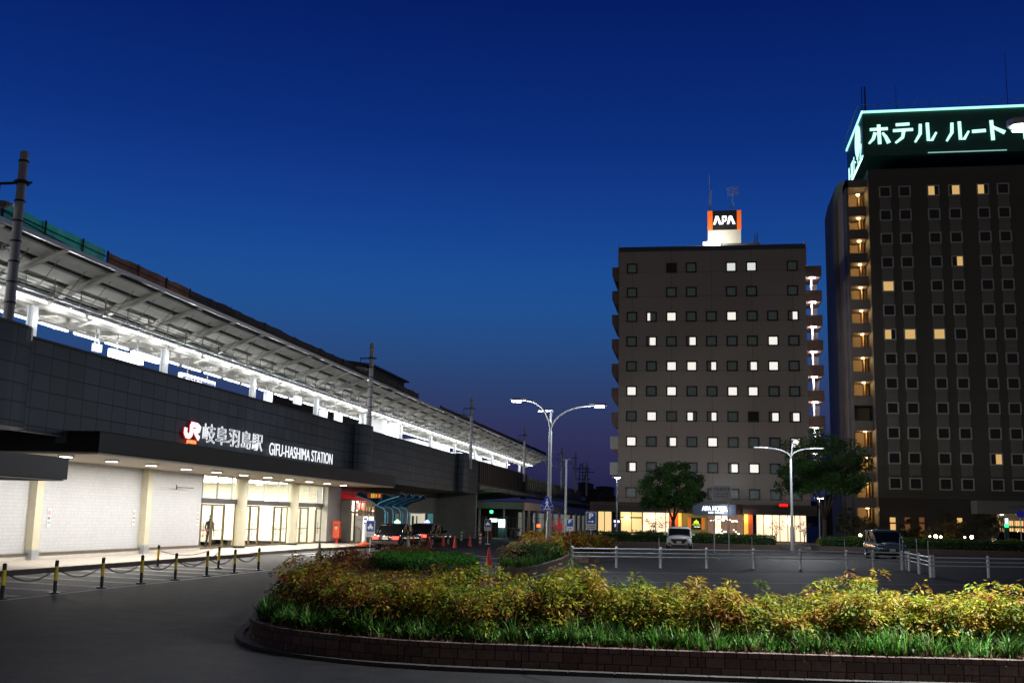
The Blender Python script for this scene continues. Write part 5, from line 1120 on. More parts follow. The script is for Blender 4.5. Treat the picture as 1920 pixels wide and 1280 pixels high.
# ---------------- leaf generators
def rosettes(cent, hue, per, rad, ll, lw_, droop=.5):
    """clusters of pointed leaflets; hue 0 green .. 1 red, .5 yellow"""
    n = len(cent); P = np.repeat(cent, per, 0); h = np.repeat(hue, per)
    az = rng.uniform(0, 2*np.pi, n*per); rr = np.sqrt(rng.uniform(.02, 1, n*per))*rad; el = rng.uniform(-.9, .6, n*per)
    D = np.stack([np.cos(az), np.sin(az), el*.8-droop*rr/rad*.6], 1)
    P = P+np.stack([np.cos(az)*rr*.75, np.sin(az)*rr*.75, -rr*rr/rad*.55+rng.normal(0, .025, n*per)], 1)
    U = np.tile([0, 0, 1.0], (n*per, 1))+rng.normal(0, .35, (n*per, 3))
    h = np.clip(h+rng.normal(0, .09, n*per)+(-P[:, 2]+np.repeat(cent[:, 2], per))*1.2, 0, 1)
    stops = np.array([[.035, .085, .008], [.13, .20, .014], [.36, .35, .022], [.36, .21, .025], [.25, .055, .018], [.10, .026, .012]]); x = h*5; i = np.clip(x.astype(int), 0, 4); t = (x-i)[:, None]
    col = stops[i]*(1-t)+stops[i+1]*t; col *= rng.uniform(.65, 1.25, (len(col), 1))
    return P, D, U, rng.uniform(.7, 1.25, n*per)*ll, rng.uniform(.8, 1.2, n*per)*lw_, col
def join(parts): return [np.concatenate([p[i] for p in parts]) for i in range(6)]
def nandina(name, ptsx, ptsy, z0, hfun, label, per=26, ll=.075, lw_=.026, tops=5, org=(0, 0, 0), hmix=(.39, .15), rad=.15, low=True):
    n = len(ptsx); parts = []; c = []; hu = []
    for k in range(tops):
        ox, oy = rng.normal(0, .14, n), rng.normal(0, .14, n); H_ = hfun(ptsx, ptsy)*rng.uniform(.72, 1.06, n)
        c.append(np.stack([ptsx+ox, ptsy+oy, z0+H_+rng.normal(0, .05, n)], 1)); hu.append(np.clip(rng.normal(hmix[0], hmix[1], n)+np.clip((-3-ptsx)*.05, 0, .16), .15, .95))
    c = np.concatenate(c); hu = np.concatenate(hu); parts.append(rosettes(c, hu, per, rad, ll, lw_))
    # lower layers: redder, then green and darker
    lo = c.copy(); lo[:, 2] = z0+(lo[:, 2]-z0)*rng.uniform(.45, .85, len(lo)); lo[:, :2] += rng.normal(0, .07, (len(lo), 2)); hl = np.clip(hu+rng.choice([.24, -.3, -.05], len(lo)), 0, 1)
    parts.append(rosettes(lo, hl, per, rad*1.1, ll, lw_, .7))
    if low:
        l2 = c[rng.uniform(0, 1, len(c)) < .6].copy(); l2[:, 2] = z0+rng.uniform(.10, .42, len(l2)); l2[:, :2] += rng.normal(0, .1, (len(l2), 2)); parts.append(rosettes(l2, np.clip(rng.normal(.12, .12, len(l2)), 0, 1), per, rad*1.25, ll, lw_, .6))
    A = join(parts); ob = leaves(name, *A, leaf, None, org); tag(ob, label, 'shrubs', kind='stuff'); return c
def jitter_grid(path, step, marg, box_):
    xs_, ys_ = np.meshgrid(np.arange(box_[0], box_[1], step), np.arange(box_[2], box_[3], step)); x = xs_.ravel()+rng.uniform(-.4, .4, xs_.size)*step; y = ys_.ravel()+rng.uniform(-.4, .4, xs_.size)*step
    inn = inside([p-n*marg for p, n in zip(path, normals(path))])(x, y); return x[inn], y[inn]
# front hedge volumes: (cut hedge in the island, far from the wall)
hedge_poly = [Vector((*p, 0)) for p in ((-5.35, 23.3), (-4.9, 24.3), (-5.5, 26.6), (-6.4, 28.6), (-7.9, 28.2), (-8.2, 26.8), (-7.3, 24.4), (-6.2, 23.2))]
def hedge(name, poly, z0, z1, label, dens=420, ll=.05, col=(.028, .105, .012), ragged=.03, cat='hedge', group=None):
    P = resample(poly, .2); Nn = normals(P) if area(P) > 0 else [-n for n in normals(P)]; n = len(P); rnd = min(.16, (z1-z0)*.3)
    o = thing(name, (sum(p.x for p in P)/n, sum(p.y for p in P)/n, 0), label, cat, group)
    b = MB()
    for i in range(n):
        j = (i+1) % n; a, c = P[i]-Nn[i]*.10, P[j]-Nn[j]*.10; b.quad((a.x, a.y, z0), (c.x, c.y, z0), (c.x, c.y, z1-.10), (a.x, a.y, z1-.10))
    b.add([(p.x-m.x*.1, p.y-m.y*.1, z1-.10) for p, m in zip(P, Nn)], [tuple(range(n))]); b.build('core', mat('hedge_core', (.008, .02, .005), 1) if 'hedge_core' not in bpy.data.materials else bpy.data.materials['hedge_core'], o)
    per_ = sum((P[(i+1) % n]-P[i]).length for i in range(n)); ns = int(per_*(z1-z0)*dens); i = rng.integers(0, n, ns); t = rng.uniform(0, 1, ns); z = rng.uniform(z0, z1, ns)
    Pa = np.array([p[:2] for p in P]); Na = np.array([p[:2] for p in Nn]); base = Pa[i]*(1-t[:, None])+Pa[(i+1) % n]*t[:, None]; nr = Na[i]
    inset = np.clip((z-(z1-rnd))/rnd, 0, 1)**2*rnd*.7
    S1 = np.stack([base[:, 0]-nr[:, 0]*(inset+rng.uniform(-ragged, .08, ns)), base[:, 1]-nr[:, 1]*(inset+rng.uniform(-ragged, .08, ns)), z], 1); N1 = np.stack([nr[:, 0], nr[:, 1], np.full(ns, .2)], 1)
    A_ = abs(area(P)); nt_ = int(A_*dens*1.2); x = rng.uniform(Pa[:, 0].min(), Pa[:, 0].max(), nt_*3); y = rng.uniform(Pa[:, 1].min(), Pa[:, 1].max(), nt_*3); k = inside(P)(x, y); x, y = x[k][:nt_], y[k][:nt_]
    S2 = np.stack([x, y, z1+rng.uniform(-.07, ragged, len(x))], 1); N2 = np.tile([0, 0, 1.0], (len(x), 1)); S = np.concatenate([S1, S2]); Nn2 = np.concatenate([N1, N2]); m_ = len(S)
    D = Nn2*.8+runit(m_)*.9; U = runit(m_); cc = np.array(col)*rng.uniform(.5, 1.6, (m_, 1))*np.stack([rng.uniform(.7, 1.6, m_), np.ones(m_), rng.uniform(.6, 1.4, m_)], 1)
    leaves('foliage', S, D, U, rng.uniform(.7, 1.3, m_)*ll, rng.uniform(.7, 1.2, m_)*ll*.55, cc, leaf, o); return o
hedge('clipped_hedge', hedge_poly, WT, 1.02, 'clipped bright green box hedge in the foreground island', 900, .055, (.035, .16, .012))
def hf_front(x, y):
    low_zone = (y > 17.7) & (x > -6.3-(y-18)*.22) & (y < 27)
    base = np.where(low_zone, .55, 1.0)*( .70+.09*np.sin(x*1.3+y)+.08*np.sin(x*3.1+1)+.06*np.sin(y*2.2)+np.where(rng.uniform(0, 1, len(x)) < .10, .20, 0)-.05); return base
x, y = jitter_grid(isl, .31, .60, (-10, 9.2, 14.5, 34)); hp = inside(hedge_poly)(x, y); front = y < 20.5
k = ~hp & (front | (rng.uniform(0, 1, len(x)) < .8)); x, y = x[k], y[k]
fr = y < 21
nandina('nandina_shrubs', x[fr], y[fr], WT, hf_front, 'yellow and red leaved nandina shrubs massed in the front of the island', per=34, tops=5, org=(0, 16, 0), ll=.088, lw_=.030, rad=.13)
nandina('nandina_shrubs', x[~fr], y[~fr], WT, lambda a, b_: hf_front(a, b_)*1.05, 'rusty orange nandina shrubs in the back of the island around the clipped hedge', per=20, tops=3, org=(-7, 26, 0), hmix=(.58, .15), ll=.09, lw_=.034)
b = MB()                                                  # bare canes under the leaves
for i in range(0, len(x), 1):
    if y[i] > 21: continue
    for q in range(2): b.cyl((x[i]+random.uniform(-.05, .05), y[i], WT-.05), (x[i]+random.uniform(-.2, .2), y[i]+random.uniform(-.2, .2), WT+.6), .006, n=3)
tag(b.build('nandina_canes', wood, None, (0, 16, 0)), 'thin brown canes under the front nandina leaves', 'canes', kind='stuff')
# strap leaved grass along the wall
def grass(name, path, step, off, spread, blades, ln, label, cols, sel=lambda p: True, z0=WT-.05, org=(0, 15, 0)):
    P = resample(path, step); Nn = normals(P); c = [p-n*(off+abs(random.gauss(0, spread))) for p, n in zip(P, Nn) for _ in (0, 1, 2) if sel(p)]
    c = np.array([[p.x+random.uniform(-.06, .06), p.y+random.uniform(-.06, .06), z0] for p in c]); n = len(c)
    B = np.repeat(c, blades, 0)+np.concatenate([rng.normal(0, .025, (n*blades, 2)), np.zeros((n*blades, 1))], 1); m_ = len(B)
    az = rng.uniform(0, 2*np.pi, m_); Ln = rng.uniform(.5, 1.15, m_)*ln*np.repeat(rng.uniform(.45, 1.15, n), blades); lean = rng.uniform(.15, 1.0, m_); wd = rng.uniform(.008, .015, m_)
    d = np.stack([np.cos(az), np.sin(az)], 1); s_ = np.stack([-np.sin(az), np.cos(az), np.zeros(m_)], 1)
    V = []; segs = 4
    for t in np.linspace(0, 1, segs+1):
        r_ = lean*Ln*(t**1.6)*.75; z = Ln*(t-.42*lean*t**2.4); p = np.concatenate([B[:, :2]+d*r_[:, None], (B[:, 2]+z)[:, None]], 1); w_ = (wd*(1-t**2.2)+.001)[:, None]; V += [p-s_*w_, p+s_*w_]
    V = np.stack(V, 1); nv = 2*(segs+1); base = (np.arange(m_)*nv)[:, None, None]; q = np.array([[2*k_, 2*k_+1, 2*k_+3, 2*k_+2] for k_ in range(segs)])[None]; F = (base+q).reshape(-1)
    me = bpy.data.meshes.new(name); me.vertices.add(m_*nv); me.vertices.foreach_set('co', (V.reshape(-1, 3)-np.array(org)).ravel()); me.loops.add(len(F)); me.loops.foreach_set('vertex_index', F); nf = len(F)//4; me.polygons.add(nf)
    me.polygons.foreach_set('loop_start', np.arange(nf)*4); me.polygons.foreach_set('loop_total', np.full(nf, 4)); me.update(calc_edges=True)
    ci = rng.choice(len(cols), m_, p=[.55, .3, .15][:len(cols)]); cc = np.array(cols)[ci]*rng.uniform(.6, 1.4, (m_, 1))*np.repeat(rng.uniform(.45, 1.4, n), blades)[:, None]; dead = rng.uniform(0, 1, m_) < .07; cc[dead] = (.22, .17, .08); ca = me.color_attributes.new('Col', 'FLOAT_COLOR', 'CORNER'); ca.data.foreach_set('color', np.repeat(np.concatenate([cc, np.ones((m_, 1))], 1), segs*4, axis=0).ravel())
    me.materials.append(leaf); ob = bpy.data.objects.new(name, me); C.objects.link(ob); ob.location = org; tag(ob, label, 'grass', kind='stuff')
gc = [(.075, .23, .025), (.19, .36, .08), (.04, .10, .02)]
grass('lilyturf_grass', isl, .10, .20, .26, 17, .44, 'long strap leaved green grass along the front brick wall', gc, lambda p: p.y < 17.6 and p.x > -7.2)
grass('lilyturf_grass', isl, .13, .22, .18, 16, .40, 'soft taller grass around the left tip of the island', gc, lambda p: (p.x < -5.8 and p.y < 27), org=(-8, 19, 0))
grass('dry_grass', isl, .10, .17, .03, 8, .15, 'short dry straw coloured grass right behind the brick edge', [(.16, .10, .05), (.09, .06, .03), (.2, .16, .09)], lambda p: p.y < 17.0)

# middle planter by the crossing
mid = [(-6.55, 35.5), (-6.0, 34.9), (-5.45, 35.5), (-5.35, 40), (-5.5, 46), (-6.1, 52), (-7.2, 57.5), (-8.4, 57.5), (-8.2, 51), (-7.6, 44), (-7.0, 38.5)]
mp_ = smooth_path(mid, 5); mp_ = mp_ if area(mp_) > 0 else mp_[::-1]
PM = thing('brick_planter', (-6.5, 42, 0), 'middle brown brick planter ending at the traffic cone', 'planter'); brick_wall(PM, mp_, .42, (.1, .16, .16), th=.16, bl=.4); fill(PM, mp_, .36, 'soil', soil)
b = MB(); kerbrun(b, [(-5.2, 35.0), (-5.1, 40), (-5.25, 46.5)], .2, .13, 1.2); kerbrun(b, [(-6.9, 34.6), (-5.2, 34.6)], .25, .13, 1.2); b.build('outer_kerb', kerbm, PM)
x, y = jitter_grid(mp_, .42, .4, (-10, -5, 34, 58)); 
g1 = (x < -6.1) | (y > 44); nandina('nandina_shrubs', x[g1], y[g1], .38, lambda a, b_: .72+.12*np.sin(b_*.8)+.1*np.sin(a*3)+.14*(b_ > 44), 'golden nandina shrubs in the middle planter by the lamp', per=22, tops=4, org=(-7, 44, 0), hmix=(.44, .12), ll=.12, lw_=.05, rad=.2)
hedge('clipped_hedge', [Vector((*p, 0)) for p in ((-6.5, 37.5), (-5.7, 37.5), (-5.75, 46), (-6.3, 50), (-7.2, 50), (-6.6, 44))], .38, .95, 'low green hedge on the right side of the middle planter', 250, .09, (.035, .12, .015))
grass('lilyturf_grass', mp_, .25, .15, .12, 14, .5, 'long grass hanging over the near corner of the middle planter', gc, lambda p: p.y < 38.5, .38, (-6.5, 36, 0))
PN = thing('brick_planter', (-5, 52, 0), 'small planter behind the start of the white fence', 'planter'); m2 = smooth_path([(-6.5, 51.5), (-4.6, 51.2), (-4.3, 58), (-6.6, 59)], 4); m2 = m2 if area(m2) > 0 else m2[::-1]; brick_wall(PN, m2, .42, (.1, .16, .16), th=.16, bl=.4); fill(PN, m2, .36, 'soil', soil)
x, y = jitter_grid(m2, .42, .3, (-7, -4, 51, 59)); nandina('nandina_shrubs', x, y, .38, lambda a, b_: .75+.35*np.exp(-((a+5.9)**2+(b_-53)**2)), 'orange yellow nandina clump beside the small parking sign', per=20, tops=4, org=(-5.5, 54, 0), hmix=(.46, .12), ll=.13, lw_=.055, rad=.2)
o = thing('striped_post', (-5.75, 50.2, 0), 'short white striped post at the planter corner', 'post'); p = G(1045, 1039); o.location = (p.x, p.y, 0); MB().cyl((p.x, p.y, 0), (p.x, p.y, .9), .06, n=8).build('shaft', white_paint, o)

# far planters with low hedges in front of the hotels
for (x0, x1, y0, y1, lab) in ((-8.1, 6.0, 83.5, 89.5, 'left'), (8.9, 44, 84.0, 90, 'right')):
    pth = [Vector((*p, 0)) for p in ((x0, y0), (x1, y0), (x1, y1), (x0, y1))]
    o = thing('brick_planter', ((x0+x1)/2, y0, 0), f'long low planter wall in front of the {"brown" if lab == "left" else "dark"} hotel', 'planter'); b = MB().box(x0, x1, y0, y0+.2, 0, .42).box(x0, x0+.2, y0+.2, y1, 0, .42).box(x1-.2, x1, y0+.2, y1, 0, .42).box(x0+.2, x1-.2, y0+.2, y1, 0, .36)
    b.build('wall', gridmat('planter_blocks_'+lab, (.095, .062, .05), (.04, .035, .03), .4, .14, .012, .85, axis='XZ', var=.2), o)
    hedge('clipped_hedge', [Vector((*p, 0)) for p in ((x0+.3, y0+.25), (x1-.3, y0+.25), (x1-.3, y0+1.6), (x0+.3, y0+1.6))], .40, 1.02, f'long clipped green hedge facing the car park before the {"brown" if lab == "left" else "dark"} hotel', 95, .15, (.030, .10, .014), .05)
    n = int((x1-x0)*9); xx = rng.uniform(x0+.4, x1-.4, n); yy = rng.uniform(y0+1.9, y1-.8, n)
    nandina('nandina_shrubs', xx, yy, .4, lambda a, b_: .72+.10*np.sin(a*1.1)+.06*np.sin(a*3.3), f'uneven nandina shrubs growing behind the {lab} far hedge', per=12, tops=3, org=((x0+x1)/2, y0+3, 0), hmix=(.40, .14) if lab == 'left' else (.25, .12), ll=.20, lw_=.10, rad=.28)

# ================================================================= trees
def tree(base, h, cz, rx, rz_, nclump, nleaf, label, lean=.3, seed=1, ll=.2, col=(.030, .062, .018), name='tree', trunk_r=.17, forks=5, ry=None, group=None, thin=0):
    rg = np.random.default_rng(seed); rd = random.Random(seed); bx, by = base; o = thing(name, (bx, by, 0), label, 'tree', group); ry = ry or rx
    b = MB(); fz = h*.26
    b.tube([(bx, by, 0), (bx+lean*.15, by, fz*.5), (bx+lean*.3, by, fz)], [trunk_r*1.25, trunk_r, trunk_r*.9], 9)
    cl = rg.normal(size=(nclump, 3)); cl /= np.linalg.norm(cl, axis=1, keepdims=True); cl *= (rg.uniform(.25, 1, (nclump, 1))**.6); cl[:, 2] = np.where(cl[:, 2] < -.5, cl[:, 2]*.6, cl[:, 2])
    cc = cl*np.array([rx, ry, rz_])+np.array([bx+lean, by, cz])
    fp = []
    for k in range(forks):
        a = 2*math.pi*k/forks+rd.uniform(-.3, .3); tp = Vector((bx+lean+math.cos(a)*rx*.45, by+math.sin(a)*ry*.45, cz-rz_*.15)); s_ = Vector((bx+lean*.3, by, fz-.05)); m1 = s_.lerp(tp, .4)+Vector((0, 0, .3)); b.tube([s_, m1, tp], [trunk_r*.65, trunk_r*.42, trunk_r*.2], 6); fp += [m1, tp]
    for c in cc:
        p = Vector(c); q = min(fp, key=lambda v: (v-p).length); b.tube([q, q.lerp(p, .5)+Vector((0, 0, .12)), p], [trunk_r*.16, trunk_r*.1, trunk_r*.05], 4)
    b.build('trunk', wood, o, smooth=True)
    if nleaf:
        i = rg.integers(0, nclump, nleaf); sz = rg.uniform(.45, .95, nclump)*rx*.30; off = rg.normal(size=(nleaf, 3)); off /= np.linalg.norm(off, axis=1, keepdims=True); off *= (rg.uniform(.1, 1, (nleaf, 1))**.5)*sz[i][:, None]; off[:, 2] *= .65
        P = cc[i]+off; D = off/np.linalg.norm(off, axis=1, keepdims=True)+rg.normal(0, .7, (nleaf, 3)); U = rg.normal(size=(nleaf, 3)); cm = rg.uniform(.55, 1.5, nclump)[i][:, None]; colr = np.array(col)*cm*rg.uniform(.6, 1.4, (nleaf, 1)); colr[:, 0] *= rg.uniform(.7, 1.5, nleaf)
        leaves('crown', P, D, U, rg.uniform(.7, 1.3, nleaf)*ll, rg.uniform(.7, 1.2, nleaf)*ll*.6, colr, leaf, o)
    return o
p = onY(1262, 1000, 96); tree((p.x, 96), 7.8, onY(1256, 922, 96).z, 2.95, 2.45, 64, 17000, 'smaller leafy tree in front of the hotel lobby', .0, 3, .19, (.06, .15, .035))
p = onY(1545, 1000, 98); tree((p.x, 98), 9.5, onY(1552, 880, 98).z, 4.1, 3.5, 75, 22000, 'larger dark tree between the two hotels behind the street lamp', .25, 5, .21, (.055, .13, .032), trunk_r=.2)
for k, (px, pt, Y, rx, lab, nl) in enumerate(((1229, 966, 119, 1.5, 'sparse bare garden tree against the bright lobby curtain', 260), (1455, 968, 117, 1.3, 'thin leafless garden tree before the right lobby windows', 90), (1508, 975, 117, .9, 'small twiggy bush at the right end of the lobby', 150))):
    p = onY(px, 1000, Y); zt_ = onY(px, pt, Y).z; tree((p.x, Y), zt_*1.0, zt_*.68, rx, zt_*.32, 22, nl, lab, .05, 20+k, .17, (.05, .05, .02), 'garden_tree', .05, 4, group='garden trees at the lobby')
for k, (px, pt, Y, rx, lab, nl, cl_) in enumerate(((1700, 965, 119, 1.3, 'dark bush climbing beside the second ground floor window', 2200, (.05, .05, .02)), (1780, 962, 119, 1.5, 'rounded bush lit by three garden lamps', 2600, (.07, .06, .02)), (1855, 958, 119, 1.6, 'tall bush left of the dark hotel porch', 2600, (.03, .045, .02)), (1612, 968, 119, 1.6, 'dark bush under the warm lit landings', 2400, (.025, .035, .015)), (1588, 950, 121, 1.3, 'leafy shrub in the gap left of the dark hotel', 1800, (.03, .05, .02)), (1733, 985, 118, .8, 'small bush below the brown window', 1100, (.05, .05, .02)))):
    p = onY(px, 1000, Y); zt_ = onY(px, pt, Y).z; tree((p.x, Y), zt_, zt_*.55, rx, zt_*.45, 26, nl, lab, .05, 40+k, .16, cl_, 'garden_bush', .05, 4, group='bushes along the dark hotel')
gl = mat('garden_globe', (1, 1, 1), emit=12, ecol=(1, .86, .5)); GLN = ['leftmost under the warm landings', 'small first of three under the rounded bush', 'biggest of three under the rounded bush', 'third of three under the rounded bush', 'small one left of the tall bush', 'bright one left of the tall bush']
for k, (px, py, r_) in enumerate(((1613, 1003, .16), (1743.5, 1005, .09), (1754.5, 1005.5, .2), (1764, 1006, .12), (1809, 1006.5, .10), (1822, 1006.5, .17))):
    p = onY(px, py, 116.5); o = thing('garden_lamp', (p.x, 116.5, 0), 'round glowing garden lamp, '+GLN[k], 'garden lamp', 'garden lamps of the dark hotel'); MB().cyl((p.x, 116.5, 0), (p.x, 116.5, p.z-r_*.5), .03, n=6).build('stake', dark_metal, o)
    MB().lathe((p.x, 116.5, p.z), [(r_*math.sin(t*math.pi/8)+.002, -r_*math.cos(t*math.pi/8)) for t in range(9)], 12).build('globe', gl, o, smooth=True); lamp('bulb', (p.x, 116.5-.3, p.z+.35), 45 if r_ > .12 else 18, (1, .75, .32), o, size=.1)

# ================================================================= chain posts on the left
yel = mat('yellow_band', (.85, .60, .03), .45, var=.1, vscale=9); blk_p = mat('black_post', (.02, .02, .02), .4)
def bollard(x, y, label, h=.74):
    o = thing('chain_post', (x, y, 0), label, 'bollard', 'yellow and black chain posts')
    b = MB(); b.cyl((x, y, 0), (x, y, .03), .13, n=12, mi=0).cyl((x, y, .03), (x, y, .30), .042, n=10, mi=0).cyl((x, y, .30), (x, y, .63), .046, n=10, mi=1).cyl((x, y, .63), (x, y, h), .045, n=10, mi=0).cyl((x, y, h), (x, y, h+.03), .05, .03, n=10, mi=0)
    b.build('post', [blk_p, yel], o); b = MB()
    for a in (0, 1.57, 3.14, 4.71): b.cyl((x+.09*math.cos(a), y+.09*math.sin(a), .03), (x+.09*math.cos(a), y+.09*math.sin(a), .05), .018, n=6)
    b.build('bolts', galv, o); return o
def chain(p, q, sag, label, n=40):
    o = thing('chain', ((p[0]+q[0])/2, (p[1]+q[1])/2, 0), label, 'chain', 'chains slung between the posts'); a, c = Vector((p[0], p[1], .60)), Vector((q[0], q[1], .60)); b = MB(); P = wirepts(a, c, sag, n)
    for i in range(n):
        d = (P[i+1]-P[i]); m_ = (P[i]+P[i+1])/2; s_ = Vector((0, 0, 1)).cross(d).normalized() if i % 2 else Vector((0, 0, 1)); s_ = (s_-d.normalized()*s_.dot(d.normalized())).normalized(); e = d*.62
        b.tube([m_-e, m_-e*.6+s_*.018, m_+e*.6+s_*.018, m_+e, m_+e*.6-s_*.018, m_-e*.6-s_*.018, m_-e], .0065, 4)
    b.build('links', mat('chain_dark', (.10, .09, .08), .5, .6) if 'chain_dark' not in bpy.data.materials else bpy.data.materials['chain_dark'], o)
bp_ = [G(3, 1123), G(102, 1112), G(190, 1102), G(264, 1094), G(328, 1087), G(387, 1080), G(439, 1074), G(484, 1069)]
for k, p in enumerate(bp_): bollard(p.x, p.y, f'{nth(k+1)} yellow and black chain post from the left along the hatched strip')
p_prev = (bp_[0].x, bp_[0].y-2)
for k, p in enumerate(bp_):
    chain(p_prev, (p.x, p.y), .26, f'dark chain hanging left of the {nth(k+1)} chain post'); p_prev = (p.x, p.y)
k1, k2 = G(295, 1063), G(409, 1066); bollard(k1.x, k1.y, 'lone yellow and black chain post close to the kerb'); bollard(k2.x, k2.y, 'dark chain post between the sixth and seventh posts, set back')
chain((k1.x, k1.y), (k1.x+1.0, k1.y+2.2), .2, 'short chain from the lone post near the kerb'); chain((bp_[4].x, bp_[4].y), (k2.x, k2.y), .28, 'chain running from the row to the set back post')

# ================================================================= white guard fence
fw_m = mat('guard_fence_paint', (.80, .81, .82), .4, 0, var=.12, vscale=7)
def gpost(x, y, label, h=.84, r=.058):
    o = thing('fence_post', (x, y, 0), label, 'fence post', 'white posts of the forecourt guard fence'); MB().cyl((x, y, 0), (x, y, h), r, n=14).lathe((x, y, h), [(r, 0), (r*.95, .02), (r*.7, .04), (r*.3, .055)], 14).build('post', fw_m, o)
    b = MB()
    for z in (.46, .62, .78): b.cyl((x, y-.005, z-.035), (x, y-.005, z+.035), r+.012, n=14)
    b.build('rail_clamp', galv, o)
def rail(pts, label, zs=(.46, .62, .79)):
    o = thing('guard_rail', (pts[0][0], pts[0][1], 0), label, 'guard rail', 'tube rails of the forecourt guard fence')
    for z in zs:
        MB().tube([(x, y-.07, z) for x, y in pts], .030 if z > .7 else .022, 8).build('tube', fw_m, o)
A_ = [G(1073, 1063), G(1155, 1064), G(1240, 1063), G(1325, 1064), G(1413, 1065), G(1500, 1066), G(1588, 1067), G(1640, 1068)]
x0_, y0_, x1_, y1_ = A_[0].x, A_[0].y, A_[6].x, A_[6].y; A2 = [(p.x, y0_+(y1_-y0_)*(p.x-x0_)/(x1_-x0_)) for p in A_]
for k, (x, y) in enumerate(A2): gpost(x, y, f'{nth(k+1)} white fence post from the left of the long guard fence')
endp = G(1692, 1068); rail(A2+[(endp.x, endp.y)], 'long three tube white guard rail across the car park')
B_ = [(endp.x, endp.y)]+[(G(*q).x, G(*q).y) for q in ((1697, 1068), (1705, 1070), (1724, 1075), (1746, 1082))]
for k, (x, y) in enumerate(B_[1:]): gpost(x+(.06 if k == 0 else 0), y, f'{nth(k+1)} post of the short fence leg running towards the camera')
gpost(*B_[0], 'corner post where the long fence meets the short leg'); rail(B_, 'short three tube fence leg running towards the camera')
C_ = [(G(1751, 1082).x, G(1751, 1082).y), (G(1854, 1083).x, G(1854, 1083).y)]; dv = (C_[1][0]-C_[0][0], C_[1][1]-C_[0][1]); C_.append((C_[1][0]+dv[0], C_[1][1]+dv[1]))
for k, (x, y) in enumerate(C_): gpost(x, y, f'{["thick double", "lone", "outermost"][k]} white fence post of the right hand guard fence')
rail(C_, 'three tube guard rail at the right edge of the car park')
D_ = [G(1118, 1034), G(1112, 1036), G(1106, 1038), G(1097, 1041)]
for k, p in enumerate(D_): gpost(p.x, p.y, f'{nth(k+1)} white post from the right of the fence leg beside the parking signs', .95, .075)
rail([(p.x, p.y) for p in D_]+[(A2[0][0]+.2, A2[0][1]+6)], 'receding guard rail beside the parking signs')
rods = [(1073, 1063, 1010, A2[0]), (1239, 1063, 1008, A2[2]), (1410, 1066, 1006, A2[4]), (1586, 1067, 1009, A2[6]), (1692, 1068, 1007, B_[0]), (1699, 1068, 1007, B_[1]), (1719, 1075, 1009, B_[3]), (1740, 1082, 1013, B_[4])]
for k, (px, pb_, pt, xy) in enumerate(rods):
    x, y = xy; x -= .07; top = onY(px, pt, y).z; o = thing('marker_rod', (x, y, 0), f'{nth(k+1)} thin grey marker rod from the left rising above the guard fence', 'rod', 'marker rods on the guard fence'); MB().cyl((x, y+.02, 0), (x, y+.02, top), .016, n=6).build('rod', galv, o)
for k, px in enumerate((1085, 1088, 1094.5, 1101.5, 1107.5, 1113.5)):
    p = onY(px, 1010, 56); t = onY(px, 998 if k > 1 else 997, 56); o = thing('marker_rod', (p.x, 56, 0), f'{nth(k+1)} thin pale rod from the left in the cluster by the parking signs', 'rod', 'marker rods by the parking signs'); MB().cyl((p.x, 56, 0), (p.x, 56, t.z), .02, n=6).build('rod', galv, o)

# ================================================================= cones, posts, sign stands
cone_m = mat('cone_red', (.55, .035, .02), .5, var=.2, vscale=6)
def cone(px, py, label, h=.7, m_=cone_m, stripe=None, group='traffic cones'):
    p = G(px, py); o = thing('traffic_cone', (p.x, p.y, 0), label, 'traffic cone', group)
    MB().box(p.x-.19, p.x+.19, p.y-.19, p.y+.19, 0, .045).build('base', rubber, o, bevel=.01); MB().lathe((p.x, p.y, .045), [(.145, 0), (.13, .03), (.033, h-.05), (.025, h-.045)], 18).build('cone_body', m_, o, smooth=False)
    if stripe: MB().lathe((p.x, p.y, .045+h*.45), [(.095, 0), (.066, h*.2)], 18).build('reflective_band', stripe, o)
cone(916, 1063, 'near red traffic cone on a black base beside the middle planter', .80)
for k, (px, py, lab) in enumerate(((805.5, 1029, 'red traffic cone partly hidden behind the front shrubs, leftmost'), (831, 1025, 'second red traffic cone from the left behind the taxis'), (852.5, 1028, 'third red traffic cone from the left, nearer than its neighbours'), (881, 1025, 'red traffic cone just left of the striped post'))): cone(px, py, lab, .78)
cone(598, 1046, 'dark grey weathered cone behind the left shrubs', .72, mat('cone_grey', (.10, .10, .09), .7))
cone(920, 1010, 'far red cone in the dim area before the shelter', .7); cone(985, 1008, 'far dim red cone half hidden by the middle planter', .7)
def striped(px, py, c1, c2, label):
    p = G(px, py); o = thing('striped_post', (p.x, p.y, 0), label, 'post'); b = MB().cyl((p.x, p.y, 0), (p.x, p.y, .05), .2, n=14, mi=2)
    for k in range(7): b.cyl((p.x, p.y, .05+k*.13), (p.x, p.y, .05+(k+1)*.13), .09, n=12, mi=k % 2)
    b.build('shaft', [c1, c2, rubber], o)
striped(900, 1022, cone_m, plate_w, 'red and white striped post left of the taxi sign stand'); striped(864.5, 1016, mat('post_green', (.02, .25, .08), .5), plate_w, 'green and white striped post behind the row of cones')
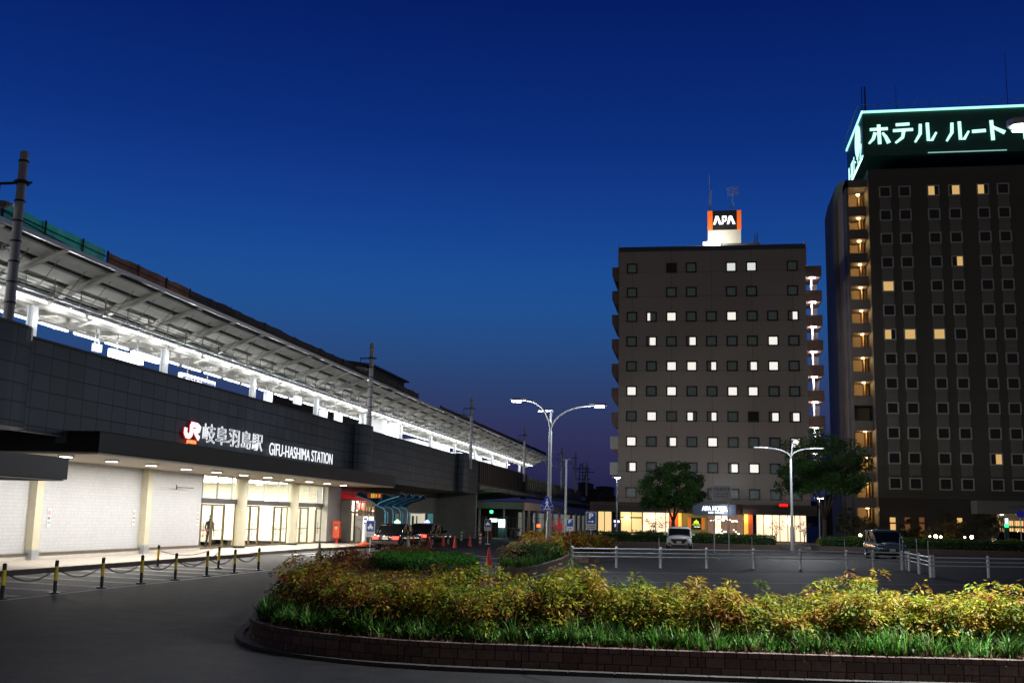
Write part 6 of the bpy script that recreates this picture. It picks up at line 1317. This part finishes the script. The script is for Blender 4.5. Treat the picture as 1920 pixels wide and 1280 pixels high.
def signstand(px, py, h, wdt, ht_, label):
    p = G(px, py); o = thing('sign_stand', (p.x, p.y, 0), label, 'sign stand'); x, y = p.x, p.y
    MB().cyl((x, y, 0), (x, y, .07), .22, .18, n=14).build('base', plate_w, o); MB().cyl((x, y, .07), (x, y, h), .025, n=8).build('pole', white_paint, o)
    MB().box(x-wdt/2, x+wdt/2, y-.06, y-.03, h-ht_, h).build('plate', plate_w, o); MB().box(x-wdt*.42, x+wdt*.42, y-.066, y-.061, h-ht_*.68, h-ht_*.05).build('blue_field', sign_blue, o)
    b = MB(); zc = h-ht_*.42; w2 = wdt*.3
    b.prism([(x-w2, y-.072, zc-.06), (x+w2, y-.072, zc-.06), (x+w2, y-.072, zc+.02), (x+w2*.6, y-.072, zc+.04), (x+w2*.35, y-.072, zc+.12), (x-w2*.35, y-.072, zc+.12), (x-w2*.6, y-.072, zc+.04), (x-w2, y-.072, zc+.02)], (0, .005, 0)); b.box(x-w2*.8, x-w2*.45, y-.072, y-.067, zc-.11, zc-.06).box(x+w2*.45, x+w2*.8, y-.072, y-.067, zc-.11, zc-.06).box(x-.04, x+.04, y-.072, y-.067, zc+.13, zc+.17); b.build('taxi_pictogram', fig, o)
    text('タクシー', 'lettering', ink, o, (x-wdt*.38, y-.062, h-ht_*.92), wd=wdt*.76, ht=ht_*.13, depth=.003, **FY)
signstand(693, 1040, 1.72, .46, .82, 'blue and white taxi sign stand at the front taxi'); signstand(914, 1020, 1.85, .52, .85, 'blue and white taxi sign stand beyond the row of cones')
p = G(764, 1031); o = thing('notice_cone', (p.x, p.y, 0), 'white cone shaped notice stand between the two taxis', 'notice stand'); MB().lathe((p.x, p.y, 0), [(.22, 0), (.2, .04), (.05, .78), (.03, .82)], 4).build('body', plate_w, o); text('P', 'mark', ink, o, (p.x-.05, p.y-.15, .2), wd=.1, ht=.2, depth=.02, **FY)

# ================================================================= things on the station footpath
def PX_(px, py, X): return onX(px, py, X)
p = G(631, 1018, .14); o = thing('post_box', (p.x, p.y, .14), 'red pillar post box in front of the lit shop', 'post box'); x, y = p.x, p.y
MB().box(x-.14, x+.14, y-.14, y+.14, .14, .19).cyl((x, y, .19), (x, y, .46), .09, n=12).build('foot', red_plastic, o); MB().box(x-.24, x+.24, y-.24, y+.24, .46, 1.52).build('body', mat('post_red', (.62, .075, .02), .4), o, bevel=.04); MB().box(x+.24, x+.26, y-.16, y+.16, 1.28, 1.33).box(x-.16, x+.16, y-.26, y-.24, 1.28, 1.33).build('slot', black, o); MB().box(x-.26, x+.26, y-.26, y+.26, 1.52, 1.56).build('lid', red_plastic, o, bevel=.015); text('〒', 'mark', plate_w, o, (x-.08, y-.243, 1.0), wd=.16, ht=.17, depth=.004, bold=.03, **FY)
for (px0, px1, py0, py1, lab, nm, m_, dd) in ((664, 680, 966, 1016, 'tall pale notice kiosk right of the shop glass', 'notice_kiosk', mat('kiosk_pale', (.55, .54, .48), .5, emit=.12, ecol=(1, .95, .8)), .35), (661.5, 675, 985, 1016, 'low pale rounded cabinet in front of the notice kiosk', 'cabinet', mat('cabinet_pale', (.62, .62, .56), .45), .4)):
    b_ = G((px0+px1)/2, py1, .14); zt_ = onY((px0+px1)/2, py0, b_.y).z; xa, xb = onY(px0, py1, b_.y).x, onY(px1, py1, b_.y).x
    o = thing(nm, (b_.x, b_.y, .14), lab, nm.replace('_', ' ')); 
    if nm == 'cabinet': MB().prism([(xa, b_.y, .14), (xb, b_.y, .14), (xb, b_.y, zt_-.4), (xb-.12, b_.y, zt_-.15), (xa+.1, b_.y, zt_), (xa, b_.y, zt_)], (0, dd, 0)).build('body', m_, o, bevel=.02)
    else: MB().box(xa, xb, b_.y+.1, b_.y+dd, .14, zt_).build('body', m_, o, bevel=.015); text('ご案内', 'lettering', ink, o, (xa+.1, b_.y+.098, zt_-.32), wd=.3, ht=.09, depth=.004, **FY)
Yb = G(690, 1021, .14).y+.5; a = onY(681, 967.5, Yb); c = onY(700, 990, Yb); o = thing('information_board', ((a.x+c.x)/2, Yb, .14), 'lit two panel information board behind the front taxi sign', 'information board'); mid_ = (a.x+c.x)/2
MB().box(a.x-.05, c.x+.05, Yb, Yb+.06, c.z-.05, a.z+.05).cyl((a.x+.1, Yb+.03, .14), (a.x+.1, Yb+.03, c.z), .03).cyl((c.x-.1, Yb+.03, .14), (c.x-.1, Yb+.03, c.z), .03).build('frame', dark_metal, o); scr = mat('board_glow', (1, 1, 1), emit=1.1, ecol=(.88, .90, 1))
for x0, x1 in ((a.x, mid_-.03), (mid_+.03, c.x)): MB().box(x0, x1, Yb-.01, Yb, c.z, a.z).build('panel', scr, o)
b = MB()
for k, (fx, fz, fw2, fh) in enumerate(((.08, .68, .3, .2), (.08, .36, .34, .14), (.1, .1, .26, .12), (.6, .5, .3, .04), (.6, .25, .3, .03))): b.box(a.x+(c.x-a.x)*fx, a.x+(c.x-a.x)*(fx+fw2), Yb-.014, Yb-.011, c.z+(a.z-c.z)*fz, c.z+(a.z-c.z)*(fz+fh))
b.build('printed_blocks', mat('violet_print', (.12, .08, .35), .5), o)
p = G(683, 1023, .14); o = thing('weighted_post', (p.x, p.y, .14), 'white post standing in an orange weighted base', 'post'); MB().lathe((p.x, p.y, .14), [(.42, 0), (.42, .1), (.2, .22), (.16, .26)], 20).build('base', orange_plastic, o); MB().cyl((p.x, p.y, .4), (p.x, p.y, 1.45), .16, .13, n=16).build('post', plate_w, o)
# wavy blue taxi shelter
blu = mat('shelter_blue', (.03, .17, .34), .35, .3, var=.1); blu2 = mat('shelter_blue_light', (.08, .38, .60), .35, .3, emit=.03, ecol=(.2, .7, 1))
TS = thing('taxi_shelter', (-20.9, 75, .0), 'blue shelter with wing shaped wavy roof above the taxis', 'shelter')
Ys0 = onX(706, 950, -20.9).y; Xc_ = -20.9
def wing(t): return 2.62+.62*(abs(t)**.62)
nb = 4; bl_ = (onX(795, 950, -19.6).y-Ys0)/nb; prev = None
for q in range(nb):
    b = MB(); ya = Ys0+q*bl_; K = 8
    for sgn in (-1, 1):
        grid = []
        for i in range(K+1):
            t = i/K; row = []
            for j in range(6):
                u = j/5; arch = .26*math.sin(math.pi*u)*t*(1 if True else 0); row.append((Xc_+sgn*t*1.45, ya+u*(bl_-.05), wing(t)+arch))
            grid.append(row)
        for i in range(K):
            for j in range(5):
                A, B2, C2, D2 = grid[i][j], grid[i+1][j], grid[i+1][j+1], grid[i][j+1]
                b.add([A, B2, C2, D2]+[(v[0], v[1], v[2]-.04) for v in (A, B2, C2, D2)], [(0, 1, 2, 3), (7, 6, 5, 4), (0, 4, 5, 1), (1, 5, 6, 2), (2, 6, 7, 3), (3, 7, 4, 0)])
    b.build('roof_wing', blu, TS)
    b = MB(); b.tube([(Xc_-1.5+i*.15, ya, wing(abs(-1.5+i*.15)/1.45)-.03) for i in range(21)], .045, 6); b.build('edge_tube', blu2, TS)
    b = MB(); b.tube([(Xc_, ya+.05, 2.6), (Xc_+.5, ya+.05, 2.42), (Xc_+.62, ya+.05, 2.2), (Xc_+.62, ya+.05, .12)], .055, 8); b.tube([(Xc_+.78, ya+.05, 2.2), (Xc_+.78, ya+.05, .12)], .04, 6); b.build('post', blu2, TS)
yb_ = Ys0+.3; o = thing('numbered_board', (Xc_, yb_, 3.1), 'small red and yellow number board on the blue shelter roof', 'sign'); a = onY(689, 924, yb_); c = onY(717, 934, yb_)
MB().box(a.x, c.x, yb_, yb_+.08, c.z, a.z).build('case', dark_metal, o); MB().cyl((a.x+.1, yb_+.04, 2.9), (a.x+.1, yb_+.04, c.z), .025).cyl((c.x-.1, yb_+.04, 2.9), (c.x-.1, yb_+.04, c.z), .025).build('legs', blu2, o)
W_ = (c.x-a.x); dr = mat('digit_red', (.5, .02, .02), .5, emit=.35, ecol=(.8, .05, .04)); dy = mat('digit_yellow', (.6, .5, .02), .5, emit=.6, ecol=(.95, .8, .06))
for k, (ch_, m_, m2_) in enumerate((('1', dr, black), ('2', dy, black), ('3', dr, dy), ('5', dr, dy))):
    x0 = a.x+.04+W_*.22*k; MB().box(x0, x0+W_*.205, yb_-.02, yb_, c.z+.03, a.z-.03).build('number_plate', m_, o); text(ch_, 'digit', m2_, o, (x0+W_*.05, yb_-.021, c.z+.07), wd=W_*.11, ht=(a.z-c.z)*.6, depth=.01, bold=.02, **FY)
# lit booth behind the shelter
a = onY(770, 962, 88); c = onY(789, 1000, 88); o = thing('ticket_booth', ((a.x+c.x)/2, 88, 0), 'small bright cream booth behind the blue shelter posts', 'booth'); MB().box(a.x, c.x, 88, 89.2, 0, a.z).build('walls', mat('booth_cream', (.7, .66, .5), .5, emit=.55, ecol=(1, .95, .72)), o); MB().box(a.x-.1, c.x+.1, 87.9, 89.3, a.z, a.z+.1).build('roof', white_paint, o); MB().box(a.x+.12, a.x+.3, 87.97, 88, .2, a.z-.2).box(a.x+.5, a.x+.6, 87.97, 88, .2, a.z-.2).build('window_bars', mat('bar_brown', (.15, .12, .06), .5), o)
# roof slab of the near bus shelter at the left edge
cR = onX(129.5, 858, -13.6); cB = onX(126.5, 902, -13.6); o = thing('near_shelter_roof', (-14.6, cR.y-3, 0), 'dark slab roof of a near shelter entering at the left edge', 'shelter')
MB().box(-16.2, -13.6, cR.y-9, cR.y, cB.z+.04, cR.z).build('fascia', mat('slab_fascia', (.045, .038, .030), .5, var=.1), o); MB().box(-16.15, -13.65, cR.y-8.9, cR.y-.06, cB.z, cB.z+.04).build('soffit', soffit_m, o); MB().cyl((-14.9, cR.y-4.5, 0), (-14.9, cR.y-4.5, cB.z), .08, n=12).build('post', galv, o)

# ================================================================= cars
glass_c = mat('car_glass', (.008, .009, .010), .2, spec=.08); tyre = mat('tyre', (.015, .015, .015), .85); rimm = mat('rim_alloy', (.45, .45, .46), .3, .8)
tail = mat('tail_light_on', (.6, .01, .01), .3, emit=4.5, ecol=(1, .05, .03)); tail_off = mat('tail_light_off', (.3, .01, .01), .25); headl = mat('headlamp', (.75, .78, .8), .08, .3, coat=1); platem = mat('number_plate', (.75, .75, .68), .4)
def loft(rings, closed_ends=True):
    """rings: list of lists of points (x half-width only, mirrored) -> MB"""
    b = MB(); R_ = [[Vector(p) for p in r]+[Vector((-p[0], p[1], p[2])) for p in reversed(r)] for r in rings]; n = len(R_[0]); vs = [p for r in R_ for p in r]
    fs = [(k*n+i, k*n+(i+1) % n, (k+1)*n+(i+1) % n, (k+1)*n+i) for k in range(len(R_)-1) for i in range(n)]
    fs += [tuple(range(n-1, -1, -1)), tuple(range((len(R_)-1)*n, len(R_)*n))]; b.add(vs, fs); return b
def localize(b, name, m_, parent, bevel=0, sub=0, smooth=True):
    me = bpy.data.meshes.new(name); me.from_pydata([tuple(v) for v in b.v], [], b.f); ms = m_ if isinstance(m_, (list, tuple)) else [m_]
    for q in ms: me.materials.append(q)
    if len(ms) > 1: me.polygons.foreach_set('material_index', b.m)
    if smooth: me.polygons.foreach_set('use_smooth', [True]*len(me.polygons))
    ob = bpy.data.objects.new(name, me); C.objects.link(ob); ob.parent = parent
    if bevel: md = ob.modifiers.new('edge', 'BEVEL'); md.width = bevel; md.segments = 2; md.limit_method = 'ANGLE'; md.angle_limit = R(30)
    if sub: md = ob.modifiers.new('round', 'SUBSURF'); md.levels = sub; md.render_levels = sub
    return ob
def car(name, loc, rz, paint, label, cat, kind, lights=False, roof_lamp=None, two=None):
    """front towards -y in local space"""
    o = thing(name, loc, label, cat, rz=rz)
    if kind == 'sedan': Ln, Wd, H_, belt = 4.6, 1.70, 1.47, .92; st = [(-2.30, .55, .74, .78), (-2.22, .32, .98, .84), (-1.9, .27, .985, .88), (-1.0, .25, .97+.02, .93), (-.95, .25, .995, .95), (1.25, .25, 1.0, .96), (1.35, .25, 1.0, .965), (2.05, .28, .99, .97), (2.25, .33, .97, .93), (2.32, .5, .9, .80)]; gh = [(-1.05, .93, .90, .80), (-.45, 1.40, .84, .66), (-.1, H_, .86, .65), (.85, H_, .86, .65), (1.10, 1.40, .84, .66), (1.55, .96, .90, .78)]
    elif kind == 'suv': Ln, Wd, H_, belt = 4.3, 1.77, 1.60, 1.02; st = [(-2.15, .55, .82, .80), (-2.05, .30, .97, .92), (-1.7, .25, 1.0, .99), (-1.0, .24, 1.0, 1.06), (-.9, .24, 1.0, 1.08), (1.3, .24, 1.0, 1.12), (1.9, .26, .99, 1.14), (2.1, .32, .96, 1.1), (2.18, .5, .88, .95)]; gh = [(-1.12, 1.03, .90, .82), (-.35, 1.50, .84, .66), (.1, H_, .84, .64), (1.2, H_-.03, .84, .64), (1.6, 1.50, .84, .66), (2.0, 1.10, .90, .80)]
    else: Ln, Wd, H_, belt = 4.4, 1.80, 1.75, 1.05; st = [(-2.25, .5, .82, .78), (-2.12, .30, .97, .92), (-1.8, .25, 1.0, 1.0), (-1.25, .24, 1.0, 1.07), (-1.2, .24, 1.0, 1.08), (1.3, .24, 1.0, 1.10), (1.95, .26, .99, 1.12), (2.12, .32, .96, 1.08), (2.2, .5, .88, .95)]; gh = [(-1.62, 1.02, .90, .84), (-.55, 1.62, .86, .70), (-.1, H_, .86, .70), (1.5, H_-.02, .86, .70), (1.8, 1.66, .86, .72), (2.1, 1.10, .90, .82)]
    hw = Wd/2
    rings = [[(0.001, y, zb), (hw*k*.86, y, zb), (hw*k*.98, y, zb+.12), (hw*k, y, (zb+zt_)/2), (hw*k*.985, y, zt_-.14), (hw*k*.90, y, zt_-.02), (0.001, y, zt_+.03)] for y, zb, k, zt_ in st]
    localize(loft(rings), 'body', paint, o, sub=1)
    # greenhouse of glass with roof skin and pillars
    gr = [[(0.001, y, z-.02), (hw*k1*.55, y, z-.02), (hw*(k1 if z < belt+.12 else k2+.10), y, z-.05), (hw*(k1 if z < belt+.12 else k1), y, belt-.05)][::-1] for y, z, k1, k2 in gh]
    gr = []
    for y, z, k1, k2 in gh:
        kk = k1 if z < belt+.15 else k2+.18; gr.append([(hw*k1*1.0, y, belt-.08), (hw*kk, y, z-.05), (hw*kk*.85, y, z), (0.001, y, z+.01)])
    localize(loft(gr), 'windows', glass_c, o, smooth=False)
    rf = [(y, z, k2) for y, z, k1, k2 in gh[1:-1]]
    rr = []
    for y, z, k2 in rf: kk = k2+.18; rr.append([(hw*kk*1.01, y, z-.05), (hw*kk*.99, y, z+.005), (hw*kk*.8, y, z+.03), (0.001, y, z+.045)])
    localize(loft(rr), 'roof', paint, o)
    b = MB()
    for s_ in (-1, 1):
        def gp(i, side=1.0): y, z, k1, k2 = gh[i]; kk = k1 if z < belt+.15 else k2+.18; return Vector((s_*hw*kk*side, y, z-.03 if z > belt+.15 else z))
        for i, j in ((0, 1), (len(gh)-1, len(gh)-2)): b.cyl(gp(i, 1.0), gp(j, 1.0), .04, n=6)
        ym = (gh[2][0]+gh[3][0])/2; b.cyl((s_*hw*.985, ym, belt-.05), (s_*hw*(gh[2][3]+.185), ym, H_-.04), .04, n=6)
    localize(b, 'pillar', paint, o)
    wr = .31 if kind == 'sedan' else .33; wy = (-Ln/2+.82, Ln/2-.95)
    for y in wy:
        for s_ in (-1, 1):
            a_ = localize(MB().cyl((s_*(hw-.20), y, wr), (s_*(hw+.012), y, wr), wr+.055, n=24), 'wheel_arch', black, o, smooth=False)
            t_ = localize(MB().cyl((s_*(hw-.21), y, wr), (s_*(hw+.02), y, wr), wr, n=24), 'tyre', tyre, o, smooth=False); b = MB().cyl((s_*(hw+.01), y, wr), (s_*(hw+.028), y, wr), wr*.62, n=20, mi=0)
            for q in range(5): an = q*1.2566; b.cyl((s_*(hw+.03), y, wr), (s_*(hw+.03), y+math.cos(an)*wr*.55, wr+math.sin(an)*wr*.55), .03, n=5, mi=0)
            localize(b, 'rim', rimm, t_, smooth=False)
    yf, yb = -Ln/2, Ln/2; zl_ = belt-.22
    for s_ in (-1, 1):
        if kind == 'suv': pts = [(s_*.30, yf+.02, zl_+.02), (s_*(hw*.93), yf+.16, zl_+.14), (s_*(hw*.95), yf+.22, zl_-.02), (s_*.46, yf+.03, zl_-.08)]
        else: pts = [(s_*.42, yf+.02, zl_+.03), (s_*(hw*.93), yf+.17, zl_+.08), (s_*(hw*.93), yf+.15, zl_-.10), (s_*.45, yf+.01, zl_-.10)]
        if s_ < 0: pts = pts[::-1]
        localize(MB().prism(pts, (0, .12, 0)), 'headlight', headl, o, smooth=False)
        pts = [(s_*.42, yb, .62), (s_*hw*.93, yb-.04, .62), (s_*hw*.95, yb-.05, .80), (s_*.42, yb+.005, .80)]; 
        localize(MB().prism(pts, (0, .03, 0)), 'tail_light', tail if lights else tail_off, o, smooth=False)
        localize(MB().box(s_*(hw+.02), s_*(hw+.20), -.95+(.1 if kind != 'van' else -.25), -.80+(.1 if kind != 'van' else -.25), belt+.02, belt+.16), 'mirror', paint, o, bevel=.03, smooth=False)
        localize(MB().box(s_*(hw-.02), s_*(hw+.006), -.1, .06, belt-.16, belt-.13).box(s_*(hw-.02), s_*(hw+.006), .85, 1.01, belt-.16, belt-.13), 'door_handle', chrome, o, smooth=False)
    if kind == 'suv':
        localize(MB().prism([(-.62, yf-.015, zl_-.02), (.62, yf-.015, zl_-.02), (.34, yf-.015, .50), (-.34, yf-.015, .50)], (0, .1, 0)), 'grille', black, o, smooth=False); localize(MB().box(-.55, .55, yf-.03, yf-.015, zl_-.01, zl_+.03), 'chrome_bar', chrome, o, smooth=False)
        localize(MB().prism([(-.55, yf-.02, .40), (.55, yf-.02, .40), (.45, yf-.02, .28), (-.45, yf-.02, .28)], (0, .1, 0)), 'lower_grille', black, o, smooth=False)
        for s_ in (-1, 1): localize(MB().box(s_*.58, s_*.78, yf+.0, yf+.08, .42, .52), 'fog_lamp', black, o, smooth=False)
    else: localize(MB().box(-.40, .40, yf-.012, yf+.1, zl_-.10, zl_+.03), 'grille', mat('grille_chrome', (.3, .3, .3), .3, .8) if 'grille_chrome' not in bpy.data.materials else bpy.data.materials['grille_chrome'], o, smooth=False); localize(MB().box(-.55, .55, yf-.03, yf+.1, .32, .46), 'lower_grille', black, o, smooth=False)
    localize(MB().box(-.17, .17, yf-.05, yf-.02, .50, .66), 'front_plate', platem, o, smooth=False); pl = localize(MB().box(-.17, .17, yb+.03, yb+.05, .60, .76), 'rear_plate', platem, o, smooth=False)
    localize(MB().box(-hw*.96, hw*.96, yb-.06, yb+.06, .32, .52), 'rear_bumper', paint if kind != 'sedan' else blk_p, o, bevel=.03, smooth=False)
    if roof_lamp:
        c_, dome = roof_lamp; b = MB(); b.box(-.12, .12, .2, .32, H_+.04, H_+.07); localize(b, 'lamp_base', black, o, smooth=False)
        pts = [(-.19, .2, H_+.07), (.19, .2, H_+.07), (.17, .2, H_+.16), (.08, .2, H_+.20), (.05, .2, H_+.27), (-.05, .2, H_+.27), (-.08, .2, H_+.20), (-.17, .2, H_+.16)]
        localize(MB().prism(pts, (0, .13, 0)), 'roof_lamp', c_, o, smooth=False)
    if lights: 
        for s_ in (-.6, .6): ld = bpy.data.lights.new('glow', 'POINT'); ld.energy = 4; ld.color = (1, .08, .05); ld.shadow_soft_size = .08; lo = bpy.data.objects.new('glow', ld); C.objects.link(lo); lo.parent = o; lo.location = (s_, yb+.25, .7)
    return o
blackp = mat('black_car_paint', (.012, .010, .012), .12, coat=1.0); whitep = mat('white_car_paint', (.92, .92, .92), .2, coat=1.0); bluep = mat('blue_grey_car_paint', (.10, .16, .19), .18, .5, coat=1.0); darkp = mat('dark_grey_car_paint', (.06, .06, .065), .15, .4, coat=1.0)
gt = mat('taxi_lamp_green', (1, 1, 1), emit=2.2, ecol=(.35, 1, .55)); bt = mat('taxi_lamp_blue', (1, 1, 1), emit=2.4, ecol=(.35, .35, 1))
p = G(722, 1031); car('taxi', (p.x+.1, p.y+2.3, 0), R(180-3), blackp, 'black taxi with green roof lamp and red tail lights, nearer of the two', 'taxi', 'sedan', True, (gt, 1))
p = G(783, 1025); car('taxi', (p.x+.1, p.y+2.3, 0), R(180-8), blackp, 'black taxi with blue roof lamp, waiting ahead of the other', 'taxi', 'sedan', True, (bt, 1))
p = G(1273, 1032); car('parked_car', (p.x, p.y+2.15, 0), R(0), whitep, 'white compact car facing the camera before the hedge', 'car', 'suv')
p = G(1672, 1049); car('parked_car', (p.x-.1, p.y+1.9, 0), R(3), bluep, 'blue grey minivan parked at an angle behind the guard fence', 'car', 'van')
p = onY(1892, 1005, 106); car('parked_car', (p.x+.8, 106, 0), R(90), darkp, 'dark minivan seen from the side at the dark hotel porch', 'car', 'van')
# green and white lit sign post at the porch, blue round sign
litbox('porch_post_sign', 1884, 1891, 971, 988, 104, mat('post_sign_light', (1, 1, 1), emit=1.6, ecol=(.75, .85, 1)), 'lit white and green post sign before the dark hotel porch', 'sign', .3, True)
a = onY(1884, 980, 103.9); MB().box(a.x-.02, onY(1891, 980, 103.9).x, 103.9, 103.95, onY(1888, 988, 104).z, onY(1888, 981, 104).z).build('green_half', mat('green_half_light', (0, 1, .3), emit=1.6, ecol=(.05, 1, .35)), bpy.data.objects['porch_post_sign'])
p = onY(1913, 963, 102); o = thing('round_sign', (p.x, 102, 0), 'round dark blue traffic sign at the right edge by the porch', 'traffic sign'); MB().cyl((p.x, 101.95, p.z), (p.x, 102, p.z), .33, n=20).build('disc', mat('round_blue', (.02, .02, .3), .4, emit=.08, ecol=(.05, .05, .8)), o); MB().cyl((p.x, 102.05, 0), (p.x, 102.05, p.z+.3), .04, n=8).build('post', galv, o)

# ================================================================= person at the door
def person(loc, h, label):
    x, y, z = loc; V = {'pelvis': (0, 0, .93, .13, .11), 'waist': (0, 0, 1.10, .12, .10), 'chest': (0, -.01, 1.32, .15, .11), 'neck': (0, -.02, 1.46, .055, .055), 'head0': (0, -.03, 1.53, .07, .08), 'head1': (0, -.04, 1.63, .085, .10), 'head2': (0, -.03, 1.70, .055, .065),
         'hl': (.09, 0, .88, .095, .1), 'kl': (.10, -.05, .48, .062, .065), 'al': (.10, .04, .09, .042, .05), 'fl': (.10, -.12, .035, .035, .03), 'hr': (-.09, 0, .88, .095, .1), 'kr': (-.10, .02, .48, .062, .065), 'ar': (-.10, .14, .10, .042, .05), 'fr': (-.10, -.01, .035, .035, .03),
         'sl': (.19, 0, 1.38, .06, .06), 'el': (.24, .03, 1.10, .042, .045), 'wl': (.22, -.10, .88, .03, .03), 'gl': (.21, -.14, .80, .028, .035), 'sr': (-.19, 0, 1.38, .06, .06), 'er': (-.24, .03, 1.10, .042, .045), 'wr': (-.22, -.08, .86, .03, .03), 'gr': (-.21, -.11, .78, .028, .035)}
    E = [('pelvis', 'waist'), ('waist', 'chest'), ('chest', 'neck'), ('neck', 'head0'), ('head0', 'head1'), ('head1', 'head2'), ('pelvis', 'hl'), ('hl', 'kl'), ('kl', 'al'), ('al', 'fl'), ('pelvis', 'hr'), ('hr', 'kr'), ('kr', 'ar'), ('ar', 'fr'), ('chest', 'sl'), ('sl', 'el'), ('el', 'wl'), ('wl', 'gl'), ('chest', 'sr'), ('sr', 'er'), ('er', 'wr'), ('wr', 'gr')]
    ks = list(V); s_ = h/1.75; me = bpy.data.meshes.new('person'); me.from_pydata([tuple(c*s_ for c in V[k][:3]) for k in ks], [(ks.index(a), ks.index(b)) for a, b in E], []); me.materials.append(mat('dark_clothes', (.03, .028, .03), .8))
    ob = bpy.data.objects.new('person', me); C.objects.link(ob); ob.location = loc; ob.rotation_euler = (0, 0, R(60)); md = ob.modifiers.new('skin', 'SKIN'); me.skin_vertices.new() if not me.skin_vertices else None
    for i, k in enumerate(ks): me.skin_vertices[0].data[i].radius = (V[k][3]*s_, V[k][4]*s_)
    me.skin_vertices[0].data[0].use_root = True; sb = ob.modifiers.new('sub', 'SUBSURF'); sb.levels = 1; sb.render_levels = 2; tag(ob, label, 'person')
    bl = MB(); bl.lathe((0, 0, 0), [(.02, -.02), (.085, .0), (.10, .05), (.08, .11), (.03, .14)], 14); hb = bl.build('hair', mat('hair_black', (.01, .01, .01), .7)); hb.parent = ob; hb.location = (0, -.02*s_, 1.60*s_)
p = G(390, 1027, .14); person((p.x, p.y, .14), 1.66, 'person in dark clothes standing at the left edge of the glass doors')
